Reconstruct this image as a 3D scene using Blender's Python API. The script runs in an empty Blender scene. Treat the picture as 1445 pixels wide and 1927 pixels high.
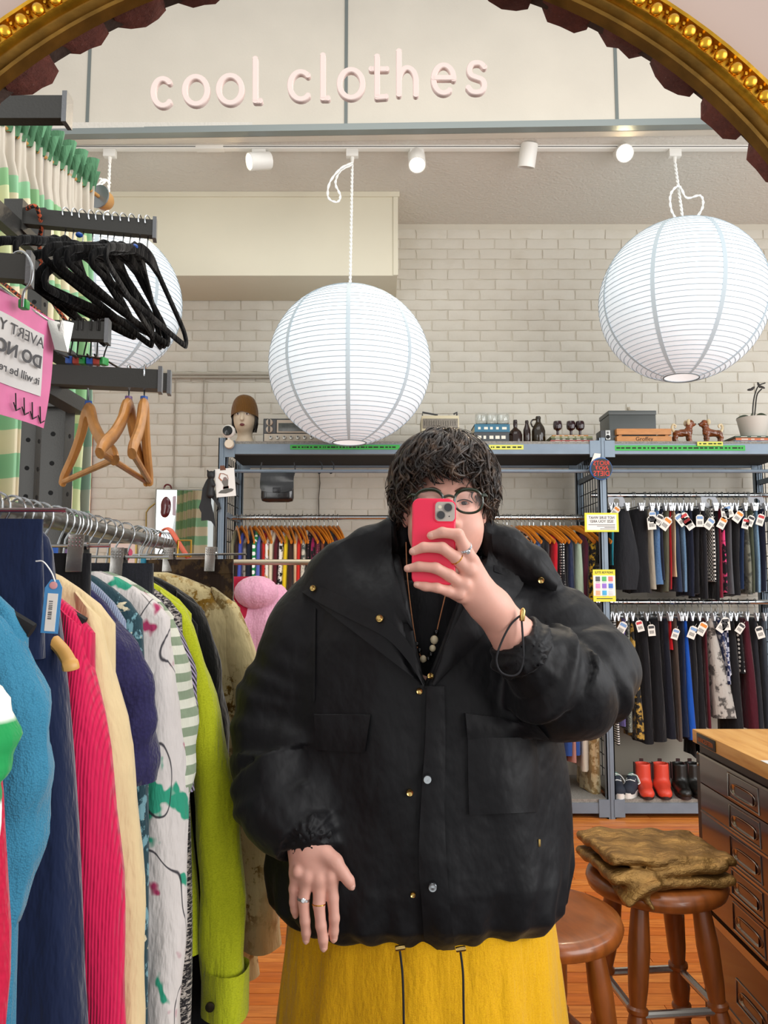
import bpy, bmesh, math, random
import numpy as np
from mathutils import Vector, Matrix
from mathutils.bvhtree import BVHTree

R = random.Random(11)
SC = bpy.context.scene
COL = SC.collection
PI = math.pi

# ------------------------------------------------------------------ camera, world, exposure
FPX, TILT, CAMZ = 1447.0, math.radians(5.4), 1.33
cam_d = bpy.data.cameras.new('camera')
cam = bpy.data.objects.new('camera', cam_d)
COL.objects.link(cam)
cam_d.sensor_fit = 'VERTICAL'
cam_d.sensor_height = 36.0
cam_d.lens = 36.0 * FPX / 1927.0
cam_d.clip_start = 0.02
cam.location = (0, 0, CAMZ)
cam.rotation_euler = (PI / 2 + TILT, 0, 0)
SC.camera = cam
SC.view_settings.view_transform = 'Standard'
SC.view_settings.look = 'None'
SC.view_settings.exposure = 0.05
SC.view_settings.gamma = 1.0
SC.view_settings.use_curve_mapping = False

W = bpy.data.worlds.new('world')
SC.world = W
W.use_nodes = True
W.node_tree.nodes['Background'].inputs[0].default_value = (0.975, 0.985, 0.975, 1)
W.node_tree.nodes['Background'].inputs[1].default_value = 0.82


def area_light(name, loc, target, sx, sy, power, col):
    l = bpy.data.lights.new(name, 'AREA')
    l.shape = 'RECTANGLE'
    l.size, l.size_y, l.energy, l.color = sx, sy, power, col
    o = bpy.data.objects.new(name, l)
    o.location = loc
    o.rotation_euler = (Vector(target) - Vector(loc)).to_track_quat('-Z', 'Y').to_euler()
    COL.objects.link(o)
    return o


# added area lights out of view, with no window or lamp built behind them
area_light('right_fill_light', (4.6, 1.2, 2.6), (0.3, 2.6, 1.3), 3.2, 2.2, 90, (0.97, 0.98, 1.0))  # added soft room light from the right
area_light('front_right_fill_light', (2.7, -0.7, 1.9), (0.0, 1.7, 1.0), 2.4, 2.4, 100, (0.99, 0.98, 0.97))  # added fill from front right to brighten the person
area_light('front_left_fill_light', (-2.3, -0.9, 2.0), (0.2, 1.8, 1.0), 1.8, 2.2, 40, (0.99, 0.98, 0.97))  # weaker added fill from front left, also for the person
area_light('overhead_fill_light', (0.4, 1.9, 4.5), (0.4, 2.1, 0), 3.0, 2.2, 45, (1.0, 0.98, 0.94))  # added light over the open front part, not a real ceiling lamp


def at(u, v, Y):
    """point on the vertical plane at distance Y that photo pixel (u, v) sees"""
    xc, yc = (u - 722.5) / FPX, (963.5 - v) / FPX
    dy = math.cos(TILT) - yc * math.sin(TILT)
    dz = math.sin(TILT) + yc * math.cos(TILT)
    return Vector((xc / dy * Y, Y, CAMZ + dz / dy * Y))


def ray(u, v):
    p = at(u, v, 1.0) - Vector((0, 0, CAMZ))
    return p.normalized()


# ------------------------------------------------------------------ colours and materials
def lin(h):
    h = h.lstrip('#')
    c = [int(h[i:i + 2], 16) / 255 for i in (0, 2, 4)]
    return tuple(x / 12.92 if x <= .04045 else ((x + .055) / 1.055) ** 2.4 for x in c) + (1,)


MATS = {}


class NT:
    def __init__(s, m):
        m.use_nodes = True
        s.t = m.node_tree
        s.b = s.t.nodes['Principled BSDF']
        s.out = s.t.nodes['Material Output']

    def n(s, typ, **kw):
        x = s.t.nodes.new(typ)
        for k, v in kw.items():
            if k.startswith('i_'):
                x.inputs[k[2:].replace('_', ' ')].default_value = v
            else:
                setattr(x, k, v)
        return x

    def l(s, a, b):
        s.t.links.new(a, b)

    def ramp(s, fac, stops, interp='LINEAR'):
        r = s.n('ShaderNodeValToRGB')
        r.color_ramp.interpolation = interp
        e = r.color_ramp.elements
        while len(e) < len(stops):
            e.new(0.5)
        for i, (p, c) in enumerate(stops):
            e[i].position, e[i].color = p, c
        s.l(fac, r.inputs[0])
        return r.outputs[0]

    def mix(s, f, a, b):
        m = s.n('ShaderNodeMix', data_type='RGBA')
        for sock, v in ((m.inputs[0], f), (m.inputs[6], a), (m.inputs[7], b)):
            if isinstance(v, (float, int, tuple)):
                sock.default_value = v
            else:
                s.l(v, sock)
        return m.outputs[2]

    def math(s, op, a, b=0.0):
        m = s.n('ShaderNodeMath', operation=op)
        for sock, v in ((m.inputs[0], a), (m.inputs[1], b)):
            if isinstance(v, (float, int)):
                sock.default_value = v
            else:
                s.l(v, sock)
        return m.outputs[0]

    def coord(s, scale=(1, 1, 1), rot=(0, 0, 0), kind='Object'):
        c = s.n('ShaderNodeTexCoord')
        m = s.n('ShaderNodeMapping')
        m.inputs['Scale'].default_value = scale
        m.inputs['Rotation'].default_value = rot
        s.l(c.outputs[kind], m.inputs[0])
        return m.outputs[0]

    def noise(s, vec, scale, detail=3, rough=.5, out=0):
        x = s.n('ShaderNodeTexNoise', i_Scale=scale, i_Detail=detail, i_Roughness=rough)
        s.l(vec, x.inputs['Vector'])
        return x.outputs[out]

    def wave(s, vec, scale, direction='X', dist=0.0, prof='SIN'):
        x = s.n('ShaderNodeTexWave', i_Scale=scale, i_Distortion=dist)
        x.bands_direction = direction
        x.wave_profile = prof
        s.l(vec, x.inputs['Vector'])
        return x.outputs['Fac']

    def bump(s, h, strength=.3, dist=.002):
        b = s.n('ShaderNodeBump', i_Strength=strength, i_Distance=dist)
        s.l(h, b.inputs['Height'])
        s.l(b.outputs[0], s.b.inputs['Normal'])


def mat(name, col='#808080', rough=.5, metal=0.0, vary=0.0, vscale=8.0, bump=0.0, bscale=60.0, bdist=.002,
        spec=None, coat=0.0, emit=0.0, sheen=0.0, trans=0.0, alpha=1.0, sss=0.0, stretch=(1, 1, 1)):
    if name in MATS:
        return MATS[name]
    m = bpy.data.materials.new(name)
    MATS[name] = m
    t = NT(m)
    c = lin(col) if isinstance(col, str) else col
    b = t.b.inputs
    b['Base Color'].default_value = c
    b['Roughness'].default_value = rough
    b['Metallic'].default_value = metal
    if spec is not None:
        b['Specular IOR Level'].default_value = spec
    if coat:
        b['Coat Weight'].default_value = coat
        b['Coat Roughness'].default_value = .12
    if emit:
        b['Emission Color'].default_value = c
        b['Emission Strength'].default_value = emit
    if sheen:
        b['Sheen Weight'].default_value = sheen
    if trans:
        b['Transmission Weight'].default_value = trans
    if alpha < 1:
        b['Alpha'].default_value = alpha
    if sss:
        b['Subsurface Weight'].default_value = sss
        b['Subsurface Radius'].default_value = (.012, .005, .003)
        b['Subsurface Scale'].default_value = 0.6
    if vary or bump:
        co = t.coord(stretch)
    if vary:
        n = t.noise(co, vscale, 4)
        d = tuple(x * (1 - vary) for x in c[:3]) + (1,)
        e = tuple(min(1, x * (1 + vary)) for x in c[:3]) + (1,)
        t.l(t.ramp(n, [(.3, d), (.7, e)]), b['Base Color'])
    if bump:
        t.bump(t.noise(co, bscale, 3), bump, bdist)
    return m


def cloth(name, col, col2=None, pat=None, rough=.85, scale=1.0, sheen=.25, metal=0.0, spec=.25):
    """woven fabric; pat adds the print or the knit"""
    if name in MATS:
        return MATS[name]
    m = bpy.data.materials.new(name)
    MATS[name] = m
    t = NT(m)
    c = lin(col)
    c2 = lin(col2) if col2 else tuple(x * .75 for x in c[:3]) + (1,)
    b = t.b.inputs
    b['Roughness'].default_value = rough
    b['Specular IOR Level'].default_value = spec
    b['Sheen Weight'].default_value = sheen
    b['Sheen Roughness'].default_value = .4
    b['Metallic'].default_value = metal
    co = t.coord((scale, scale, scale))
    soft = t.noise(co, 9, 3)
    base = t.mix(t.math('MULTIPLY', soft, .35), c, tuple(x * .72 for x in c[:3]) + (1,))
    h = t.noise(co, 420, 2)
    st = .12
    if pat == 'rib':
        w = t.wave(t.coord((scale, scale, scale)), 62, 'X')
        base = t.mix(t.ramp(w, [(.0, (1, 1, 1, 1)), (.5, (0, 0, 0, 1))]), base, c2)
        h, st = w, .6
    elif pat == 'stripe':
        w = t.wave(t.coord((scale, scale, scale)), 12, 'Z', .4)
        base = t.mix(t.ramp(w, [(.45, (0, 0, 0, 1)), (.55, (1, 1, 1, 1))]), base, c2)
    elif pat == 'vstripe':
        w = t.wave(t.coord((scale, scale, scale)), 22, 'DIAGONAL', .8)
        base = t.mix(t.ramp(w, [(.5, (0, 0, 0, 1)), (.6, (1, 1, 1, 1))]), base, c2)
    elif pat == 'dots':
        v = t.n('ShaderNodeTexVoronoi', i_Scale=24.0, i_Randomness=.15)
        t.l(co, v.inputs['Vector'])
        base = t.mix(t.ramp(v.outputs['Distance'], [(.30, (1, 1, 1, 1)), (.36, (0, 0, 0, 1))]), base, c2)
    elif pat == 'check':
        v = t.n('ShaderNodeTexChecker', i_Scale=70.0)
        t.l(co, v.inputs['Vector'])
        base = t.mix(v.outputs['Fac'], base, c2)
    elif pat == 'print':
        n1 = t.noise(co, 16, 5, .6)
        base = t.mix(t.ramp(n1, [(.50, (0, 0, 0, 1)), (.56, (1, 1, 1, 1))]), base, c2)
    elif pat == 'floral':
        n1 = t.noise(t.coord((scale, scale, scale * .7)), 13, 3, .5)
        n2 = t.noise(t.coord((scale * 1.3, scale, scale), (0, .4, 0)), 19, 2, .5)
        base = t.mix(t.ramp(n1, [(.565, (0, 0, 0, 1)), (.585, (1, 1, 1, 1))]), base, c2)
        base = t.mix(t.ramp(n2, [(.63, (0, 0, 0, 1)), (.69, (1, 1, 1, 1))]), base, lin('#a8355f'))
        ln = t.noise(t.coord((scale, scale, scale * .5)), 11, 1, .3)
        base = t.mix(t.ramp(ln, [(.492, (0, 0, 0, 1)), (.497, (1, 1, 1, 1)), (.503, (1, 1, 1, 1)), (.508, (0, 0, 0, 1))]),
                     base, lin('#2c2a33'))
    elif pat == 'leaf':
        n1 = t.noise(t.coord((scale * 2.2, scale, scale), (0, .6, 0)), 26, 4, .65)
        n2 = t.noise(t.coord((scale, scale, scale * 2), (0, -.6, 0)), 30, 3, .6)
        base = t.mix(t.ramp(n1, [(.56, (0, 0, 0, 1)), (.60, (1, 1, 1, 1))]), base, c2)
        base = t.mix(t.ramp(n2, [(.64, (0, 0, 0, 1)), (.68, (1, 1, 1, 1))]), base, lin('#cfc3a4'))
    elif pat == 'tweed':
        n1 = t.noise(t.coord((scale * 2, scale, scale * 5)), 60, 2, .8)
        base = t.mix(t.ramp(n1, [(.48, (0, 0, 0, 1)), (.6, (1, 1, 1, 1))]), base, c2)
        h, st = n1, .7
    elif pat == 'brocade':
        n1 = t.noise(co, 46, 5, .7)
        n0 = t.noise(co, 9, 2, .5)
        f = t.math('MULTIPLY', t.ramp(n1, [(.50, (0, 0, 0, 1)), (.56, (1, 1, 1, 1))]),
                   t.ramp(n0, [(.44, (0, 0, 0, 1)), (.54, (1, 1, 1, 1))]))
        base = t.mix(f, base, c2)
        t.l(t.math('MULTIPLY', f, .7), b['Metallic'])
        t.l(t.ramp(f, [(0, (.85, .85, .85, 1)), (1, (.35, .35, .35, 1))]), b['Roughness'])
        h, st = f, .5
    elif pat == 'knit':
        v = t.n('ShaderNodeTexVoronoi', i_Scale=150.0)
        t.l(co, v.inputs['Vector'])
        h, st = v.outputs['Distance'], .6
        base = t.mix(t.math('MULTIPLY', v.outputs['Distance'], .8), base, c2)
    t.l(base, b['Base Color'])
    wr = t.noise(t.coord((1.5, 1.5, .45)), 13, 4, .55)
    b1 = t.n('ShaderNodeBump', i_Strength=.55, i_Distance=.03)
    t.l(wr, b1.inputs['Height'])
    b2 = t.n('ShaderNodeBump', i_Strength=st, i_Distance=.0015)
    t.l(h, b2.inputs['Height'])
    t.l(b1.outputs[0], b2.inputs['Normal'])
    t.l(b2.outputs[0], b['Normal'])
    return m


# ------------------------------------------------------------------ mesh helpers
class MB:
    def __init__(s):
        s.v, s.f, s.m = [], [], []

    def add(s, v, f, mi=0):
        o = len(s.v)
        s.v += [tuple(p) for p in v]
        s.f += [tuple(i + o for i in q) for q in f]
        s.m += [mi] * len(f)
        return s

    def box(s, lo, hi, mi=0, bev=0.0):
        (x0, y0, z0), (x1, y1, z1) = lo, hi
        if bev <= 0:
            v = [(x0, y0, z0), (x1, y0, z0), (x1, y1, z0), (x0, y1, z0), (x0, y0, z1), (x1, y0, z1), (x1, y1, z1), (x0, y1, z1)]
            f = [(0, 3, 2, 1), (4, 5, 6, 7), (0, 1, 5, 4), (1, 2, 6, 5), (2, 3, 7, 6), (3, 0, 4, 7)]
            return s.add(v, f, mi)
        bm = bmesh.new()
        bmesh.ops.create_cube(bm, size=1)
        for w in bm.verts:
            w.co = Vector(((x0 + x1) / 2 + w.co.x * (x1 - x0), (y0 + y1) / 2 + w.co.y * (y1 - y0), (z0 + z1) / 2 + w.co.z * (z1 - z0)))
        bmesh.ops.bevel(bm, geom=list(bm.edges), offset=bev, segments=2, affect='EDGES', profile=.7)
        bm.verts.index_update()
        s.add([w.co[:] for w in bm.verts], [[w.index for w in q.verts] for q in bm.faces], mi)
        bm.free()
        return s

    def obox(s, c, ax, ay, az, mi=0, bev=0.0):
        """box with centre c and half-extent vectors"""
        c, ax, ay, az = map(Vector, (c, ax, ay, az))
        t = MB().box((-1, -1, -1), (1, 1, 1))
        if bev:
            lx, ly, lz = ax.length, ay.length, az.length
            t = MB().box((-lx, -ly, -lz), (lx, ly, lz), 0, bev)
            ax, ay, az = ax / lx, ay / ly, az / lz
        return s.add([c + ax * p[0] + ay * p[1] + az * p[2] for p in t.v], t.f, mi)

    def tube(s, pts, rad, n=8, mi=0, cap=True, flat=1.0, up=None, closed=False):
        pts = [Vector(p) for p in pts]
        k = len(pts)
        if not hasattr(rad, '__len__'):
            rad = [rad] * k
        o = len(s.v)
        prev = Vector(up) if up else None
        for i, p in enumerate(pts):
            if closed:
                d = pts[(i + 1) % k] - pts[i - 1]
            else:
                d = pts[min(i + 1, k - 1)] - pts[max(i - 1, 0)]
            if d.length < 1e-9:
                d = Vector((0, 0, 1))
            d.normalize()
            if prev is None:
                prev = d.orthogonal()
            a = prev - d * prev.dot(d)
            if a.length < 1e-6:
                a = d.orthogonal()
            a.normalize()
            b = d.cross(a)
            prev = a
            for j in range(n):
                w = 2 * PI * j / n
                s.v.append(tuple(p + (a * math.cos(w) + b * math.sin(w) * flat) * rad[i]))
        for i in range(k if closed else k - 1):
            i2 = (i + 1) % k
            for j in range(n):
                j2 = (j + 1) % n
                s.f.append((o + i * n + j, o + i * n + j2, o + i2 * n + j2, o + i2 * n + j))
                s.m.append(mi)
        if cap and not closed:
            s.f.append(tuple(o + j for j in range(n - 1, -1, -1)))
            s.f.append(tuple(o + (k - 1) * n + j for j in range(n)))
            s.m += [mi, mi]
        return s

    def lathe(s, c, prof, n=24, mi=0, axis=(0, 0, 1), cap=True):
        """prof = [(radius, height)] around axis through c"""
        c, ax = Vector(c), Vector(axis).normalized()
        a = ax.orthogonal().normalized() if abs(ax.z) < .999 else Vector((1, 0, 0))
        b = ax.cross(a)
        o, k = len(s.v), len(prof)
        for r, h in prof:
            for j in range(n):
                w = 2 * PI * j / n
                s.v.append(tuple(c + ax * h + (a * math.cos(w) + b * math.sin(w)) * r))
        for i in range(k - 1):
            for j in range(n):
                j2 = (j + 1) % n
                s.f.append((o + i * n + j, o + i * n + j2, o + (i + 1) * n + j2, o + (i + 1) * n + j))
                s.m.append(mi)
        if cap:
            s.f.append(tuple(o + j for j in range(n - 1, -1, -1)))
            s.f.append(tuple(o + (k - 1) * n + j for j in range(n)))
            s.m += [mi, mi]
        return s

    def prism(s, poly, d, mi=0):
        """closed polygon (3-D points) pushed along vector d"""
        d = Vector(d)
        p = [Vector(q) for q in poly]
        n = len(p)
        return s.add(p + [q + d for q in p],
                     [tuple(range(n - 1, -1, -1)), tuple(range(n, 2 * n))] + [(i, (i + 1) % n, n + (i + 1) % n, n + i) for i in range(n)], mi)

    def grid(s, P, mi=0, closed_u=False, thick=0.0, nrm=None):
        """P[i][j] points"""
        o, a, b = len(s.v), len(P), len(P[0])
        for row in P:
            s.v += [tuple(q) for q in row]
        for i in range(a - 1):
            for j in range(b if closed_u else b - 1):
                j2 = (j + 1) % b
                s.f.append((o + i * b + j, o + i * b + j2, o + (i + 1) * b + j2, o + (i + 1) * b + j))
                s.m.append(mi)
        return s

    def sheet(s, P, d, mi=0):
        """grid of points given thickness d (vector)"""
        d = Vector(d)
        a, b = len(P), len(P[0])
        Q = [[Vector(q) + d for q in row] for row in P]
        o = len(s.v)
        s.grid(P, mi)
        o2 = len(s.v)
        s.v += [tuple(q) for row in Q for q in row]
        for i in range(a - 1):
            for j in range(b - 1):
                s.f.append((o2 + i * b + j, o2 + (i + 1) * b + j, o2 + (i + 1) * b + j + 1, o2 + i * b + j + 1))
                s.m.append(mi)
        rim = [(0, j) for j in range(b)] + [(i, b - 1) for i in range(1, a)] + [(a - 1, j) for j in range(b - 2, -1, -1)] + [(i, 0) for i in range(a - 2, 0, -1)]
        for k in range(len(rim)):
            (i, j), (i2, j2) = rim[k], rim[(k + 1) % len(rim)]
            s.f.append((o + i * b + j, o2 + i * b + j, o2 + i2 * b + j2, o + i2 * b + j2))
            s.m.append(mi)
        return s

    def sphere(s, c, r, n=12, k=8, mi=0, sc=(1, 1, 1)):
        c = Vector(c)
        pr = [(max(1e-4, math.sin(PI * i / k)) * r, -math.cos(PI * i / k) * r) for i in range(k + 1)]
        o = len(s.v)
        s.lathe((0, 0, 0), pr, n, mi)
        for i in range(o, len(s.v)):
            p = s.v[i]
            s.v[i] = (c.x + p[0] * sc[0], c.y + p[1] * sc[1], c.z + p[2] * sc[2])
        return s

    def xf(s, M):
        s.v = [tuple(M @ Vector(p)) for p in s.v]
        return s

    def mesh(s, name, mats, smooth=True, ang=35):
        me = bpy.data.meshes.new(name)
        me.from_pydata(s.v, [], s.f)
        for m in (mats if isinstance(mats, (list, tuple)) else [mats]):
            me.materials.append(m)
        if max(s.m, default=0) > 0:
            me.polygons.foreach_set('material_index', s.m)
        if smooth:
            shade(me, ang)
        return me

    def build(s, name, mats, parent=None, smooth=True, ang=35, loc=None):
        return obj(name, s.mesh(name, mats, smooth, ang), parent, loc)


def shade(me, ang=35):
    me.polygons.foreach_set('use_smooth', [True] * len(me.polygons))
    if ang < 180:
        try:
            me.set_sharp_from_angle(angle=math.radians(ang))
        except Exception:
            pass


def obj(name, me, parent=None, loc=None):
    o = bpy.data.objects.new(name, me)
    COL.objects.link(o)
    if parent is not None:
        o.parent = parent
    if loc is not None:
        o.location = loc
    return o


def tag(o, label=None, cat=None, group=None, kind=None):
    for k, v in (('label', label), ('category', cat), ('group', group), ('kind', kind)):
        if v:
            o[k] = v
    return o


def thing(name, label, cat, loc=(0, 0, 0), group=None):
    o = obj(name, None)
    o.location = loc
    o.empty_display_size = .02
    return tag(o, label, cat, group)


def struct(o):
    o['kind'] = 'structure'
    return o


def copy_tree(o, parent=None):
    c = o.copy()
    COL.objects.link(c)
    c.parent = parent
    for ch in list(o.children):
        copy_tree(ch, c)
    return c


def text_mesh(txt, size, depth=0.0, bold=0.0, align='CENTER', res=3):
    cu = bpy.data.curves.new('txt', 'FONT')
    cu.body, cu.size, cu.extrude, cu.offset, cu.align_x, cu.resolution_u = txt, size, depth, bold, align, res
    o = bpy.data.objects.new('txt', cu)
    COL.objects.link(o)
    dg = bpy.context.evaluated_depsgraph_get()
    me = bpy.data.meshes.new_from_object(o.evaluated_get(dg))
    v = [w.co[:] for w in me.vertices]
    f = [list(p.vertices) for p in me.polygons]
    bpy.data.objects.remove(o)
    bpy.data.curves.remove(cu)
    bpy.data.meshes.remove(me)
    return v, f


def put_text(mb, txt, size, org, ux, uz, un, mi=0, depth=.0006, bold=0.0, align='CENTER', mirror=False, maxw=None):
    """flat raised print on a surface: org + ux*x + uz*y + un*z"""
    v, f = text_mesh(txt, size, depth, bold, align)
    org, ux, uz, un = Vector(org), Vector(ux), Vector(uz), Vector(un)
    sg = -1 if mirror else 1
    k = 1.0
    if maxw and v:
        w = max(p[0] for p in v) - min(p[0] for p in v)
        k = min(1.0, maxw / w)
    mb.add([org + ux * (p[0] * sg * k) + uz * p[1] + un * (p[2] + depth) for p in v], [q[::-1] if mirror else q for q in f], mi)
    return mb


def smooth_path(pts, n=6, closed=False):
    """Catmull-Rom through pts"""
    p = [Vector(q) for q in pts]
    k = len(p)
    out = []
    for i in range(k if closed else k - 1):
        a = p[(i - 1) % k] if closed or i > 0 else p[0] * 2 - p[1]
        b, c = p[i], p[(i + 1) % k]
        d = p[(i + 2) % k] if closed or i + 2 < k else c * 2 - b
        for j in range(n):
            t = j / n
            out.append(.5 * ((2 * b) + (c - a) * t + (2 * a - 5 * b + 4 * c - d) * t * t + (3 * b - a - 3 * c + d) * t ** 3))
    if not closed:
        out.append(p[-1])
    return out


def interp(x, xs, ys):
    return float(np.interp(x, xs, ys))


# ------------------------------------------------------------------ distance-field surfaces
def smin(a, b, k):
    h = np.clip(.5 + .5 * (b - a) / k, 0, 1)
    return b + (a - b) * h - k * h * (1 - h)


def smax(a, b, k):
    return -smin(-a, -b, k)


def d_caps(P, a, b, ra, rb):
    a, b = np.array(a, dtype=np.float32), np.array(b, dtype=np.float32)
    ba = b - a
    t = np.clip((P - a) @ ba / max(1e-9, float(ba @ ba)), 0, 1)
    return np.linalg.norm(P - a - t[:, None] * ba, axis=1) - (ra + (rb - ra) * t)


def d_ell(P, c, r, M=None):
    q = P - np.array(c, dtype=np.float32)
    if M is not None:
        q = q @ np.array(M, dtype=np.float32)
    r = np.array(r, dtype=np.float32)
    k0 = np.linalg.norm(q / r, axis=1)
    k1 = np.linalg.norm(q / (r * r), axis=1)
    return k0 * (k0 - 1) / np.maximum(k1, 1e-6)


def sdf_mesh(func, lo, hi, h, B=10):
    lo, hi = np.array(lo, dtype=np.float32), np.array(hi, dtype=np.float32)
    nb = np.maximum(1, np.ceil((hi - lo) / (h * B)).astype(int))
    n = nb * B + 1
    D = np.ones(n, dtype=np.float32)
    bi = np.stack(np.meshgrid(*[np.arange(k) for k in nb], indexing='ij'), -1).reshape(-1, 3)
    cen = lo + (bi + .5) * B * h
    dc = func(cen.astype(np.float32))
    g = np.stack(np.meshgrid(*[np.arange(B + 1)] * 3, indexing='ij'), -1).reshape(-1, 3)
    lim = B * h * 1.15 + h * 2
    near = np.abs(dc) < lim
    for k in np.nonzero(~near)[0]:
        i, j, l = bi[k] * B
        D[i:i + B + 1, j:j + B + 1, l:l + B + 1] = np.sign(dc[k])
    idx = np.nonzero(near)[0]
    CH = 150
    for s in range(0, len(idx), CH):
        ks = idx[s:s + CH]
        P = (lo + (bi[ks][:, None, :] * B + g[None]) * h).reshape(-1, 3).astype(np.float32)
        d = func(P).reshape(len(ks), B + 1, B + 1, B + 1)
        for q, k in enumerate(ks):
            i, j, l = bi[k] * B
            D[i:i + B + 1, j:j + B + 1, l:l + B + 1] = d[q]
    S = D < 0
    cs = np.zeros(n - 1, dtype=np.int8)
    for a in (0, 1):
        for b in (0, 1):
            for c in (0, 1):
                cs += S[a:n[0] - 1 + a, b:n[1] - 1 + b, c:n[2] - 1 + c]
    act = (cs > 0) & (cs < 8)
    cells = np.argwhere(act)
    vid = -np.ones(n - 1, dtype=np.int64)
    vid[act] = np.arange(len(cells))
    acc = np.zeros((len(cells), 3))
    cnt = np.zeros(len(cells))
    cor = [(a, b, c) for a in (0, 1) for b in (0, 1) for c in (0, 1)]
    for A in cor:
        for ax in range(3):
            if A[ax]:
                continue
            Bc = list(A)
            Bc[ax] = 1
            ia, ib = cells + np.array(A), cells + np.array(Bc)
            da, db = D[tuple(ia.T)], D[tuple(ib.T)]
            x = (da < 0) != (db < 0)
            t = da[x] / (da[x] - db[x])
            acc[x] += ia[x] + t[:, None] * (ib[x] - ia[x])
            cnt[x] += 1
    V = lo + acc / np.maximum(cnt, 1)[:, None] * h
    F = []
    for ax in range(3):
        u, w = (ax + 1) % 3, (ax + 2) % 3
        sl0 = [slice(None)] * 3
        sl1 = [slice(None)] * 3
        sl0[ax], sl1[ax] = slice(0, -1), slice(1, None)
        for sgn in (0, 1):
            s0, s1 = S[tuple(sl0)], S[tuple(sl1)]
            e = np.argwhere((s0 & ~s1) if sgn == 0 else (~s0 & s1))
            e = e[(e[:, u] > 0) & (e[:, w] > 0) & (e[:, u] < n[u] - 1) & (e[:, w] < n[w] - 1)]
            if not len(e):
                continue

            def cid(du, dw):
                q = e.copy()
                q[:, u] -= du
                q[:, w] -= dw
                return vid[tuple(q.T)]
            quad = [cid(1, 1), cid(0, 1), cid(0, 0), cid(1, 0)]
            if sgn:
                quad = quad[::-1]
            F.append(np.stack(quad, 1))
    F = np.concatenate(F)
    F = F[(F >= 0).all(1)]
    return V, F


def relax(V, F, it=2, k=.5):
    E = np.concatenate([F[:, [0, 1]], F[:, [1, 2]], F[:, [2, 3]], F[:, [3, 0]]])
    for _ in range(it):
        s = np.zeros_like(V)
        c = np.zeros(len(V))
        for q in (0, 1, 2):
            s[:, q] = np.bincount(E[:, 0], V[E[:, 1], q], len(V)) + np.bincount(E[:, 1], V[E[:, 0], q], len(V))
        c = np.bincount(E[:, 0], minlength=len(V)) + np.bincount(E[:, 1], minlength=len(V))
        V = V + k * (s / np.maximum(c, 1)[:, None] - V)
    return V


def np_mesh(name, V, F, mats, ang=180):
    me = bpy.data.meshes.new(name)
    me.from_pydata(V.tolist(), [], F.tolist())
    for m in (mats if isinstance(mats, (list, tuple)) else [mats]):
        me.materials.append(m)
    shade(me, ang)
    return me

# ================================================================== THE SETTING
BACKY, CEIL = 5.2, 3.86

# --- floor: boards running across the view
M_plank = bpy.data.materials.new('orange_floorboard')
t = NT(M_plank)
oi = t.n('ShaderNodeObjectInfo')
co = t.coord((1.2, 14, 14))
g = t.noise(co, 6, 6, .65)
cA = t.ramp(oi.outputs['Random'], [(0, lin('#d87226')), (.4, lin('#e68634')), (.75, lin('#ee9644')), (1, lin('#da701e'))])
cB = t.mix(t.ramp(g, [(.35, (0, 0, 0, 1)), (.75, (1, 1, 1, 1))]), cA, lin('#b4581a'))
t.l(cB, t.b.inputs['Base Color'])
t.b.inputs['Roughness'].default_value = .38
t.b.inputs['Coat Weight'].default_value = .08
t.bump(g, .12, .001)
floor = struct(MB().box((-3.4, -0.6, -.05), (4.2, 5.3, -.012)).build('floor', mat('floor_gap', '#2a1206', .9)))
plank_me = {}
y = 1.6
row = 0
while y < BACKY:
    x = -3.3 - R.random() * .9 if y > 2.6 else -1.7 - R.random() * .9
    while x < 2.75:
        L = R.choice((.5, .8, 1.1, 1.5))
        if L not in plank_me:
            plank_me[L] = MB().box((.001, .001, -.012), (L - .001, .0685, 0), 0, .002).mesh('plank', M_plank)
        obj('plank', plank_me[L], floor, (x, y, R.uniform(-.0006, .0006)))
        x += L
    y += .07
    row += 1

# --- back wall: painted brick
M_brick = bpy.data.materials.new('white_painted_brick')
t = NT(M_brick)
oi = t.n('ShaderNodeObjectInfo')
co = t.coord((1, 1, 1))
n1, n2 = t.noise(co, 7, 4), t.noise(co, 38, 5, .7)
c = t.ramp(oi.outputs['Random'], [(0, lin('#d0cabd')), (1, lin('#d6d1c5'))])
c = t.mix(t.ramp(n1, [(.45, (0, 0, 0, 1)), (.8, (.5, .5, .5, 1))]), c, lin('#c3baa8'))
c = t.mix(t.ramp(n2, [(.70, (0, 0, 0, 1)), (.76, (1, 1, 1, 1))]), c, lin('#a59783'))
t.l(c, t.b.inputs['Base Color'])
t.b.inputs['Roughness'].default_value = .75
t.bump(t.noise(co, 30, 5, .6), .5, .004)
wall = struct(MB().box((-3.4, BACKY + .006, 0), (4.2, BACKY + .15, 4.2)).build('wall_back', mat('painted_mortar', '#cbc4b5', .9, bump=.4, bscale=40)))
bl, bh, pl, ph = .213, .066, .222, .0735
variants = []
for k in range(5):
    b = MB()
    n = 4
    P = [[((j / n - .5) * bl + R.uniform(-.004, .004), -.004 + R.uniform(-.0022, .0022) + (.006 if i in (0, 2) or j in (0, n) else 0),
           (i / 2 - .5) * bh + R.uniform(-.003, .003)) for j in range(n + 1)] for i in range(3)]
    b.sheet(P, (0, .02, 0))
    variants.append(b)
v_me = [b.mesh('brick', M_brick, True, 60) for b in variants]
spots = []
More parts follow.
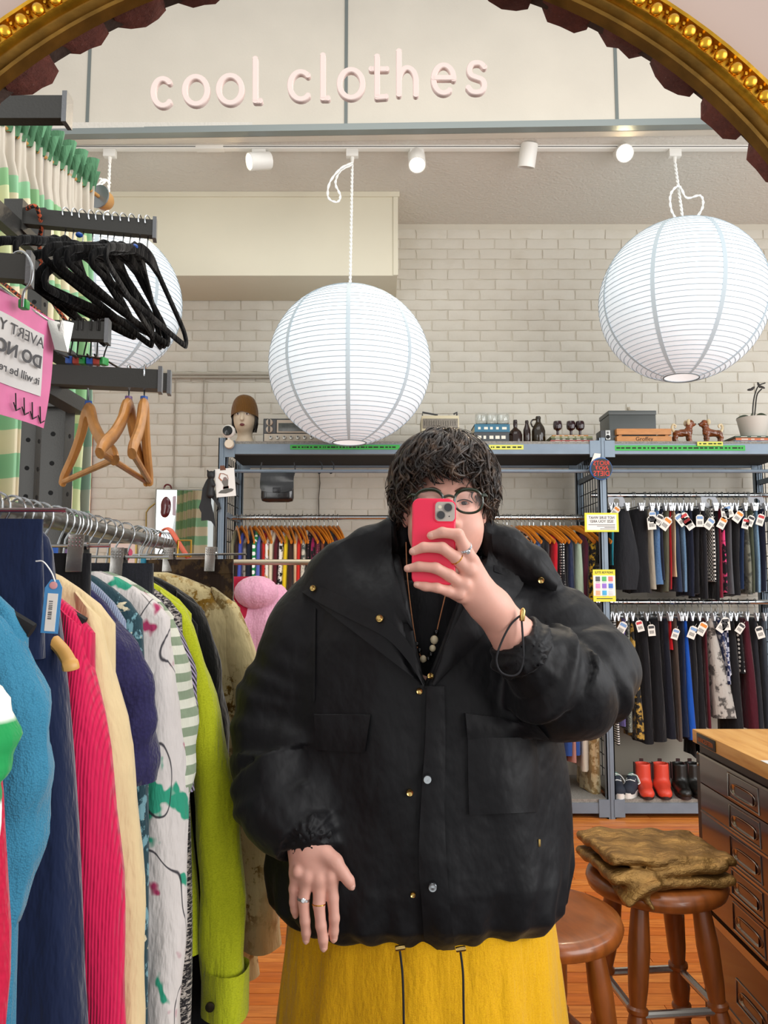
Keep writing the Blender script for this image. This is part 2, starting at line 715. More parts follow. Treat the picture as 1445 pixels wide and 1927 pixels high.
for r in range(int(CEIL / ph)):
    z = (r + .5) * ph
    for k in range(-11, 15):
        x = (k + (r % 2) * .5) * pl
        if z < 1.1 or x < -2.35 or (x < .0 and z > 3.3):
            continue
        hid = (z < 1.55) * 3 + (1.55 <= z < 1.72) * 2 + abs(z - 2.75) * .6 + (abs(x + .2) < .42 and 2.05 < z < 3.1) * 2.0 + max(0, abs(x - .3) - 2.0)
        spots.append((hid + R.random() * .05, x, z))
spots.sort()
rest = MB()
for i, (h_, x, z) in enumerate(spots):
    k = R.randrange(5)
    if i < 300:
        obj('brick', v_me[k], wall, (x, BACKY, z))
    else:
        rest.add([(p[0] + x, p[1] + BACKY, p[2] + z) for p in variants[k].v], variants[k].f)
tag(rest.build('more_bricks', M_brick, wall, ang=60), kind='stuff')

# --- low ceiling, bulkhead with panels, metal trim, soffit box
M_stucco = mat('stucco_ceiling', '#d2ccc2', .9, bump=.8, bscale=55, bdist=.006)
struct(MB().box((-3.4, 4.1, CEIL), (4.2, BACKY + .1, CEIL + .06)).build('ceiling', M_stucco))
BL, BR = Vector((-3.4, 4.17, CEIL)), Vector((4.2, 3.97, CEIL))


def bulk(x, z, off=0.0):
    f = (x - BL.x) / (BR.x - BL.x)
    return Vector((x, BL.y + (BR.y - BL.y) * f - off, z))


M_panel = mat('bulkhead_panel', '#cdc5b7', .85, vary=.04, vscale=3, bump=.25, bscale=70, bdist=.003)
M_seam = mat('grey_seam_strip', '#6e7471', .5, .2)
bh_o = struct(MB().prism([bulk(-3.4, CEIL - .01, -.03), bulk(4.2, CEIL - .01, -.03), bulk(4.2, 5.2, -.03), bulk(-3.4, 5.2, -.03)], (0, .05, 0)).build('wall_bulkhead', M_panel))
seams = [at(u, 180, 4.08).x for u in (160, 651, 1156)]
pitch = (seams[2] - seams[0]) / 2
xs = [seams[0] - pitch, *seams, seams[2] + pitch]
for a, b in zip(xs[:-1], xs[1:]):
    MB().prism([bulk(a + .008, CEIL + .02), bulk(b - .008, CEIL + .02), bulk(b - .008, 5.15), bulk(a + .008, 5.15)], (0, .028, 0)).build('panel', M_panel, bh_o, False)
for a in seams:
    MB().prism([bulk(a - .009, CEIL + .02, .004), bulk(a + .009, CEIL + .02, .004), bulk(a + .009, 5.15, .004), bulk(a - .009, 5.15, .004)], (0, .03, 0)).build('seam_strip', M_seam, bh_o, False)
tr = MB()
for z0, z1, o in ((CEIL - .012, CEIL + .022, .030), (CEIL + .02, CEIL + .034, .016)):
    tr.prism([bulk(-3.4, z0, o), bulk(4.2, z0, o), bulk(4.2, z1, o), bulk(-3.4, z1, o)], (0, .05, 0))
struct(tr.build('trim_1', mat('galvanised_trim', '#8a918f', .45, .5), smooth=False))
M_soff = mat('cream_soffit', '#d6cfba', .8, vary=.03, vscale=2)
sb = MB().box((-3.4, 4.76, 3.30), (.085, BACKY, CEIL + .01), 0, .006)
sb.box((-3.4, 4.750, CEIL - .035), (.10, 4.765, CEIL - .001), 0)
sb.box((.06, 4.753, 3.302), (.09, 4.766, CEIL - .036), 0)
struct(sb.build('wall_soffit', M_soff))
struct(MB().box((-3.5, 1.0, 0), (-3.4, 5.3, 3.9)).build('wall_left', mat('left_wall_paint', '#d8cfc2', .9)))
# conduits clipped to the brick
cd = MB()
for z in (at(300, 703, 5.17).z, at(300, 709, 5.17).z):
    cd.tube([(-2.6, 5.18, z), (-.62, 5.18, z)], .008, 6)
tag(cd.build('wall_conduit', mat('painted_pipe', '#b7b1a4', .6)), 'pair of thin painted conduits along the brick wall beside the middle lantern', 'pipe')
for u, v1, lab in ((331, 990, 'thin vertical cable down the brick wall, left of the hanging black top'), (384, 880, 'thin vertical cable on the brick wall above the hanging black top')):
    p, q = at(u, 712, 5.18), at(u - 6, v1, 5.18)
    tag(MB().tube([p, q], .004, 6).build('wall_cable', mat('cable_grey', '#a29a8c', .7)), lab, 'cable')
p = [at(600, 885, 5.18), at(602, 910, 5.18), at(599, 940, 5.18), at(600, 975, 5.18)]
tag(MB().tube(p, .0035, 5).build('wall_cable', mat('cable_dark', '#5c564e', .7)), 'dark cable hanging on the wall right of the black handbag', 'cable')

# ================================================================== MIRROR: gilt arch, wall round it, brick arch behind
MY = .66
MC = Vector((-.0333, MY, 1.438))
RI, RO, RB = .4735, .5155, .4992
M_gold = mat('gilt', '#c8952c', .30, .95, vary=.25, vscale=60, bump=.3, bscale=180, bdist=.001)
M_golddk = mat('worn_gilt', '#7c5a22', .42, .75, vary=.3, vscale=40, bump=.3, bscale=120, bdist=.001)


def arch_path(r, y, n=72, leg=.62):
    pts = [Vector((MC.x - r, y, MC.z - leg))]
    pts += [Vector((MC.x - r * math.cos(PI * i / n), y, MC.z + r * math.sin(PI * i / n))) for i in range(n + 1)]
    return pts + [Vector((MC.x + r, y, MC.z - leg))]


def arch_sweep(prof):
    """prof = [(radius, y)] closed loop swept along the arch"""
    cols = [arch_path(r, y_) for r, y_ in prof]
    P = [[cols[j][i] for j in range(len(prof))] for i in range(len(cols[0]))]
    return MB().grid(P, closed_u=True)


mirror = thing('gilt_mirror', 'large arched gilt mirror frame with a row of gold beads, cut by the photo edges', 'mirror frame', (MC.x, MY, MC.z - .62))


def local(mb, o):
    return mb.xf(Matrix.Translation(-Vector(o.location)))


local(arch_sweep([(RI, MY + .012), (RI, MY - .001), (RI + .002, MY - .003), (RI + .004, MY - .001), (RI + .006, MY + .003), (RI + .008, MY - .001), (RI + .0105, MY - .004), (RI + .0125, MY - .004), (RI + .013, MY + .012)]), mirror).build('inner_moulding', M_golddk, mirror)
local(arch_sweep([(RI + .012, MY + .014), (RI + .012, MY - .004), (RI + .016, MY - .010), (RI + .0185, MY - .008), (RI + .0195, MY - .002), (RB + .008, MY - .001), (RO - .0065, MY - .007), (RO - .003, MY - .007), (RO, MY - .002), (RO, MY + .014)]), mirror).build('outer_moulding', M_gold, mirror)
bead_me = MB().sphere((0, 0, 0), .0058, 12, 8, sc=(1, .9, 1.15)).mesh('bead', M_gold)
nb = 80
for i in range(nb):
    a = math.radians(8) + math.radians(164) * i / (nb - 1)
    o = obj('bead', bead_me, mirror, (Vector((MC.x - RB * math.cos(a), MY - .0065, MC.z + RB * math.sin(a))) - Vector(mirror.location)))
    o.rotation_euler = (0, a - PI / 2, 0)
orn = MB()
for i in range(nb - 1):
    a = math.radians(8) + math.radians(164) * (i + .5) / (nb - 1)
    for rr in (RB - .006, RB + .005):
        orn.sphere((MC.x - rr * math.cos(a), MY - .004, MC.z + rr * math.sin(a)), .0024, 6, 4)
local(orn, mirror).build('ornament', M_gold, mirror)

M_front = mat('mirror_wall_paint', '#a8948a', .9, vary=.05, vscale=3)
hole = arch_path(RO - .004, MY + .014, 48)
wl = MB()
for k in range(len(hole) - 1):
    a, b = hole[k], hole[k + 1]

    def outp(p):
        d = p - Vector((MC.x, p.y, MC.z))
        if p.z <= MC.z:
            return Vector((MC.x + math.copysign(.85, d.x), p.y, p.z))
        s_ = min(.85 / max(1e-6, abs(d.x)), .66 / max(1e-6, d.z))
        return Vector((MC.x, p.y, MC.z)) + d * s_
    wl.prism([a, b, outp(b), outp(a)], (0, .02, 0))
struct(wl.build('wall_front', M_front, smooth=False))

M_rb = bpy.data.materials.new('rough_red_brick')
t = NT(M_rb)
co = t.coord()
oi = t.n('ShaderNodeObjectInfo')
n1, n2 = t.noise(co, 45, 5, .7), t.noise(co, 160, 4, .7)
c = t.ramp(oi.outputs['Random'], [(0, lin('#6d3b33')), (.5, lin('#7d463b')), (1, lin('#5f3630'))])
c = t.mix(t.ramp(n1, [(.4, (0, 0, 0, 1)), (.8, (1, 1, 1, 1))]), c, lin('#43241f'))
c = t.mix(t.ramp(n2, [(.66, (0, 0, 0, 1)), (.75, (1, 1, 1, 1))]), c, lin('#94736a'))
t.l(c, t.b.inputs['Base Color'])
t.b.inputs['Roughness'].default_value = .95
t.bump(n2, .7, .004)
arch = thing('brick_arch', 'arch of rough red bricks showing just inside the gilt mirror frame', 'brick arch', (MC.x, .75, MC.z - .62))
RA = .552
local(arch_sweep([(RA + .013, .715), (RA + .11, .715), (RA + .11, .792), (RA + .013, .792)]), arch).build('mortar', mat('dark_mortar', '#4a3a33', .95, vary=.3, vscale=60, bump=.8, bscale=150), arch)
rb_me = []
for k in range(5):
    bm = bmesh.new()
    bmesh.ops.create_cube(bm, size=1)
    bmesh.ops.subdivide_edges(bm, edges=list(bm.edges), cuts=3, use_grid_fill=True)
    for w in bm.verts:
        w.co = Vector((w.co.x * .058, w.co.y * .092, w.co.z * .10))
        e = abs(w.co.x) > .028
        w.co += Vector((R.uniform(-1, 1) * .0025, R.uniform(-1, 1) * .003, R.uniform(-1, 1) * .0025))
        if w.co.z < -.04:
            w.co.z += (w.co.x / .029) ** 4 * .009 + (abs(w.co.y) / .046) ** 4 * .006
            w.co.z += R.uniform(-.0025, .0025)
    me = bpy.data.meshes.new('brick')
    bm.to_mesh(me)
    bm.free()
    me.materials.append(M_rb)
    shade(me, 50)
    rb_me.append(me)
for k in range(26):
    a = math.radians(3.1 + 6.95 * k)
    rr = RA + .05 + R.uniform(-.004, .004)
    o = obj('brick', R.choice(rb_me), arch, Vector((MC.x - rr * math.cos(a), .752 + R.uniform(-.004, .004), MC.z + rr * math.sin(a))) - Vector(arch.location))
    o.rotation_euler = (R.uniform(-.05, .05), a - PI / 2, R.uniform(-.04, .04))

# --- lettering stuck on the mirror, each letter rounded foam
M_let = mat('pale_pink_foam', '#dcc6be', .7)
sign = thing('mirror_lettering', 'pale pink raised lettering reading cool clothes across the top of the mirror', 'lettering', at(601, 200, MY + .012))
ARC = lambda cx, cy, rx, ry, a0, a1, n=22: [(cx + rx * math.cos(math.radians(a0 + (a1 - a0) * i / n)), cy + ry * math.sin(math.radians(a0 + (a1 - a0) * i / n))) for i in range(n + 1)]
GL = {
    'c': [ARC(.5, .5, .5, .5, 48, 312)],
    'o': [ARC(.5, .5, .5, .5, 90, 450, 30)],
    'l': [[(.0, 1.62), (.0, .0)], [(.0, .0), (.95, .0)]],
    't': [[(.38, 1.42), (.38, .05)], [(.38, .0), (.95, .02)], [(.0, 1.0), (1.0, 1.0)]],
    'h': [[(.05, 1.6), (.05, 0)], ARC(.5, .52, .45, .48, 175, 0, 14) + [(.95, 0)]],
    'e': [[(.04, .54), (.96, .54)], ARC(.5, .5, .48, .5, 0, 305, 26)],
    's': [[(.93, .86), (.75, .97), (.5, 1.0), (.22, .95), (.08, .76), (.2, .58), (.5, .5), (.82, .42), (.93, .23), (.78, .05), (.5, 0), (.22, .03), (.04, .15)]],
}


def bar_letter(b, pts, r, y0, y1, caps):
    """flat-faced rounded bar following a stroke: front at y0, back at y1"""
    n = len(pts)
    L, Rr = [], []
    for i, p in enumerate(pts):
        d = pts[min(i + 1, n - 1)] - pts[max(i - 1, 0)]
        if not caps:
            d = pts[(i + 1) % n] - pts[i - 1]
        d.y = 0
        d.normalize()
        q = Vector((-d.z, 0, d.x)) * r
        L.append(p + q)
        Rr.append(p - q)
    if caps:
        d1 = (pts[-1] - pts[-2]).normalized()
        d0 = (pts[0] - pts[1]).normalized()
        arc = lambda c, d: [c + Vector((-d.z, 0, d.x)) * r * math.cos(a) + d * r * math.sin(a) for a in [PI * k / 8 for k in range(1, 8)]]
        e1 = arc(pts[-1], d1)
        e0 = arc(pts[0], d0)
    rows = []
    for ins, y_ in ((0, y1), (0, y0 + .0008), (.10, y0)):
        rows.append(([p.lerp(q, ins) for p, q in zip(L, Rr)], [p.lerp(q, ins) for p, q in zip(Rr, L)], y_))
    for (la, ra, ya), (lb, rb_, yb) in zip(rows[:-1], rows[1:]):
        for A, B_, fl in ((la, lb, 0), (ra, rb_, 1)):
            P = [[(p.x, ya, p.z) for p in A], [(p.x, yb, p.z) for p in B_]]
            if not caps:
                P = [r_ + [r_[0]] for r_ in P]
            b.grid(P)
    la, ra, ya = rows[-1]
    P = [[(p.x, ya, p.z) for p in la], [(p.x, ya, p.z) for p in ra]]
    if not caps:
        P = [r_ + [r_[0]] for r_ in P]
    b.grid(P)
    if caps:
        for pl in (e1, e0):
            c_ = pts[-1] if pl is e1 else pts[0]
            d = d1 if pl is e1 else d0
            q = Vector((-d.z, 0, d.x)) * r
            full = [c_ + q] + pl + [c_ - q]
            b.prism([(p.x, y0 + .00012, p.z) for p in full], (0, y1 - y0, 0))


for ch, u0, u1, v0, v1 in (('c', 283, 331, 144, 206), ('o', 342, 396, 140, 203), ('o', 406, 461, 138, 201), ('l', 475, 496, 137, 197), ('c', 540, 592, 131, 194), ('l', 602, 623, 131, 192), ('o', 633, 688, 127, 191), ('t', 693, 733, 125, 190), ('h', 743, 790, 123, 185), ('e', 809, 860, 118, 182), ('s', 874, 919, 114, 181)):
    b = MB()
    sw = 5.8
    for si, st in enumerate(GL[ch]):
        st3 = [Vector((a, c_, 0)) for a, c_ in st]
        if ch == 's':
            st3 = smooth_path(st3, 4)
        if ch == 'o':
            st3 = st3[:-1]
        P3 = [at(u0 + sw + q.x * (u1 - u0 - 2 * sw), v1 - sw - q.y * (v1 - v0 - 2 * sw), MY + .010) for q in st3]
        bar_letter(b, P3, sw * MY / FPX, MY + .008 + .0003 * si, MY + .0125 + .0003 * si, ch != 'o')
    local(b, sign).build('letter', M_let, sign, ang=30)

# ================================================================== TRACK LIGHTS AND PAPER LANTERNS
TY, TZ = 4.24, CEIL
M_white = mat('white_enamel', '#e4e1da', .45)
M_cord = mat('white_twisted_cord', '#eeeeea', .8)
track = thing('light_track', 'white light track running along the low ceiling under the bulkhead', 'light track', (0, TY, TZ))
MB().box((-2.05, -.018, -.022), (2.6, .018, 0), 0, .003).build('rail', M_white, track)
MB().box((-2.05, -.0195, -.013), (2.6, -.017, -.009)).build('slot', mat('track_slot', '#4a4a46', .6), track)
MB().box((at(402, 262, TY).x - .1, -.02, -.024), (at(402, 262, TY).x + .06, .02, 0), 0, .002).build('joiner', M_white, track)


def spot(u, v, aim, lit, label, energy):
    top = Vector((at(u, 262, TY).x, TY, TZ - .022))
    r = thing('track_spotlight', label, 'spotlight', top, 'spotlights on the track')
    MB().box((-.04, -.018, -.035), (.04, .018, -.0005), 0, .004).build('adapter', M_white, r)
    head = at(u, v, TY) - top
    d = Vector(aim).normalized()
    MB().tube([(0, 0, -.03), (0, 0, head.z * .45), tuple(head - d * .03)], .008, 8).build('stem', M_white, r)
    L, rad = .13, .05
    c = head
    can = MB().lathe(c, [(rad * .96, -L / 2), (rad, -L / 2 + .01), (rad, L / 2), (rad * .9, L / 2), (rad * .82, L / 2 - .02)], 20, axis=d)
    can.build('can', M_white, r)
    if lit:
        lm = mat('lit_bulb_%s' % label[:8], '#ffe9bd', .4, emit=lit)
    else:
        lm = mat('unlit_bulb', '#77736a', .2)
    MB().lathe(c, [(.001, L / 2 - .012), (rad * .55, L / 2 - .014), (rad * .85, L / 2 - .020)], 20, axis=d, cap=False).build('bulb', lm, r)
    if lit:
        l = bpy.data.lights.new('spot', 'SPOT')
        l.energy, l.spot_size, l.spot_blend, l.color, l.shadow_soft_size = energy, math.radians(75), .6, (1, .82, .58), .05
        lo = bpy.data.objects.new('spot_lamp', l)
        COL.objects.link(lo)
        lo.parent = r
        lo.location = c + d * (L / 2 + .01)
        lo.rotation_euler = d.to_track_quat('-Z', 'Y').to_euler()
    return r


spot(488, 303, (-.75, -.40, -.28), 9, 'white track spotlight turned left, above the middle lantern', 60)
spot(784, 300, (.02, -.55, -.85), 9, 'white track spotlight pointing down at the viewer, centre of the track', 45)
spot(993, 293, (-.10, .32, -.9), 0, 'unlit white track spotlight tilted toward the back wall', 0)
spot(1172, 288, (-.10, -.86, -.52), 45, 'bright glaring track spotlight facing the viewer, near the right lantern', 70)
tag(MB().box((at(75, 270, TY).x, TY - .018, TZ - .055), (at(100, 270, TY).x, TY + .018, TZ - .022), 0, .004).build('track_adapter', M_white), 'white track adapter beside the curtain top at the far left', 'track adapter')

M_paper = bpy.data.materials.new('lantern_paper')
t = NT(M_paper)
co = t.coord()
n = t.noise(co, 26, 4, .6)
t.b.inputs['Base Color'].default_value = lin('#dfe6ea')
t.b.inputs['Roughness'].default_value = .9
t.l(t.ramp(n, [(.3, lin('#d3e2ee')), (.75, lin('#eaf3fb'))]), t.b.inputs['Emission Color'])
t.b.inputs['Emission Strength'].default_value = .36
M_rib = mat('lantern_wire', '#8c979d', .7, emit=.2)
M_seamp = mat('lantern_seam', '#a9b4ba', .8, emit=.28)
M_disc = mat('lantern_lower_disc', '#f2f7fa', .8, emit=.6)


def lantern(u, vtop, vbot, ucord, lean, label, twist):
    cy = TY - .02
    pt, pb = at(u, vtop, cy), at(u, vbot, cy)
    c = (pt + pb) / 2
    c.x = at(u, (vtop + vbot) / 2, cy).x
    rad = (pt.z - pb.z) / 2 * 1.0
    root = thing('paper_lantern', label, 'paper lantern', (c.x, cy, c.z), 'round paper lanterns')
    tw = Matrix.Rotation(lean, 4, 'Y')
    K = 60
    a0, a1 = math.radians(-78), math.radians(82)
    prof = []
    for i in range(K * 2 + 1):
        a = a0 + (a1 - a0) * i / (K * 2)
        rr = rad * (1 - (.004 if i % 2 else 0))
        prof.append((rr * math.cos(a), rr * math.sin(a) * .99))
    MB().lathe((0, 0, 0), prof, 56, cap=False).xf(tw).build('paper_shade', M_paper, root, ang=180)
    hel = []
    turns, per = 44, 40
    for i in range(turns * per + 1):
        a = a0 + (a1 - a0) * i / (turns * per)
        w = 2 * PI * i / per
        hel.append((rad * 1.0015 * math.cos(a) * math.cos(w), rad * 1.0015 * math.cos(a) * math.sin(w), rad * math.sin(a) * .99))
    MB().tube(hel, .0016, 4, cap=False).xf(tw).build('wire_spiral', M_rib, root)
    for k in range(8):
        w = 2 * PI * (k + twist) / 8
        P = []
        for i in range(49):
            a = a0 + (a1 - a0) * i / 48
            hw = .011 * min(1, .35 + math.cos(a))
            row = []
            for s_ in (-1, 0, 1):
                ww = w + s_ * hw / max(.05, rad * math.cos(a))
                row.append((rad * 1.0035 * math.cos(a) * math.cos(ww), rad * 1.0035 * math.cos(a) * math.sin(ww), rad * math.sin(a) * .993))
            P.append(row)
        MB().grid(P).xf(tw).build('paper_seam', M_seamp, root)
    zb = rad * math.sin(a0) * .99
    rb = rad * math.cos(a0)
    ring = [(rb * math.cos(2 * PI * i / 32), rb * math.sin(2 * PI * i / 32), zb) for i in range(32)]
    MB().tube(ring, .004, 6, closed=True).xf(tw).build('bottom_ring', mat('lantern_ring', '#7f898e', .5), root)
    MB().lathe((0, 0, 0), [(.001, zb + .03), (rb, zb + .004)], 24, cap=False).xf(tw).build('bottom_disc', M_disc, root)
    top = Vector((at(ucord, 262, TY).x, TY, TZ - .022)) - Vector(root.location)
    MB().box((top.x - .035, top.y - .018, top.z - .045), (top.x + .035, top.y + .018, top.z), 0, .004).build('adapter', M_white, root)
    MB().lathe((top.x, top.y, top.z - .045), [(.012, 0), (.009, -.03), (.004, -.035)], 10).build('strain_relief', M_white, root)
    tz = rad * math.sin(a1)
    a = Vector((top.x, top.y, top.z - .07))
    b = tw @ Vector((0, 0, tz))
    tw2 = MB()
    for ph in (0, PI):
        pts = []
        n = 110
        for i in range(n + 1):
            f = i / n
            q = a.lerp(b, f)
            w = f * (a - b).length / .05 * 2 * PI + ph
            pts.append(q + Vector((math.cos(w), math.sin(w), 0)) * .0045)
        tw2.tube(pts, .0045, 5)
    tw2.build('hanging_cord', M_cord, root)
    return root, c


def cord_loop(root, pts, r=.005):
    p = smooth_path([Vector(q) - Vector(root.location) for q in pts], 8)
    b = MB()
    for ph in (0, PI):
        q = [x + Vector((math.cos(i * .9 + ph), .4 * math.sin(i * .9 + ph), math.sin(i * .9 + ph))) * .004 for i, x in enumerate(p)]
        b.tube(q, r * .8, 5)
    b.build('cord_loop', M_cord, root)


lm, c1 = lantern(658, 542, 838, 663, 0.0, 'round white paper lantern hanging in the middle, above the dark hair', .03)
cord_loop(lm, [at(663, 306, TY - .02), at(640, 318, TY - .05), at(620, 345, TY - .06), at(618, 372, TY - .05), at(634, 380, TY - .04), at(640, 368, TY - .04), at(631, 345, TY - .04), at(640, 322, TY - .04), at(662, 310, TY - .02)])
lr, c2 = lantern(1284, 421, 716, 1268, .05, 'round white paper lantern at the right, above the ceramic dogs', .12)
cord_loop(lr, [at(1277, 420, TY), at(1263, 395, TY - .04), at(1262, 365, TY - .04), at(1278, 350, TY - .03), at(1292, 372, TY - .03), at(1318, 368, TY - .05), at(1322, 390, TY - .04), at(1305, 418, TY)])
ll, c3 = lantern(196, 430, 706, 208, .0, 'round white paper lantern at the left, half hidden by black velvet hangers', .3)
cord_loop(ll, [at(207, 345, TY), at(195, 338, TY - .03), at(182, 352, TY - .03), at(196, 342, TY - .03), at(188, 336, TY - .03)], .006)

# ================================================================== STEEL RACK AT THE BACK
FY, RY = 4.55, 5.08
PX = [at(419, 900, FY).x, at(1138, 1100, FY).x, 2.49]
ZS = at(770, 836, FY).z
M_steel = mat('blue_grey_steel', '#7c8a97', .5, .35, vary=.08, vscale=10)
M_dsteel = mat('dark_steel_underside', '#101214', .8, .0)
M_chip = mat('grey_chipboard', '#8c877f', .9, vary=.25, vscale=120)
M_chrome = mat('chrome', '#c9ccce', .18, 1.0)
M_wire = mat('dark_wire', '#2d3134', .5, .5)
rack = thing('steel_rack', 'blue-grey steel shelving rack with clothes rails along the brick wall', 'rack', (0, FY, 0))


def RP(name, mb, m, **k):
    return local(mb, rack).build(name, m, rack, **k)


for i, x in enumerate(PX):
    for y_ in (FY, RY):
        h_ = ZS + .035
        b = MB().box((x - .024, y_ - .022, 0), (x + .024, y_ - .016, h_)).box((x - .024, y_ - .022, 0), (x - .018, y_ + .022, h_)).box((x + .018, y_ - .022, 0), (x + .024, y_ + .022, h_)).box((x - .006, y_ - .027, 0), (x + .006, y_ - .02, h_))
        RP('post', b, M_steel, smooth=False)
for a, b_ in ((0, 1), (1, 2)):
    x0, x1 = PX[a] + .024, PX[b_] - .024
    if b_ == 2:
        x1 = 2.49
    for z0, z1, nm in ((ZS - .062, ZS - .002, 'beam'), (.03, .088, 'base_beam')):
        for y_ in (FY, RY):
            b = MB().box((x0 + .03, y_ - .020, z0), (x1 - .03, y_ - .012, z1)).box((x0 + .03, y_ - .012, z0), (x1 - .03, y_ + .02, z0 + .008))
            b.box((x0 - .01, y_ - .026, z0 - .02), (x0 + .05, y_ - .018, z1 + .02)).box((x1 - .05, y_ - .026, z0 - .02), (x1 + .01, y_ - .018, z1 + .02))
            RP(nm, b, M_steel, smooth=False)
    RP('shelf_board', MB().box((x0, FY - .012, ZS - .002), (x1, RY + .02, ZS + .016)), M_chip, smooth=False)
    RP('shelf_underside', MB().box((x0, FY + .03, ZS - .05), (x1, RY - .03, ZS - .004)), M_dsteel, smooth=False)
    RP('bottom_board', MB().box((x0, FY - .012, .088), (x1, RY + .02, .108)), M_chip, smooth=False)
    RP('tie_bar', MB().tube([(x0, FY + .02, ZS - .16), (x1, FY + .02, ZS - .16)], .011, 8), M_steel)
for x in (PX[0], PX[1], PX[2]):
    g_ = MB()
    for k in range(9):
        y_ = FY + .04 + k * (RY - FY - .08) / 8
        g_.tube([(x, y_, .2), (x, y_, ZS - .05)], .003, 5)
    for k in range(24):
        z = .25 + k * (ZS - .35) / 23
        g_.tube([(x, FY + .02, z), (x, RY - .02, z)], .003, 5)
    RP('wire_grid', g_, M_wire)
    for z in (ZS - .16, at(0, 972, 4.8).z, at(0, 1140, 4.8).z):
        RP('side_brace', MB().box((x - .012, FY, z - .018), (x + .012, RY, z + .012)), M_steel, smooth=False)
RAILY = 4.80
ZR1, ZR2a, ZR2b, ZR1b = at(700, 974, RAILY).z, at(1300, 932, RAILY).z, at(1300, 1133, RAILY).z, at(1100, 1172, RAILY).z
for x0, x1, z in ((PX[0], PX[1], ZR1), (PX[1], PX[2], ZR2a), (PX[1], PX[2], ZR2b), (PX[0], PX[1], ZR1b)):
    RP('hanging_rail', MB().tube([(x0, RAILY, z), (x1, RAILY, z)], .015, 12), M_chrome)

# ---- hangers for the rack
M_owood = mat('orange_varnished_wood', '#cf7d24', .35, vary=.2, vscale=18, stretch=(6, 1, 1), coat=.3)
M_hookc = mat('hook_wire', '#b9bcbe', .25, 1.0)


def hook_pts(r=.02, drop=.05):
    """wire hook hung over a rail at the origin, opening sideways; ends straight down"""
    p = [(0, r * math.cos(a), r * math.sin(a)) for a in [math.radians(200 - 20 * i) for i in range(12)]]
    return p + [(0, 0, -.03), (0, 0, -drop)]


def hanger_wood(cmat):
    r = obj('wooden_hanger', None)
    r.empty_display_size = .02
    MB().tube(hook_pts(.021, .075), .0022, 6).build('hook', M_hookc, r)
    b = MB()
    pts = smooth_path([(0, -.21, -.165), (0, -.12, -.108), (0, -.035, -.072), (0, 0, -.068), (0, .035, -.072), (0, .12, -.108), (0, .21, -.165)], 4)
    b.tube(pts, [.013 + .006 * math.exp(-((q.y) / .05) ** 2) for q in pts], 8, flat=.45, up=(0, 0, 1))
    b.build('arms', cmat, r)
    MB().lathe((0, 0, -.058), [(.006, -.008), (.006, .008)], 8).build('size_ring', mat('ring_green', '#2f8f55', .5), r)
    return r


def hanger_clip():
    r = obj('clip_hanger', None)
    r.empty_display_size = .02
    MB().tube(hook_pts(.02, .075), .002, 6).build('hook', M_hookc, r)
    MB().tube([(0, -.15, -.078), (0, .15, -.078)], .003, 6).build('bar', M_hookc, r)
    for s_ in (-.12, .12):
        b = MB().prism([(-.012, s_ - .016, -.062), (-.003, s_ - .016, -.11), (.003, s_ - .016, -.11), (.012, s_ - .016, -.062), (.006, s_ - .016, -.062), (0, s_ - .016, -.085), (-.006, s_ - .016, -.062)], (0, .032, 0))
        b.build('clip', mat('clip_plastic', '#cfd3d6', .3, .4), r, smooth=False)
    return r


HW, HC = hanger_wood(M_owood), hanger_clip()
HANG = {'w': [HW, 0], 'c': [HC, 0]}


def place_hanger(kind, x, z, yaw, label, group):
    h = HANG[kind]
    o = h[0] if h[1] == 0 else copy_tree(h[0])
    h[1] += 1
    o.location = (x, RAILY, z)
    o.rotation_euler = (0, 0, yaw)
    tag(o, label, 'hanger', group)
    return o


ORD = ['first', 'second', 'third', 'fourth', 'fifth', 'sixth', 'seventh', 'eighth', 'ninth', 'tenth', 'eleventh', 'twelfth', 'thirteenth', 'fourteenth', 'fifteenth', 'sixteenth', 'seventeenth', 'eighteenth', 'nineteenth', 'twentieth', 'twenty-first', 'twenty-second', 'twenty-third', 'twenty-fourth', 'twenty-fifth', 'twenty-sixth', 'twenty-seventh', 'twenty-eighth']


def slab(x_t, x_b, zt, zb, tt, tb, dt, db, Y, sh=0.0, seed=0, fold=.012):
    """garment hung across the rail: thin in x, deep in y, loft of closed rings; sh>0 slopes the shoulders"""
    rr = random.Random(seed)
    ph, ph2 = rr.random() * 6, rr.random() * 6
    n, k = 22, 12
    P = []
    zs = [zt, zt - sh * .35, zt - sh] if sh else [zt, zt - .012]
    zs += [zs[-1] + (zb - zs[-1]) * (i / (k - 1)) for i in range(1, k)]
    for i, z in enumerate(zs):
        f = (zt - z) / (zt - zb)
        d = dt + (db - dt) * f
        if sh and z > zt - sh + 1e-6:
            d *= .22 + .78 * ((zt - z) / sh)
        th = (tt + (tb - tt) * f) * (.7 if i == 0 else 1)
        cx = x_t + (x_b - x_t) * f ** .8
        row = []
        for j in range(n):
            a = 2 * PI * j / n
            ca, sa = math.cos(a), math.sin(a)
            y_ = math.copysign(abs(sa) ** .6, sa) * d
            x_ = math.copysign(abs(ca) ** .75, ca) * th
            w = fold * (.3 + f) * math.sin(y_ * 30 + ph + f * 2) + .4 * fold * math.sin(y_ * 55 + ph2 - f * 3)
            row.append((cx + x_ + w * .6, Y + y_ + .006 * math.sin(5 * f + ph), z + (.006 * math.sin(y_ * 25 + ph) if i == len(zs) - 1 else 0)))
        P.append(row)
    b = MB().grid(P, closed_u=True)
    m_ = len(P) * n
    b.f.append(tuple(range(n - 1, -1, -1)))
    b.f.append(tuple(range(m_ - n, m_)))
    b.m += [0, 0]
    return b


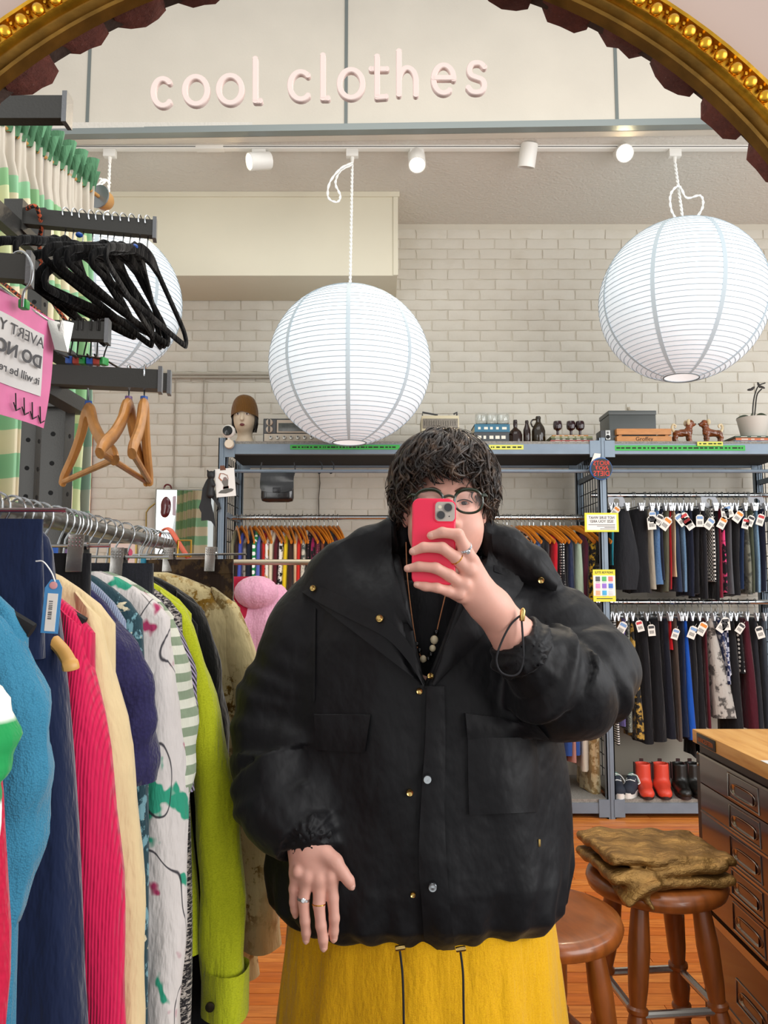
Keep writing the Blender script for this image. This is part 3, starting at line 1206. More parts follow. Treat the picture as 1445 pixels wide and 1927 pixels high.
M_tag = mat('white_card_tag', '#e9e4da', .7, vary=.04, vscale=60)
M_tagp = mat('tag_print', '#c23b3f', .7)
M_bar = mat('tag_barcode', '#3a3a3c', .7)


def swing_tag(parent, c, size=.05, tilt=0.0, accent=M_tagp, nm='price_tag'):
    """card hanging against a garment front"""
    w, h_ = size * .5, size * .8
    Mx = Matrix.Translation(Vector(c) - Vector(parent.location)) @ Matrix.Rotation(tilt, 4, 'Y')
    b = MB()
    b.prism([(-w, 0, -h_), (w, 0, -h_), (w, 0, h_ * .7), (w * .5, 0, h_), (-w * .5, 0, h_), (-w, 0, h_ * .7)], (0, .0015, 0), 0)
    b.box((-w * .8, -.0006, h_ * .30), (w * .8, 0, h_ * .75), 1)
    for k in range(5):
        b.box((-w * .6 + k * w * .26, -.0006, -h_ * .6), (-w * .6 + k * w * .26 + w * .13, 0, -h_ * .05), 2)
    b.tube([(0, .0008, h_ * .85), (R.uniform(-.3, .3) * w, .003, h_ * 1.5)], .0008, 4)
    return b.xf(Mx).build(nm, [M_tag, accent, M_bar], parent, smooth=False)


GN = [0]


def rack_garment(u0, u1, v0, v1, w0, w1, m, name, desc, where, cat, yf, dep, sh, hang, zr, tagat=None, yaw=0.0):
    GN[0] += 1
    p0, p1 = at(u0, v0, yf), at(u1, v1, yf)
    k = yf / FPX / 2
    Yc = RAILY
    zt = min(p0.z, zr - .095) if hang == 'c' else zr - .082
    b = slab(p0.x, p1.x, zt, p1.z, w0 * k, w1 * k, dep * (.85 if hang == 'c' else 1.0), dep, Yc, sh, GN[0])
    root = b.xf(Matrix.Translation((-p0.x, -Yc, -zt))).build(name, m, loc=(p0.x, Yc, zt), ang=70)
    tag(root, desc + ', ' + where, cat)
    if tagat:
        for (tu, tv) in tagat:
            q = at(tu, tv, Yc - dep - .02)
            swing_tag(root, q, R.uniform(.04, .052), R.uniform(-.7, .7), R.choice((M_tagp, M_bar, mat('tag_orange', '#e08a34', .7), mat('tag_blue', '#7e9fc9', .7))))
    lb = {'w': 'orange wooden hanger holding the ', 'c': 'chrome clip hanger holding the '}[hang] + desc
    place_hanger(hang, p0.x, zr, yaw + (R.uniform(.25, .5) if hang == 'w' else R.uniform(-.15, .15)), lb, {'w': 'orange wooden hangers on the back rail', 'c': 'clip hangers on the right bay rails'}[hang])
    return root


C = cloth
blk = C('black_cloth', '#121216')
left_list = [('sage-tan jacket', C('g_tan', '#8a8468')), ('dark brown cardigan', C('g_dbrown', '#35231d')), ('bright blue blouse', C('g_blue', '#4a57ad')), ('grey snake-print shirt', C('g_snake', '#9a9188', '#4d463f', 'print', scale=2)),
             ('dark navy shirt', C('g_navy', '#171c2c')), ('green top with big white dots', C('g_dots', '#1f8a4c', '#f1f1ea', 'dots', scale=1.1)), ('cornflower blue shirt', C('g_corn', '#5c6cc0')), ('scarlet top', C('g_scar', '#c02a24')),
             ('white blouse with bright flowers', C('g_wflor', '#efe9df', '#d9a441', 'floral', scale=1.6)), ('cream blouse', C('g_cream', '#e2d5b8')), ('maroon knit top', C('g_mar', '#5a1722')), ('white and black zigzag top', C('g_zig', '#e9e6df', '#17171a', 'print', scale=2.4)),
             ('lemon yellow top', C('g_yel', '#e5c21d')), ('chocolate brown blouse', C('g_choc', '#3d2722')), ('peach beige blouse', C('g_peach', '#d8b890')), ('tomato red shirt', C('g_tom', '#cf2f25')),
             ('grey and cream patterned shirt', C('g_gc', '#cfc8b5', '#4c534f', 'print', scale=1.8)), ('dark spotted blouse', C('g_dsp', '#241c22', '#b87a80', 'dots', scale=2.4)), ('magenta and black blouse', C('g_mag', '#8a1447', '#1a1016', 'print', scale=1.5)),
             ('wine red sequinned top', C('g_wine', '#4b1220', '#a05064', 'dots', scale=4)), ('rust brown top', C('g_rust', '#6a3628')), ('black blouse', blk), ('charcoal shirt', C('g_char', '#2b2c31')), ('plum top', C('g_plum', '#4a2036'))]
for i, (d, m) in enumerate(left_list):
    u = 433 + i * 8.6
    rack_garment(u, u - R.uniform(0, 5), 1020, 1235 + R.uniform(-15, 20), 10.5, 14, m, 'hanging_blouse', d, ORD[i] + ' from the left post on the back rail', 'top', 4.6, .19, .095, 'w', ZR1)
mid_list = [('white and black abstract top', C('g_wb', '#e6e2da', '#1b1b1f', 'print', scale=1.2)), ('tan blouse', C('g_tan2', '#b99a72')), ('black top', blk), ('navy spotted top', C('g_nspot', '#1c2440', '#c5b9a8', 'print', scale=4)), ('off-white narrow top', C('g_ow', '#ddd6c8')),
            ('speckled grey cardigan', C('g_spg', '#8b8b88', '#5a5a58', 'knit')), ('dark maroon shirt', C('g_mar2', '#4a151d')), ('ivory and maroon blouse', C('g_iv', '#e8e2d6')), ('black and white leaf print shirt', C('g_bwl', '#16161a', '#dedacf', 'print', scale=1.6)),
            ('sparkling navy blue dress', C('g_spn', '#1a2748', '#5d78a8', 'tweed', scale=.8)), ('black knit top', C('g_blkk', '#1a191d')), ('bright red top', C('g_red', '#b51424')), ('black top with white specks', C('g_bsp', '#121216', '#d8d8d2', 'dots', scale=2.6)),
            ('navy satin dress', C('g_nsat', '#1c2745', rough=.5)), ('mint green blouse', C('g_mint', '#a9bda8')), ('plum jersey top', C('g_plum2', '#4b1a2c')), ('black and yellow patterned top', C('g_by', '#1a1a1c', '#c9a02c', 'print', scale=2))]
mid_u = [908, 918, 929, 938, 947, 957, 970, 985, 1000, 1016, 1031, 1047, 1060, 1076, 1091, 1106, 1120]
for i, (d, m) in enumerate(mid_list):
    rack_garment(mid_u[i], mid_u[i] + R.uniform(-2, 8), 985, R.uniform(1140, 1172), 12, 20, m, 'hanging_blouse', d, ORD[len(mid_list) - 1 - i] + ' top from the riots sign, left of it', 'top', 4.6, .19, .095, 'w', ZR1)
for k, u in enumerate((945, 964, 993, 1008, 1038, 1068, 1098)):
    place_hanger('w', at(u, 985, 4.6).x, ZR1, R.uniform(.25, .5), 'spare orange wooden hanger among the tops left of the riots sign', 'orange wooden hangers on the back rail')
low = [('crimson dress', C('g_crim', '#7c1524'), 1052, 1455, 16), ('blue denim dress', C('g_bden', '#2b4a8c'), 1074, 1425, 20), ('black long skirt', blk, 1040, 1470, 22), ('cobalt blue skirt', C('g_cob', '#30529c'), 1090, 1422, 16), ('dusty pink skirt', C('g_dpk', '#b57f74'), 1084, 1438, 12), ('ivory long dress', C('g_iv2', '#d8cfbe'), 1106, 1452, 16), ('pale gold satin long dress', C('g_gsat', '#a58a5c', '#d9c9a0', 'print', rough=.35, scale=1.2, metal=.3), 1124, 1496, 26)]
for d, m, u, vb, w in low:
    rack_garment(u, u + R.uniform(-6, 4), 1190, vb, w * .8, w, m, 'long_skirt', d, 'low behind the raised elbow, left of the middle post', 'dress', 4.62, .17, .0, 'c', ZR1b)

up = [(1145, 1143, 1060, 12, 12, 'black trousers', blk, []), (1154, 1153, 1063, 9, 7, 'teal leggings', C('g_teal', '#15707f'), [(1158, 962)]), (1180, 1192, 1108, 22, 74, 'charcoal flared skirt', C('g_chsk', '#26272b'), []),
      (1208, 1214, 1116, 34, 44, 'wide black skirt', blk, []), (1227, 1231, 1110, 12, 13, 'stone beige trousers', C('g_stone', '#a39a8a'), [(1228, 972), (1226, 984)]), (1238, 1247, 1101, 12, 20, 'light blue flared jeans', C('g_ljean', '#5c7ea6', '#3f5f87', 'tweed', scale=2), [(1240, 978)]),
      (1250, 1252, 1090, 9, 10, 'navy narrow trousers', C('g_navy2', '#181d30'), [(1253, 985)]), (1260, 1259, 1114, 11, 12, 'olive grey trousers', C('g_olive', '#5d5c4a'), []), (1266, 1267, 1108, 5, 6, 'red trousers', C('g_red2', '#a3161f'), []),
      (1271, 1273, 1086, 4, 5, 'cream narrow trousers', C('g_cr2', '#dcc9a0'), []), (1279, 1282, 1112, 13, 16, 'indigo jeans', C('g_ind', '#232f46'), [(1281, 978)]), (1291, 1292, 1112, 10, 9, 'washed blue jeans', C('g_wash', '#6a8aa8', '#48647f', 'tweed', scale=2), [(1290, 976), (1296, 985)]),
      (1304, 1304, 1122, 11, 13, 'midnight blue jeans', C('g_midn', '#141a2c'), [(1317, 980)]), (1316, 1317, 1118, 13, 14, 'black jeans', blk, []), (1328, 1330, 1126, 12, 14, 'black velvet leggings', C('g_bvel', '#17161b'), [(1335, 985)]),
      (1345, 1346, 1094, 10, 8, 'black and white checked trousers', C('g_chk', '#e7e4dc', '#121214', 'check', scale=1.25), []), (1353, 1353, 1128, 9, 12, 'black flared trousers', blk, []), (1359, 1363, 1124, 8, 10, 'burgundy trousers', C('g_burg', '#73142a'), [(1364, 965), (1359, 984)]),
      (1368, 1370, 1114, 8, 10, 'black leggings with pink flowers', C('g_pkf', '#17121a', '#e0457a', 'print', scale=1.3), [(1371, 962)]), (1377, 1380, 1120, 8, 10, 'grey trousers', C('g_gry', '#55565a'), []), (1390, 1391, 1122, 14, 15, 'black cotton trousers', C('g_bcot', '#1b1b1e'), [(1389, 972)]),
      (1402, 1402, 1110, 9, 9, 'deep blue jeans', C('g_dbj', '#1b2d4c'), [(1403, 985)]), (1410, 1415, 1117, 9, 13, 'grey camouflage trousers', C('g_camo', '#7a7b6e', '#4a4c45', 'print', scale=1.3), [(1412, 980)]), (1421, 1423, 1115, 9, 9, 'moss green trousers', C('g_moss', '#4a5040'), [(1431, 978)]),
      (1430, 1432, 1113, 8, 10, 'pale blue jeans', C('g_pjean', '#7f9fb8', '#5b7d99', 'tweed', scale=2), []), (1440, 1442, 1114, 12, 13, 'dark navy trousers', C('g_navy3', '#12172a'), [])]
for i, (u0, u1, vb, w0, w1, d, m, tg) in enumerate(up):
    rack_garment(u0, u1, 950, vb, w0, w1, m, 'hanging_skirt' if 'skirt' in d else 'hanging_trousers', d, ORD[i] + ' from the riots sign on the upper right rail', 'skirt' if 'skirt' in d else 'trousers', 4.66, .13, .0, 'c', ZR2a, tg)
lo_ = [(1146, 1148, 1340, 13, 14, 'black skirt with white flecks', C('h_bw', '#17171a', '#d9d6cf', 'print', scale=2.5), []), (1160, 1164, 1402, 10, 9, 'black and white striped trousers', C('h_str', '#101013', '#ecebe6', 'stripe', scale=1.9), []), (1168, 1172, 1346, 6, 7, 'tan trousers', C('h_tan', '#8d6a44'), [(1170, 1182)]),
       (1176, 1177, 1370, 6, 7, 'lavender skirt', C('h_lav', '#6d639a'), []), (1186, 1190, 1378, 8, 10, 'green checked trousers with red flowers', C('h_gchk', '#3d473f', '#a7a99b', 'tweed', scale=1.2), []), (1193, 1207, 1392, 9, 22, 'black skirt with gold pattern', C('h_gold', '#121110', '#b08c3e', 'print', scale=1.5, rough=.5), [(1204, 1178)]),
       (1214, 1222, 1402, 18, 26, 'plain black long skirt', blk, [(1226, 1186)]), (1238, 1246, 1396, 22, 30, 'wide black velvet skirt', C('h_bv', '#0e0e12'), []), (1256, 1265, 1392, 14, 24, 'ink navy skirt', C('h_ink', '#10131f'), []), (1264, 1265, 1225, 6, 6, 'bright red short skirt', C('h_red', '#c4161f'), []),
       (1276, 1284, 1395, 12, 10, 'brown velvet trousers', C('h_brn', '#4b3e36'), [(1271, 1193)]), (1286, 1295, 1390, 8, 14, 'navy denim skirt', C('h_nden', '#15223d'), []), (1293, 1310, 1392, 10, 22, 'royal blue long skirt', C('h_roy', '#134fae'), []), (1307, 1314, 1400, 12, 20, 'black pleated skirt', C('h_bp', '#141417'), [(1303, 1190)]),
       (1320, 1328, 1430, 14, 24, 'black jersey skirt', blk, [(1321, 1183)]), (1332, 1340, 1370, 7, 10, 'dark red skirt', C('h_dred', '#4d0f1c'), []), (1340, 1374, 1352, 12, 54, 'grey and white marbled skirt', C('h_marb', '#b9b4ac', '#55524f', 'print', scale=.9), []), (1357, 1375, 1270, 8, 10, 'blue and white patterned skirt', C('h_bwp', '#2c3a66', '#d3d6dd', 'print', scale=2), [(1359, 1178), (1366, 1174)]),
       (1370, 1377, 1290, 8, 9, 'navy check skirt', C('h_nchk', '#1b2446', '#b9bccb', 'check', scale=.5), []), (1379, 1396, 1420, 16, 30, 'black crepe skirt', C('h_bcr', '#151518'), []), (1392, 1402, 1270, 10, 11, 'black skirt with white dots', C('h_bdot', '#131316', '#e6e6e0', 'dots', scale=1.6), [(1393, 1182)]),
       (1410, 1424, 1374, 14, 30, 'burgundy velvet skirt', C('h_burg', '#4a1220'), []), (1428, 1436, 1372, 12, 16, 'charcoal skirt', C('h_char', '#222329'), [(1430, 1190)]), (1442, 1448, 1372, 10, 14, 'slate trousers', C('h_slate', '#2b3038'), [])]
for i, (u0, u1, vb, w0, w1, d, m, tg) in enumerate(lo_):
    rack_garment(u0, u1, 1155, vb, w0, w1, m, 'hanging_skirt' if 'skirt' in d else 'hanging_trousers', d, ORD[i] + ' from the middle post on the lower right rail', 'skirt' if 'skirt' in d else 'trousers', 4.66, .13, .0, 'c', ZR2b, tg)
for k in range(14):
    place_hanger('c', PX[1] + .1 + k * .08, ZR2a, R.uniform(-.2, .2), 'spare chrome clip hanger among the trousers right of the riots sign', 'clip hangers on the right bay rails')

# clear plastic size rings on the upper right rail
M_clear = mat('frosted_plastic', '#dfe1e8', .3, alpha=.55)
for u, lab in ((1160, 'frosted round size divider on the upper right rail beside the post'), (1335, 'frosted round size divider in the middle of the upper right rail'), (1424, 'frosted round size divider near the right end of the upper rail')):
    p = at(u, 940, RAILY - .02)
    b = MB()
    P = []
    for i in range(33):
        a = math.radians(25 + 320 * i / 32)
        P.append([(p.x + r_ * math.sin(a), p.y - r_ * math.cos(a) * .55, p.z - .01 - r_ * math.cos(a)) for r_ in (.018, .052)])
    tag(b.sheet(P, (.0, .003, 0)).build('size_divider', M_clear, smooth=False), lab, 'size divider', 'frosted size dividers')
p, q = at(1112, 854, FY - .033), at(1127, 876, FY - .033)
tag(MB().prism([(p.x - .01, FY - .034, q.z), (q.x, FY - .034, q.z + .015), (q.x + .012, FY - .034, p.z), (p.x + .02, FY - .034, p.z + .004)], (0, .002, 0)).build('paper_slip', M_tag, smooth=False), 'white paper slip tucked behind the round riots sign', 'paper')

# ================================================================== THINGS ON AND AROUND THE BACK RACK
ZT = ZS + .016          # top of the shelf board
SY = 4.585


def S(u, v, Y=SY):
    return at(u, v, Y)


PXM = SY / FPX          # metres per photo pixel at the shelf items


def zshift(root_z, v, Y=SY):
    return at(700, v, Y).z - root_z


# mannequin head + beanie
M_skinp = mat('mannequin_plaster', '#d9c6ac', .45, vary=.06, vscale=20)
MHY = SY + .09
hx = S(460, 800, MHY).x
hr = thing('mannequin_head', 'painted mannequin head wearing a brown beanie on the shelf left end', 'mannequin head', (hx, MHY, ZT))


def f_head(P):
    d = d_ell(P, (0, 0, .175), (.068, .08, .095))
    d = smin(d, d_ell(P, (0, -.02, .125), (.048, .05, .05)), .03)
    d = smin(d, d_caps(P, (0, .02, .11), (0, .025, .02), .042, .05), .025)
    d = smin(d, d_ell(P, (0, .02, .0), (.085, .07, .025)), .04)
    d = smin(d, d_caps(P, (0, -.078, .175), (0, -.092, .145), .007, .012), .012)
    d = smin(d, d_ell(P, (0, -.070, .115), (.02, .012, .008)), .008)
    for s_ in (-1, 1):
        d = smax(d, -d_ell(P, (s_ * .028, -.085, .18), (.018, .014, .010)), .012)
    return smax(d, -P[:, 2], .002)


V, F = sdf_mesh(f_head, (-.1, -.12, -.03), (.1, .12, .29), .005)
obj('plaster_head', np_mesh('plaster_head', relax(V, F, 1), F, M_skinp), hr)
for s_ in (-1, 1):
    MB().sphere((s_ * .028, -.072, .18), .011, 10, 6, sc=(1.2, .6, .6)).build('painted_eye', mat('eye_white', '#e5dfd8', .3), hr)
    MB().sphere((s_ * .028, -.079, .18), .0055, 8, 6, sc=(1, .4, 1)).build('painted_iris', mat('iris_dark', '#3a2320', .3), hr)
    MB().tube([(s_ * .045, -.071, .197), (s_ * .03, -.078, .205), (s_ * .014, -.080, .199)], [.002, .0035, .002], 6).build('painted_brow', mat('brow_red', '#8a3a42', .6), hr)
MB().sphere((0, -.078, .114), .015, 10, 6, sc=(1, .45, .6)).build('painted_lips', mat('lips_dark', '#6b2a2c', .4), hr)
M_bean = cloth('brown_ribbed_knit', '#7d5626', '#5a3a16', 'rib', scale=1.2)
bn = MB()
P = []
for i in range(13):
    f = i / 12
    a = f * PI / 2
    rr, zz = math.cos(a), math.sin(a)
    z = .175 + (.118 * zz if f > .12 else .04 * f)
    row = []
    for j in range(48):
        w = 2 * PI * j / 48
        k = 1 + (.018 if j % 2 else 0)
        dz = -.05 * max(0, math.sin(w)) * (1 - f) - .02 * (1 - f) * abs(math.cos(w))
        row.append((.083 * rr ** .55 * k * math.cos(w), .004 + .096 * rr ** .55 * k * math.sin(w), z + .02 + dz))
    P.append(row)
bn.grid(P, closed_u=True)
tag(bn.build('beanie', M_bean, loc=(hx, MHY, ZT), ang=180), 'brown ribbed knit beanie on the mannequin head', 'hat')
hb = MB()
for k in range(70):
    w = R.uniform(-.3, PI + .3)
    x0, y0 = .074 * math.cos(w), .01 + .085 * math.sin(w)
    hb.tube([(x0, y0, .185), (x0 * 1.02, y0 * 1.02 + .004, .14), (x0 * .95 + R.uniform(-.008, .008), y0 + R.uniform(-.004, .01), R.uniform(.085, .12))], [.006, .006, .002], 5)
hb.build('wig_hair', mat('wig_black', '#1e1714', .5), hr)

# security camera on a disc base by the post
cx = S(431, 815, FY - .03)
sc_ = thing('webcam', 'round white and black webcam fixed to the left end of the shelf', 'camera', (cx.x, FY - .05, S(431, 812, FY - .05).z))
k = (FY - .04) / FPX
MB().sphere((0, 0, 0), 13 * k, 18, 12, sc=(1, .7, 1)).build('camera_ball', M_white, sc_)
MB().lathe((0, -8.6 * k, 0), [(.001, -.010), (8.5 * k, -.006), (9.5 * k, 0)], 18, axis=(0, 1, 0)).build('camera_lens', mat('black_gloss', '#0a0d0c', .12), sc_)
MB().lathe((2 * k, 0, -24 * k), [(9 * k, -.012), (9.5 * k, 0), (8 * k, .012)], 18, axis=(0, -1, 0)).build('base_disc', mat('base_cream', '#e2d3bd', .5), sc_)
MB().tube([(0, 0, -10 * k), (2 * k, .0, -20 * k)], .007, 8).build('neck', M_white, sc_)

# stereo radios
M_dk = mat('dark_grey_plastic', '#3c3d3e', .5)
M_lt = mat('pale_radio_face', '#c9bba8', .45)


def radio(u0, u1, v0, v1, label, style):
    x0, x1 = S(u0, 800).x, S(u1, 800).x
    h_ = (v1 - v0) * PXM
    z0 = ZT if style == 0 else ZT
    r = thing('vintage_radio', label, 'radio', ((x0 + x1) / 2, SY, z0))
    w = (x1 - x0) / 2
    MB().box((-w, 0, 0), (w, .2, h_), 0, .008).build('case', M_dk if style == 0 else mat('cream_plastic', '#cabf9f', .5), r)
    if style == 0:
        MB().box((-w + .008, -.006, .008), (w - .008, .004, h_ * .36), 0, .003).build('control_strip', M_lt, r)
        MB().box((-w + .008, -.006, h_ * .38), (-w * .62, .004, h_ - .01), 0, .003).build('knob_panel', mat('mid_grey_panel', '#5b5d5f', .5), r)
        MB().box((-w * .6, -.007, h_ * .40), (w - .01, .004, h_ - .01), 0, .003).build('dial_frame', M_lt, r)
        MB().box((-w * .55, -.009, h_ * .46), (w - .03, .004, h_ - .03), 0, .002).build('dial_window', mat('dial_glass', '#4d514c', .2, vary=.3, vscale=40), r)
        for z in (h_ * .53, h_ * .82):
            MB().lathe((-w * .81, -.006, z), [(.021, -.002), (.02, .012), (.012, .014)], 18, axis=(0, -1, 0)).build('big_knob', M_lt, r)
            MB().box((-w * .81 - .005, -.026, z - .017), (-w * .81 + .005, -.018, z + .017)).build('knob_grip', M_dk, r)
        for k in range(9):
            x = -w + .05 + k * (2 * w - .08) / 8.3
            MB().lathe((x, -.006, h_ * .19), [(.011, 0), (.010, .014), (.006, .015)], 14, axis=(0, -1, 0)).build('small_knob', mat('knob_silver', '#b9b6ae', .3, .6), r)
            MB().box((x - .003, -.024, h_ * .19), (x + .003, -.0205, h_ * .19 + .009)).build('knob_mark', M_dk, r)
    else:
        MB().box((-w * .93, -.004, h_ * .52), (w * .93, .003, h_ * .88), 0, .002).build('dial_window', mat('radio_scale', '#7b7468', .4, vary=.4, vscale=140, stretch=(6, 1, 1)), r)
        for k in range(14):
            x = -w * .85 + k * w * .125
            MB().box((x, -.0055, h_ * .62), (x + .002, -.003, h_ * .80)).build('dial_mark', mat('dial_print', '#3a352e', .6), r)
        for x in (w * .45, w * .72):
            MB().lathe((x, -.002, h_ * .25), [(.011, 0), (.01, .014)], 14, axis=(0, -1, 0)).build('small_knob', M_dk if x > w * .6 else M_lt, r)
        MB().tube([(-w * .92, .05, h_), (-w * .92, .05, h_ + .03), (-w * .1, .05, h_ + .012)], .006, 8).build('antenna', M_dk, r)
        MB().tube([(w * .92, .05, h_), (w * .92, .05, h_ + .03), (w * .75, .05, h_ + .018)], .006, 8).build('handle_bracket', M_dk, r)
        MB().box((-w * .9, -.004, h_ * .03), (w * .3, .003, h_ * .4), 0, .002).build('speaker_grille', mat('grille_dark', '#55504a', .6), r)
    return r


radio(495, 625, 780, 827, 'old stereo receiver with round knobs on the shelf beside the mannequin head', 0)
radio(793, 864, 776, 829, 'small cream transistor radio on the shelf right behind the dark hair', 1)


# books
def book(x0, x1, y0, y1, z0, h_, ccol, label, yaw=0.0):
    c = ((x0 + x1) / 2, (y0 + y1) / 2, z0)
    r = thing('book', label, 'book', c)
    r.rotation_euler = (0, 0, yaw)
    w, d = (x1 - x0) / 2, (y1 - y0) / 2
    m = mat('cover_' + ccol, ccol, .5)
    MB().box((-w, -d, 0), (w, d, .003)).box((-w, -d, h_ - .003), (w, d, h_)).box((-w, -d, .002), (w, -d + .004, h_ - .002)).build('cover', m, r, smooth=False)
    MB().box((-w + .004, -d + .003, .003), (w - .004, d - .006, h_ - .003)).build('pages', mat('page_edges', '#d8cfba', .9), r, smooth=False)
    b = MB()
    for k in range(5):
        a = -w * .8 + k * w * .34
        b.box((a, -d - .0006, h_ * .35), (a + w * R.uniform(.12, .26), -d, h_ * .65))
    b.build('spine_print', mat('spine_ink', '#e6dfcf', .7) if ccol != '#c9c0a8' else M_dk, r, smooth=False)
    return r


xa, xb = S(892, 830).x, S(958, 830).x
book(xa, xb, SY, SY + .2, ZT, .066, '#3e4144', 'thick dark grey book under the blue book, left of the brown bottles')
book(xa + .004, xb + .006, SY + .01, SY + .2, ZT + .066, .05, '#2d6a84', 'teal blue book under the three clear glasses', .01)
M_glass = mat('clear_glass', '#f4f7f7', .03, trans=1.0)
for i, u in enumerate((906, 926, 947)):
    p = S(u, 800, SY + .08)
    b = MB().lathe((0, 0, 0), [(.001, .004), (.026, .002), (.036, .02), (.040, .045), (.036, .078), (.033, .078), (.037, .045), (.033, .02), (.024, .008), (.001, .008)], 22, cap=False)
    tag(b.build('drinking_glass', M_glass, loc=(p.x, SY + .08, ZT + .116), ang=60), ('leftmost', 'middle', 'rightmost')[i] + ' of three clear tumblers on the blue book', 'glass', 'clear glasses on the shelf')

M_amber = mat('brown_bottle_glass', '#2a1109', .08, trans=.35, spec=.6)
M_olive = mat('olive_bottle_glass', '#2a1d08', .08, trans=.35, spec=.6)


def bottle(u, prof, m, label, handle=False):
    p = S(u, 820)
    r = thing('glass_bottle', label, 'bottle', (p.x, SY + .06, ZT), 'brown bottles on the shelf')
    k = PXM
    MB().lathe((0, 0, 0), [(a * k, b * k) for a, b in prof], 24).build('bottle_body', m, r)
    if handle:
        MB().tube(smooth_path([(-5 * k, 0, 49 * k), (-11 * k, 0, 48 * k), (-14 * k, 0, 42 * k), (-11 * k, 0, 34 * k)], 4), 1.6 * k, 8).build('bottle_handle', m, r)
    ring = prof[-2]
    MB().lathe((0, 0, 0), [(ring[0] * k * 1.12, (ring[1] - 4) * k), (ring[0] * k * 1.12, (ring[1] - 1) * k)], 18).build('bottle_lip', m, r)
    return r


bottle(973, [(11, 0), (13, 2), (13.2, 18), (11, 25), (6, 30), (3.6, 33), (4.2, 40), (3.6, 47), (3.2, 48)], M_amber, 'squat dark brown flask bottle beside the blue book')
bottle(995, [(6, 0), (7, 1.5), (7, 28), (5, 34), (3.2, 40), (3.2, 46), (3, 47)], M_amber, 'slim amber brown bottle between two bigger bottles')
bottle(1017, [(12, 0), (13.2, 2), (13.2, 26), (11, 34), (6.5, 41), (4.8, 44), (4.6, 54), (4.2, 55)], M_olive, 'tall olive brown jug bottle with a small handle', True)
xa, xb = S(1036, 830).x, S(1117, 830).x
book(xa, xb, SY, SY + .16, ZT, .016, '#a9403c', 'red book at the bottom of the stack under the goblets')
book(xa + .006, xb - .004, SY + .004, SY + .16, ZT + .016, .013, '#51583f', 'dark olive book in the stack under the goblets')
book(xa + .002, xb - .006, SY + .002, SY + .16, ZT + .029, .011, '#7f8150', 'moss green book in the stack under the goblets')
book(xa + .012, xb - .03, SY + .006, SY + .15, ZT + .040, .008, '#c98a4c', 'thin orange tan book on top under the goblets')
M_ruby = mat('ruby_glass', '#2b060c', .1, trans=.3, spec=.6)
for i, (u, n) in enumerate(((1049, 'goblet standing apart, nearest the jug bottle'), (1074, 'goblet in the middle of the three'), (1091, 'goblet at the end of the book stack'))):
    p = S(u, 800, SY + .06)
    k = PXM
    r = thing('wine_goblet', 'dark ruby glass ' + n, 'goblet', (p.x, SY + .06, ZT + .048), 'ruby goblets on the books')
    MB().lathe((0, 0, 0), [(6 * k, 0), (5 * k, 1.2 * k), (2.6 * k, 3 * k), (2.3 * k, 10 * k), (3.4 * k, 13 * k)], 16).build('goblet_stem', M_ruby, r)
    P = [(3.4 * k, 12.5 * k), (7.5 * k, 15 * k), (8.6 * k, 20 * k), (8.3 * k, 26 * k), (7.4 * k, 30 * k), (6.8 * k, 30 * k), (7.6 * k, 21 * k), (.001, 15 * k)]
    b = MB().lathe((0, 0, 0), P, 20, cap=False)
    b.v = [(x * (1 + .03 * math.sin(12 * math.atan2(y_, x))), y_ * (1 + .03 * math.sin(12 * math.atan2(y_, x))), z) for x, y_, z in b.v]
    b.build('goblet_cup', M_ruby, r)

# small speaker, crate, dark box, ornament
k = PXM
sp = thing('mini_speaker', 'tiny black speaker with a silver front at the post top', 'speaker', (S(1140, 820).x, SY, ZT))
MB().box((-10 * k, 0, 0), (8 * k, .1, 24 * k), 0, .004).build('speaker_case', M_dk, sp)
MB().box((-1 * k, -.005, 6 * k), (8 * k, .002, 24 * k), 0, .003).build('speaker_plate', mat('silver_plate', '#b8b8b4', .35, .5), sp)
MB().lathe((3.5 * k, -.005, 11 * k), [(4 * k, 0), (3.4 * k, .004), (1.5 * k, .001), (.0005, .003)], 16, axis=(0, -1, 0)).build('woofer', mat('cone_black', '#131313', .6), sp)
MB().lathe((3.5 * k, -.005, 19 * k), [(2.2 * k, 0), (1.5 * k, .004), (.0005, .005)], 14, axis=(0, -1, 0)).build('tweeter', mat('cone_grey', '#6b6b69', .5), sp)
cr = thing('wooden_crate', 'varnished slatted wooden crate with dark lettering under the grey box', 'crate', (S(1210, 820).x, SY - .02, ZT))
M_cw = mat('crate_wood', '#c08247', .5, vary=.15, vscale=20, stretch=(1, 8, 8))
w = 52 * k
for z0, z1 in ((0, 11.5 * k), (14.5 * k, 26 * k)):
    for y_ in (0, .26):
        MB().box((-w, y_, z0), (w, y_ + .012, z1), 0, .002).build('slat', M_cw, cr)
    for x in (-w, w - .012):
        MB().box((x, .012, z0), (x + .012, .26, z1), 0, .002).build('slat', M_cw, cr)
for x in (-w + .014, w - .034):
    MB().box((x, .012, 0), (x + .02, .03, 26 * k), 0, .002).build('corner_post', M_cw, cr)
MB().box((-w + .012, .012, 0), (w - .012, .26, .01)).build('crate_floor', M_cw, cr)
put_text(MB(), 'Groffey', .034, (0, -.0004, 2.6 * k), (1, 0, 0), (0, 0, 1), (0, -1, 0), depth=.0004).build('lettering', mat('burnt_lettering', '#3d2412', .7), cr, smooth=False)
bx_ = thing('metal_box', 'dark grey lidded box standing in the wooden crate', 'box', (S(1194, 820).x, SY + .02, ZT + .012))
MB().box((-46 * k, 0, 0), (44 * k, .2, 52 * k), 0, .004).build('box_body', mat('dark_slate_box', '#414644', .4, vary=.08, vscale=8), bx_)
MB().box((-47 * k, -.003, 52 * k), (45 * k, .205, 60 * k), 0, .004).build('box_lid', mat('dark_slate_lid', '#4b504e', .4), bx_)
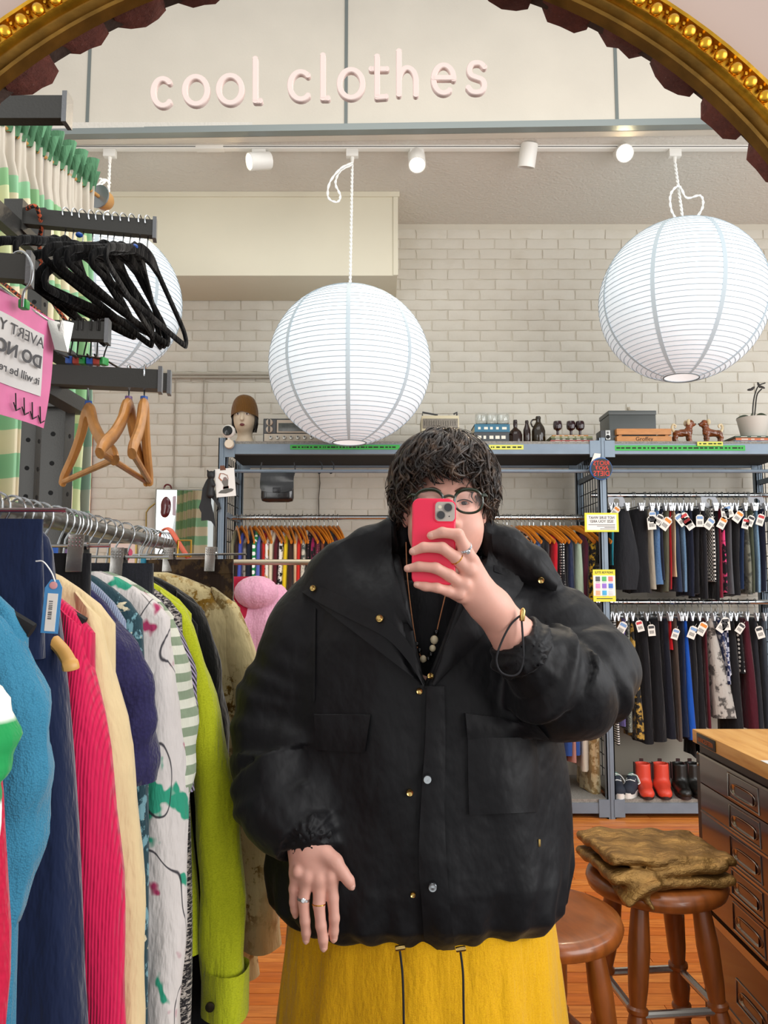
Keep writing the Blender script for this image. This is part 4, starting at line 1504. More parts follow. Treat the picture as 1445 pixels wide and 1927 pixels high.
cat_ = thing('small_figurine', 'tiny pale animal figurine lying on the dark grey box', 'figurine', (S(1198, 770).x, SY + .09, ZT + .012 + 60 * k))


def f_fig(P):
    d = d_caps(P, (-.018, 0, .010), (.018, 0, .009), .011, .009)
    d = smin(d, d_ell(P, (-.022, -.004, .026), (.010, .009, .010)), .006)
    for s_ in (-1, 1):
        d = smin(d, d_caps(P, (-.022 + s_ * .006, -.004, .034), (-.022 + s_ * .007, -.004, .041), .003, .0012), .002)
    return smin(d, d_caps(P, (.024, 0, .006), (.034, -.006, .005), .004, .003), .003)


V, F = sdf_mesh(f_fig, (-.045, -.03, -.01), (.05, .03, .055), .0025)
obj('figurine_body', np_mesh('figurine_body', V, F, mat('pale_ceramic', '#a89b87', .5, vary=.2, vscale=80)), cat_)

# two ceramic dogs
M_dog = mat('brown_glazed_ceramic', '#7a3c12', .12, vary=.45, vscale=22, coat=.5)
M_dogc = mat('cream_glaze', '#d8c49c', .2, coat=.4)


def dog(u, face, label):
    r = thing('ceramic_dog', label, 'figurine', (S(u, 820).x, SY + .02, ZT), 'ceramic dogs on the shelf')
    s_ = face
    k = PXM * 1.1

    def q(x, y_, z):
        return (x * s_ * k, y_ * k, z * k)

    def f(P):
        d = d_caps(P, q(-12, 0, 17), q(8, 0, 19), 6 * k, 7 * k)
        d = smin(d, d_caps(P, q(9, 0, 20), q(11, 0, 30), 6.5 * k, 5.5 * k), 3 * k)
        d = smin(d, d_ell(P, q(12, 0, 35), (7 * k, 6.5 * k, 6.5 * k)), 3 * k)
        d = smin(d, d_ell(P, q(18, 0, 33), (4 * k, 4 * k, 3.5 * k)), 2 * k)
        for y_ in (-4, 4):
            d = smin(d, d_caps(P, q(9, y_, 15), q(10, y_, 2), 3.8 * k, 2.8 * k), 2 * k)
            d = smin(d, d_caps(P, q(10, y_, 2), q(12.5, y_, 1.5), 2.6 * k, 2.2 * k), 1.5 * k)
            d = smin(d, d_caps(P, q(-12, y_, 16), q(-15, y_, 9), 4.8 * k, 3 * k), 2 * k)
            d = smin(d, d_caps(P, q(-15, y_, 9), q(-14, y_, 2), 3 * k, 2.6 * k), 2 * k)
            d = smin(d, d_caps(P, q(-14, y_, 2), q(-11.5, y_, 1.5), 2.6 * k, 2.2 * k), 1.5 * k)
        d = d + .0012 * np.sin(P[:, 2] * 300 + P[:, 0] * 120)
        return smax(d, -P[:, 2], .001)
    V, F = sdf_mesh(f, (-26 * k, -12 * k, -.004), (26 * k, 12 * k, 46 * k), .0042)
    obj('dog_body', np_mesh('dog_body', relax(V, F, 1), F, M_dog), r)
    for y_ in (-6, 6):
        MB().tube(smooth_path([q(9, y_ * .8, 41), q(7, y_ * 1.1, 37), q(7.5, y_ * 1.1, 31)], 4), [1.5 * k, 2.6 * k, 3 * k, 3 * k, 3 * k, 3 * k, 3 * k, 2.5 * k, 1.2 * k], 8).build('dog_ear', M_dogc, r)
    tl = smooth_path([q(-16, 0, 20), q(-19, 0, 27), q(-17, 0, 33), q(-12.5, 0, 31), q(-14, 0, 27)], 4)
    MB().tube(tl, [2.6 * k - i * .07 * k for i in range(len(tl))], 8).build('dog_tail', M_dogc, r)
    for y_ in (-3.2, 3.2):
        MB().sphere(q(17, y_, 37), 1.1 * k, 8, 6).build('dog_eye', mat('black_gloss', '#0a0d0c', .12), r)
    MB().sphere(q(22, 0, 34), 1.4 * k, 8, 6).build('dog_nose', mat('black_gloss', '#0a0d0c', .12), r)
    return r


dog(1288, 1, 'glossy brown ceramic dog nearest the wooden crate, tail curled')
dog(1342, -1, 'glossy brown ceramic dog nearest the white plant pot')

xa = S(1380, 830).x
book(xa, xa + .36, SY - .02, SY + .2, ZT, .010, '#5f7fa6', 'thin blue book at the bottom under the white plant pot')
book(xa + .01, xa + .35, SY - .01, SY + .2, ZT + .010, .019, '#cf6a33', 'orange book under the white plant pot')
book(xa + .004, xa + .36, SY - .015, SY + .2, ZT + .029, .010, '#3f5a4a', 'dark green book on top under the white plant pot')
pp = thing('potted_orchid', 'white plant pot with dark orchid stems at the right edge of the shelf', 'potted plant', (S(1430, 820).x, SY + .08, ZT + .039))
MB().lathe((0, 0, 0), [(19 * k, 0), (22 * k, 3 * k), (29 * k, 37 * k), (30 * k, 40 * k), (27.5 * k, 40 * k), (26 * k, 34 * k)], 32).build('plant_pot', mat('white_pot', '#cfc8bd', .6), pp)
MB().lathe((0, 0, 0), [(.001, 36 * k), (26.5 * k, 36 * k)], 24, cap=False).build('soil', mat('soil', '#2d2219', .95), pp)
for pts in ([(0, 0, 36), (1, 0, 60), (5, -1, 85), (13, -2, 104), (26, -3, 110)], [(3, 1, 36), (7, 2, 62), (12, 3, 88), (22, 4, 100)]):
    MB().tube(smooth_path([tuple(c_ * k for c_ in p) for p in pts], 5), .004, 6).build('orchid_stem', mat('dark_stem', '#26221c', .6), pp)
for x, z, a in ((1, 99, 2.5), (14, 106, 1.2), (-3, 97, 3.0), (20, 102, .4)):
    b = MB().sphere((0, 0, 0), 6.5 * k, 10, 6, sc=(1, .25, .38)).xf(Matrix.Translation((x * k, -.005, z * k)) @ Matrix.Rotation(a, 4, 'Y'))
    b.build('bud', mat('dark_bud', '#2a2320', .6), pp)
for a in (.4, 1.7, 2.9, 4.2, 5.3):
    pts = smooth_path([(0, 0, 37 * k), (14 * k * math.cos(a), 14 * k * math.sin(a), 43 * k), (30 * k * math.cos(a), 26 * k * math.sin(a), 40 * k)], 5)
    MB().tube(pts, [max(.001, 5 * k * math.sin(PI * (i + .6) / (len(pts) + .6))) for i in range(len(pts))], 6, flat=.25, up=(0, 0, 1)).build('leaf', mat('orchid_leaf', '#39432c', .4), pp)

# label strips on the shelf beams
M_lg, M_ly, M_ink = mat('green_label', '#3fae4c', .6), mat('yellow_label', '#d6d65e', .6), mat('label_ink', '#26301f', .8)


def strip(u0, u1, v0, v1, m, label, y_=None):
    y_ = y_ or FY - .0225
    p, q = at(u0, v1, y_), at(u1, v0, y_)
    b = MB().box((p.x, y_, p.z), (q.x, y_ + .0015, q.z), 0)
    x = p.x + .012
    h_ = q.z - p.z
    while x < q.x - .02:
        w_ = R.uniform(.006, .03)
        b.box((x, y_ - .0004, p.z + h_ * .35), (min(x + w_, q.x - .008), y_, p.z + h_ * .65), 1)
        x += w_ + R.uniform(.005, .012)
    tag(b.build('label_strip', [m, M_ink], smooth=False), label, 'label')


strip(546, 752, 837, 846, M_lg, 'long green label strip on the shelf edge below the middle lantern')
strip(920, 985, 837, 846, M_ly, 'yellow label strip on the shelf edge beside the dark hair')
strip(1150, 1402, 838, 848, M_lg, 'long green label strip on the shelf edge below the crate')
strip(1312, 1360, 831, 839, M_ly, 'short yellow label strip on the shelf edge below the ceramic dogs', FY - .029)

# round sign and yellow notices on the middle post
Yp = FY - .04
c = at(1131, 882, Yp)
k = Yp / FPX
rs = thing('round_sign', 'round black sign with red lettering riots not diets on the rack post', 'sign', c)
MB().lathe((0, 0, 0), [(20 * k, -.012), (21.5 * k, -.008), (21.5 * k, .0), (20 * k, .003)], 36, axis=(0, -1, 0)).build('blue_rim', mat('sign_blue', '#2f5f9e', .5), rs)
MB().lathe((.002, 0, 0), [(19.8 * k, 0), (19.5 * k, .006)], 36, axis=(0, -1, 0)).build('sign_disc', mat('sign_black', '#33302f', .6), rs)
b = MB()
for tx, sz, dz in (('RIOTS', 12, 6.5), ('NOT', 11, -2.5), ('DIETS', 14, -14)):
    put_text(b, tx, sz * k, (.0, -.0062, dz * k), (1, 0, 0), (0, 0, 1), (0, -1, 0), depth=.0006, bold=.0004, mirror=True, maxw=30 * k)
b.build('lettering', mat('sign_red', '#d8402f', .6), rs, smooth=False)
for x, z in ((12, -1), (-10, 1), (-6, -7)):
    MB().sphere((x * k, -.007, z * k), 1.6 * k, 8, 6, sc=(1, .4, 1)).build('red_star', mat('sign_red', '#d8402f', .6), rs)

Yn = FY - .035
k = Yn / FPX
c = at(1132, 983, Yn)
ys = thing('yellow_notice', 'yellow bordered notice reading not sure what size you are', 'notice', c)
M_yel, M_wp = mat('notice_yellow', '#efe13e', .6), mat('notice_white', '#efece6', .6)
MB().box((-32 * k, 0, -18 * k), (32 * k, .003, 18 * k)).build('yellow_card', M_yel, ys)
MB().box((-28 * k, -.001, -14.5 * k), (28 * k, .001, 14.5 * k)).build('white_sheet', M_wp, ys)
b = MB()
put_text(b, 'NOT SURE WHAT', 7.2 * k, (0, -.001, 6.5 * k), (1, 0, 0), (0, 0, 1), (0, -1, 0), depth=.0003, bold=.0003, mirror=True, maxw=48 * k)
put_text(b, 'SIZE YOU ARE?', 7.2 * k, (0, -.001, -.5 * k), (1, 0, 0), (0, 0, 1), (0, -1, 0), depth=.0003, bold=.0003, mirror=True, maxw=44 * k)
for j, w_ in enumerate((50, 34, 20, 28)):
    b.box(((25 - w_) * k, -.0014, (-5.0 - j * 2.6) * k), (25 * k, -.001, (-4.1 - j * 2.6) * k))
b.build('lettering', mat('notice_ink', '#3c3c3c', .7), ys, smooth=False)
c = at(1137, 1102, Yn)
cs = thing('style_notice', 'yellow and white notice with nine coloured icons reading shop for style', 'notice', c)
MB().box((-21 * k, 0, -30 * k), (21 * k, .003, 30 * k)).build('yellow_card', M_yel, cs)
MB().box((-20.5 * k, -.001, -19 * k), (20.5 * k, .001, 19 * k)).build('white_sheet', M_wp, cs)
put_text(MB(), 'SHOP FOR STYLE', 6 * k, (0, -.0004, 22.5 * k), (1, 0, 0), (0, 0, 1), (0, -1, 0), depth=.0003, bold=.0002, mirror=True, maxw=34 * k).box((-15 * k, -.0008, -25 * k), (15 * k, 0, -23.5 * k)).build('lettering', mat('notice_ink', '#3c3c3c', .7), cs, smooth=False)
for j, cc in enumerate(('#5b5f62', '#58b86a', '#f07d7d', '#e28fc8', '#9a74d4', '#4a7fd2', '#f2b48c', '#4fb1df', '#dcdcdc')):
    x, z = (-12 + 12 * (j % 3)) * k, (12.5 - 13 * (j // 3)) * k
    MB().box((x - 4.2 * k, -.0022, z - 4.4 * k), (x + 4.2 * k, 0, z + 4.4 * k), 0, .0008).box((x - 3.5 * k, -.0014, z - 6.6 * k), (x + 3.5 * k, 0, z - 6 * k)).build('colour_icon', mat('icon_' + cc, cc, .6), cs)

# drawing card and toy bat by the left post
Yc = FY - .05
k = Yc / FPX
c = at(424, 908, Yc)
cd_ = thing('drawing_card', 'white card with a drawn figure stretching its arms, clipped to the left post', 'card', c)
cd_.rotation_euler = (0, -.09, 0)
MB().box((-18.5 * k, 0, -27 * k), (18.5 * k, .002, 27 * k)).build('paper_card', M_wp, cd_)
z_ = -.0012
for nm, pts, col_ in (('drawn_legs', [(-15, -19), (-9, -14), (0, -13), (10, -12), (15, -14), (12, -18), (0, -21), (-10, -20)], '#6a6863'), ('drawn_torso', [(-7, 2), (-4, -5), (-5, -13), (6, -13), (5, -5), (6, 5), (2, 8), (-3, 7)], '#77736e'),
                      ('drawn_belt', [(-5, -8), (6, -7), (6, -11), (-5, -12)], '#c9827a')):
    MB().prism([(x * k, z_, y_ * k) for x, y_ in pts][::-1], (0, .0008, 0)).build(nm, mat('ink_' + nm, col_, .8), cd_, smooth=False)
MB().tube([(x * k, z_, y_ * k) for x, y_ in ((-6, 4), (-11, 10), (-8, 18), (-2, 17), (5, 13), (6, 6))], [1.6 * k] * 6, 6, flat=.3).build('drawn_arms', mat('ink_skin', '#a8694c', .8), cd_)
MB().lathe((0, z_, 7 * k), [(3.6 * k, 0), (3.6 * k, .0006)], 14, axis=(0, -1, 0)).build('drawn_head', mat('ink_hair', '#8b7672', .8), cd_)
MB().prism([(-8 * k, -.002, 33 * k), (0, -.002, 33 * k), (3 * k, -.002, 24 * k), (-8 * k, -.002, 24 * k)][::-1], (0, .008, 0)).build('brown_peg', mat('peg_brown', '#6b4532', .7), cd_)

c = at(395, 890, Yc)
bt = thing('toy_bat', 'black toy bat hanging upside down beside the drawing card', 'toy', c)
M_bat = mat('black_rubber', '#17171a', .55, vary=.2, vscale=30)


def f_bat(P):
    d = d_caps(P, (4 * k, -.01, -18 * k), (2 * k, -.01, -42 * k), .018, .022)
    d = smin(d, d_ell(P, (3 * k, -.012, -5 * k), (.024, .02, .026)), .012)
    for s_ in (-1, 1):
        d = smin(d, d_caps(P, (3 * k + s_ * .016, -.01, -.002), (3 * k + s_ * .022, -.012, .016), .008, .004), .006)
    d = smin(d, d_caps(P, (4 * k, -.01, -18 * k), (9 * k, -.02, -24 * k), .014, .012), .01)
    return d


V, F = sdf_mesh(f_bat, (-.06, -.06, -.18), (.08, .04, .04), .005)
obj('bat_body', np_mesh('bat_body', V, F, M_bat), bt)
for nm, pts in (('bat_wing', [(-2, -6), (-8, -16), (-14, -30), (-16, -52), (-20, -66), (-15, -76), (-15, -91), (-4, -90), (4, -92), (12, -103), (9, -80), (3, -58), (2, -30)]),
                ('bat_wing', [(6, -30), (4, -48), (10, -55), (17, -66), (17, -74), (13, -73), (22, -68), (19, -58), (12, -46), (9, -34)])):
    MB().prism([(x * k, .004, y_ * k) for x, y_ in pts][::-1], (0, .006, 0)).build(nm, M_bat, bt, smooth=False)

# black handbag, S-hooks
Yb = FY + .02
k = Yb / FPX
c = at(522, 945, Yb)
hbag = thing('black_handbag', 'shiny black flap handbag hanging from the bar below the shelf', 'handbag', c)
M_lea = mat('black_patent', '#121214', .22, bump=.25, bscale=22, bdist=.006, coat=.4)
P = []
for i, (z, w_, d) in enumerate(((0, 22, .022), (2, 29, .03), (8, 31, .036), (30, 30.5, .034), (46, 30, .024), (52, 29.5, .014))):
    P.append([(math.copysign(abs(math.cos(a)) ** .35, math.cos(a)) * w_ * k, math.copysign(abs(math.sin(a)) ** .6, math.sin(a)) * d, z * k) for a in [2 * PI * j / 28 for j in range(28)]])
b = MB().grid(P, closed_u=True)
n_ = 28
b.f += [tuple(range(n_ - 1, -1, -1)), tuple(range(5 * n_, 6 * n_))]
b.m += [0, 0]
b.build('bag_body', M_lea, hbag, ang=60)
P = []
for i in range(7):
    f = i / 6
    z = 56 - 36 * f
    y_ = -.016 - .030 * math.sin(min(1, f * 1.5) * PI / 2)
    row = []
    for j in range(11):
        g_ = j / 10 * 2 - 1
        row.append((g_ * (31.5 - 3 * (f > .9)) * k, y_ + .004 * g_ * g_, (z + (3.5 * (1 - g_ * g_) * -f)) * k))
    P.append(row)
MB().sheet(P, (0, .006, 0)).build('bag_flap', M_lea, hbag)
MB().box((-7 * k, -.056, 17 * k), (7 * k, -.044, 26 * k), 0, .004).build('bag_clasp', mat('bag_clasp', '#2a2a2c', .25, .4), hbag)
for s_ in (-1, 1):
    MB().tube([(s_ * 30 * k, 0, 50 * k), (s_ * 33 * k, 0, 62 * k), (s_ * 31 * k, .0, 76 * k)], .0045, 6).build('bag_strap', M_lea, hbag)
for u, lab in ((606, 'left of two dark wire hooks hanging below the shelf'), (628, 'right of two dark wire hooks hanging below the shelf')):
    pts = smooth_path([at(u - 5, 868, Yb), at(u - 1, 872, Yb), at(u, 880, Yb), at(u - 2, 888, Yb), at(u - 6, 891, Yb), at(u - 8, 886, Yb)], 5)
    tag(MB().tube(pts, .0035, 6).build('wire_hook', M_wire), lab, 'hook', 'wire hooks below the shelf')

# shoes on the bottom board
M_rubber = mat('red_rubber', '#d8452f', .45)
M_sole = mat('dark_sole', '#2b1a17', .7)


def boot(u, vbot, label, group, m, yaw):
    yb = FY + .10
    c = at(u, vbot, yb)
    r = thing('ankle_boot', label, 'boot', (c.x, yb, .108), group)
    r.scale = (1, 1, .8)
    r.rotation_euler = (0, 0, yaw)

    def f(P):
        d = d_caps(P, (0, .06, .20), (0, .05, .06), .047, .046)
        d = smin(d, d_caps(P, (0, .04, .045), (0, -.10, .035), .045, .04), .03)
        d = smax(d, P[:, 2] - .205, .004)
        d = smax(d, -d_caps(P, (0, .06, .26), (0, .06, .12), .040, .036), .003)
        return smax(d, .012 - P[:, 2], .004)
    V, F = sdf_mesh(f, (-.07, -.17, 0), (.07, .13, .22), .006)
    obj('boot_upper', np_mesh('boot_upper', relax(V, F, 1), F, m, 60), r)
    so = [(.044 * math.cos(a) * (1 if math.sin(a) > 0 else 1.05), -.022 + .118 * math.sin(a)) for a in [2 * PI * j / 28 for j in range(28)]]
    MB().prism([(x, y_, 0) for x, y_ in so], (0, 0, .022)).build('boot_sole', M_sole, r, ang=40)
    for s_ in (-1, 1):
        MB().box((s_ * .0465 - .004, .035, .09), (s_ * .0465 + .004, .085, .205), 0, .003).build('elastic_gore', mat('dark_elastic', '#3a1c1a', .8), r)
    MB().box((-.012, .10, .17), (.012, .108, .225), 0, .003).build('pull_tab', mat('dark_elastic', '#3a1c1a', .8), r)
    return r


boot(1213, 1488, 'left of a pair of orange-red rubber ankle boots under the rail', 'red rubber boots', M_rubber, -.18)
boot(1247, 1488, 'right of a pair of orange-red rubber ankle boots under the rail', 'red rubber boots', M_rubber, -.22)
M_bb = mat('black_boot_leather', '#15130f', .35)
boot(1283, 1487, 'black ankle boot beside the red rubber boots', 'black boots', M_bb, -.2)
boot(1309, 1487, 'black ankle boot half behind the brown cabinet', 'black boots', M_bb, -.1)


def sneaker(u, label, yaw):
    yb = FY + .10
    c = at(u, 1490, yb)
    r = thing('canvas_sneaker', label, 'sneaker', (c.x, yb, .108), 'canvas sneakers')
    r.rotation_euler = (0, 0, yaw)

    def f(P):
        d = d_caps(P, (0, .09, .06), (0, -.08, .035), .040, .038)
        d = smin(d, d_caps(P, (0, .09, .07), (0, .02, .085), .036, .030), .02)
        d = smax(d, -d_caps(P, (0, .085, .13), (0, .03, .14), .034, .045), .004)
        return smax(d, .02 - P[:, 2], .004)
    V, F = sdf_mesh(f, (-.06, -.14, 0), (.06, .15, .13), .006)
    me = np_mesh('upper', relax(V, F, 1), F, [mat('navy_canvas', '#242a36', .8), mat('mint_canvas', '#8fb9a8', .8)], 60)
    me.polygons.foreach_set('material_index', [1 if p.center.y > .02 else 0 for p in me.polygons])
    obj('canvas_upper', me, r)
    so = [(.044 * math.cos(a), .004 + .128 * math.sin(a)) for a in [2 * PI * j / 28 for j in range(28)]]
    MB().prism([(x, y_, 0) for x, y_ in so], (0, 0, .030)).build('white_sole', mat('white_rubber', '#e6e4dd', .5), r, ang=40)
    b = MB()
    for j in range(4):
        y_ = -.02 + j * .018
        b.tube([(-.026, y_, .078 + j * .006), (0, y_ - .005, .086 + j * .007), (.026, y_ + .004, .078 + j * .006)], .0035, 6)
    b.tube(smooth_path([(0, .035, .108), (.03, .02, .10), (.05, .0, .07), (.04, -.01, .06)], 5), .003, 6)
    b.build('white_laces', mat('lace_white', '#ecebe6', .8), r)
    return r


sneaker(1160, 'left of a pair of navy and mint canvas sneakers beside the post', -.1)
sneaker(1188, 'right of a pair of navy and mint canvas sneakers, nearest the red boots', -.5)

# ================================================================== LEFT: CURTAIN, CLOTHES RACK, HANGERS, GARMENTS
# --- checked curtain on a wooden rod, running away from the viewer
M_cur = bpy.data.materials.new('green_check_curtain')
t = NT(M_cur)
uv = t.n('ShaderNodeAttribute', attribute_name='cuv')
sx = t.n('ShaderNodeSeparateXYZ')
t.l(uv.outputs['Vector'], sx.inputs[0])


def band(val, period, duty, off=0.0):
    f = t.math('FRACT', t.math('ADD', t.math('DIVIDE', val, period), off))
    return t.math('LESS_THAN', f, duty)


hb_ = band(sx.outputs['Y'], .17, .5)
vb_ = band(sx.outputs['X'], .24, .42)
ln_ = band(sx.outputs['X'], .24, .05, .3)
c = t.mix(hb_, lin('#e3d6b8'), lin('#92c39a'))
c = t.mix(t.math('MULTIPLY', vb_, .55), c, lin('#b9cf90'))
c = t.mix(t.math('MULTIPLY', t.math('MULTIPLY', vb_, hb_), .6), c, lin('#6fa878'))
c = t.mix(t.math('MULTIPLY', ln_, .85), c, lin('#5c6a64'))
c = t.mix(t.math('LESS_THAN', sx.outputs['Y'], .19), c, t.mix(t.math('MULTIPLY', ln_, .6), lin('#c6bdae'), lin('#8a8382')))
t.l(c, t.b.inputs['Base Color'])
t.b.inputs['Roughness'].default_value = .85
t.bump(t.noise(t.coord(), 500, 2), .1, .001)
cur = thing('check_curtain', 'green and cream checked curtain with a ruffled green heading at the far left', 'curtain', (-1.35, 2.5, 0))
c0, c1 = at(-60, 190, 2.45), at(172, 392, 3.05)
c1.z = c0.z
ztop = c0.z
dirv = (c1 - c0)
LEN = dirv.length
dn = dirv.normalized()
nrm = Vector((dn.y, -dn.x, 0))
NU, NV = 260, 40
zb = .35
verts, fac, uvs = [], [], []
for i in range(NV + 1):
    f = i / NV
    z = ztop + .02 - (ztop - zb) * f
    for j in range(NU + 1):
        s_ = j / NU
        amp = .018 + .045 * min(1, f * 5)
        w = amp * math.sin(s_ * 88 + 1.2 * math.sin(f * 3 + s_ * 9)) + .012 * math.sin(s_ * 197 + f * 4)
        if f < .06:
            w *= .6
        pinch = .02 * math.sin(s_ * 44 + f * 2) * f
        p = c0 + dn * (s_ * LEN + pinch) + nrm * w
        verts.append((p.x, p.y, z + .004 * math.sin(s_ * 120)))
        uvs.append((s_ * LEN * 1.9, f * (ztop - zb), 0))
for i in range(NV):
    for j in range(NU):
        a = i * (NU + 1) + j
        fac.append((a, a + 1, a + NU + 2, a + NU + 1))
me = bpy.data.meshes.new('curtain_cloth')
me.from_pydata([tuple(Vector(v) - Vector(cur.location)) for v in verts], [], fac)
at_ = me.attributes.new('cuv', 'FLOAT_VECTOR', 'POINT')
at_.data.foreach_set('vector', [c_ for q in uvs for c_ in q])
me.materials.append(M_cur)
shade(me, 180)
o = obj('curtain_cloth', me, cur)
o.modifiers.new('thick', 'SOLIDIFY').thickness = .002
# ruffle
P = [[], [], []]
for j in range(200):
    s_ = j / 199
    for r_, (dz, amp) in enumerate(((-.01, .02), (.05, .04), (.10, .055))):
        tri = (2 / PI) * math.asin(math.sin(s_ * 120))
        p = c0 + dn * (s_ * LEN + .012 * math.cos(s_ * 120) * r_) + nrm * (amp * tri)
        P[r_].append(Vector((p.x, p.y, ztop + dz + .012 * math.sin(s_ * 60) * r_)) - Vector(cur.location))
MB().sheet(P, nrm * .002).build('ruffle', cloth('green_ruffle', '#6a9f78'), cur, ang=40)
rod = MB().tube([c0 - dn * .2 - Vector(cur.location), c1 + dn * .10 - Vector(cur.location)], .008, 12)
rod.build('curtain_rod', mat('pine_rod', '#b98a4e', .5), cur)
e = c1 + dn * .06 - Vector(cur.location)
MB().lathe(e, [(.038, -.012), (.042, 0), (.04, .03), (.03, .045)], 18, axis=dn).build('rod_finial', mat('pine_rod', '#b98a4e', .5), cur)
MB().lathe(e, [(.05, -.02), (.05, -.014)], 18, axis=dn).build('rod_bracket', mat('bracket_grey', '#8f9496', .35, .6), cur)

# --- orange hanging with gold leaves beyond the post
Yo = 5.17
p, q = at(134, 768, Yo), at(167, 1012, Yo)
oh = thing('orange_banner', 'orange fabric hanging with gold leaf pattern behind the black post', 'wall hanging', (p.x, Yo, q.z))
MB().box((0, 0, 0), (q.x - p.x, .006, p.z - q.z)).build('orange_cloth', cloth('orange_cloth', '#e0621c', rough=.7), oh, smooth=False)
for k in range(9):
    z = .09 + k * .083
    for s_ in (-1, 1):
        b = MB().sphere((0, 0, 0), .03, 8, 5, sc=(1, .12, .45)).xf(Matrix.Translation((.018 + s_ * .018, -.003, z)) @ Matrix.Rotation(-.6 * s_, 4, 'Y'))
        b.build('gold_leaf', mat('leaf_gold', '#a5803a', .5, .4), oh)

# --- black perforated rack
M_blk = mat('black_hammered_steel', '#3d3c39', .45, .4, bump=.35, bscale=240, bdist=.001)
M_blkf = mat('arm_end_cap', '#77787a', .35, .6, bump=.5, bscale=300, bdist=.001)
XR = -.80
lr_ = thing('black_clothes_rack', 'black steel clothes rack with side arms and a long chrome-grey rail', 'clothes rack', (XR, 1.9, 0))


def LP(name, mb, m, **k):
    return local(mb, lr_).build(name, m, lr_, **k)


def post(x, y_, h_, w_=.03):
    b = MB().box((x - w_, y_ - w_, 0), (x + w_, y_ + w_, h_), 0, .003)
    LP('post', b, M_blk)
    hm = mat('post_hole', '#050505', .9)
    hb2 = MB()
    for k in range(int(h_ / .075)):
        z = .06 + k * .075
        if z < .9:
            continue
        hb2.lathe((x, y_ - w_ - .0004, z), [(.006, 0), (.006, .0006)], 10, axis=(0, -1, 0))
        hb2.lathe((x + w_ + .0004, y_, z), [(.006, 0), (.006, .0006)], 10, axis=(1, 0, 0))
    LP('post_holes', hb2, hm, smooth=False)


pz = at(112, 752, 1.95)
post(pz.x, 1.95, pz.z)
LP('post_cap', MB().box((pz.x - .045, 1.90, pz.z - .03), (pz.x + .07, 2.0, pz.z), 0, .004), M_blk)
LP('post_foot', MB().box((pz.x - .05, 1.7, 0), (pz.x + .05, 2.2, .03), 0, .004), M_blk)
ARMS = [((-140, 208), (123, 212), 1.22, .040, 1.22), ((30, 408), (289, 424), 1.60, .036, 1.66), ((-80, 498), (53, 506), 1.20, .042, 1.22), ((105, 622), (200, 626), 1.55, .038, 1.56), ((96, 706), (299, 716), 1.52, .040, 1.56), ((110, 712), (316, 720), 1.66, .040, 1.70)]
ARM3 = []
for (a, b_, y0, h_, y1) in ARMS:
    p, q = at(*a, y0), at(*b_, y1)
    q.z = p.z
    d = (q - p).normalized()
    n_ = Vector((-d.y, d.x, 0))
    LP('arm', MB().obox((p + q) / 2, (q - p) / 2, n_ * .011, Vector((0, 0, h_ / 2))), M_blk, smooth=False)
    LP('arm_end', MB().obox(q + d * .003, d * .004, n_ * .013, Vector((0, 0, h_ / 2 + .007))), M_blkf, smooth=False)
    ARM3.append((p, q, h_))
z2 = ARM3[0][0].z - .01
pA, pB = at(-60, 352, 1.35), at(120, 512, 1.95)
LP('beam', MB().obox((pA + pB) / 2, (pB - pA) / 2, Vector((.012, 0, 0)), Vector((0, 0, .02))), M_blk, smooth=False)
LP('arm_bracket', MB().obox(ARM3[1][0], Vector((.02, 0, 0)), Vector((0, .014, 0)), Vector((0, 0, .034))), M_blk, smooth=False)
for (p, q, h_) in ARM3[2:]:
    LP('arm_stay', MB().obox(p + Vector((-.06, .12, 0)), Vector((.02, 0, 0)), Vector((0, .16, 0)), Vector((0, 0, .015))), M_blk, smooth=False)
post(XR - .16, 1.05, 2.35)
post(pz.x - .10, 2.02, 2.35, .02)
# rail
RX, RZ = -.60, 1.447
LP('rail', MB().tube([(RX, .75, RZ + .004), (RX, 2.16, RZ - .006)], .0165, 18), mat('brushed_rail', '#85827c', .3, .9))
LP('rail_bracket', MB().obox(((RX + pz.x) / 2, 1.95, RZ), (abs(RX - pz.x) / 2, 0, 0), (0, .012, 0), (0, 0, .012)), M_blk, smooth=False)
LP('rail_bracket', MB().obox(((RX + XR - .16) / 2, 1.05, RZ), (abs(RX - XR + .16) / 2, 0, 0), (0, .012, 0), (0, 0, .012)), M_blk, smooth=False)

# --- braided orange cord through the rack
M_br = bpy.data.materials.new('orange_black_braid')
t = NT(M_br)
w_ = t.n('ShaderNodeTexChecker', i_Scale=130.0)
w_.inputs['Color1'].default_value, w_.inputs['Color2'].default_value = lin('#b5502a'), lin('#1c1512')
t.l(t.coord((1, 1, 1), (.5, .6, .3)), w_.inputs['Vector'])
t.l(w_.outputs['Color'], t.b.inputs['Base Color'])
t.b.inputs['Roughness'].default_value = .8
bc = thing('braided_cord', 'orange and black braided cord tied round the black rack arms', 'cord', (-.7, 1.7, 1.9))
for pts in ([at(50, 393, 1.58), at(60, 388, 1.57), at(70, 392, 1.58), at(78, 425, 1.61), at(74, 455, 1.64), at(78, 500, 1.66), at(95, 560, 1.68), at(125, 605, 1.7)], [at(-20, 455, 1.7), at(30, 456, 1.69), at(74, 460, 1.66)], [at(-10, 520, 1.75), at(40, 560, 1.72), at(92, 602, 1.7)]):
    local(MB().tube(smooth_path(pts, 6), .0045, 8), bc).build('braid', M_br, bc)


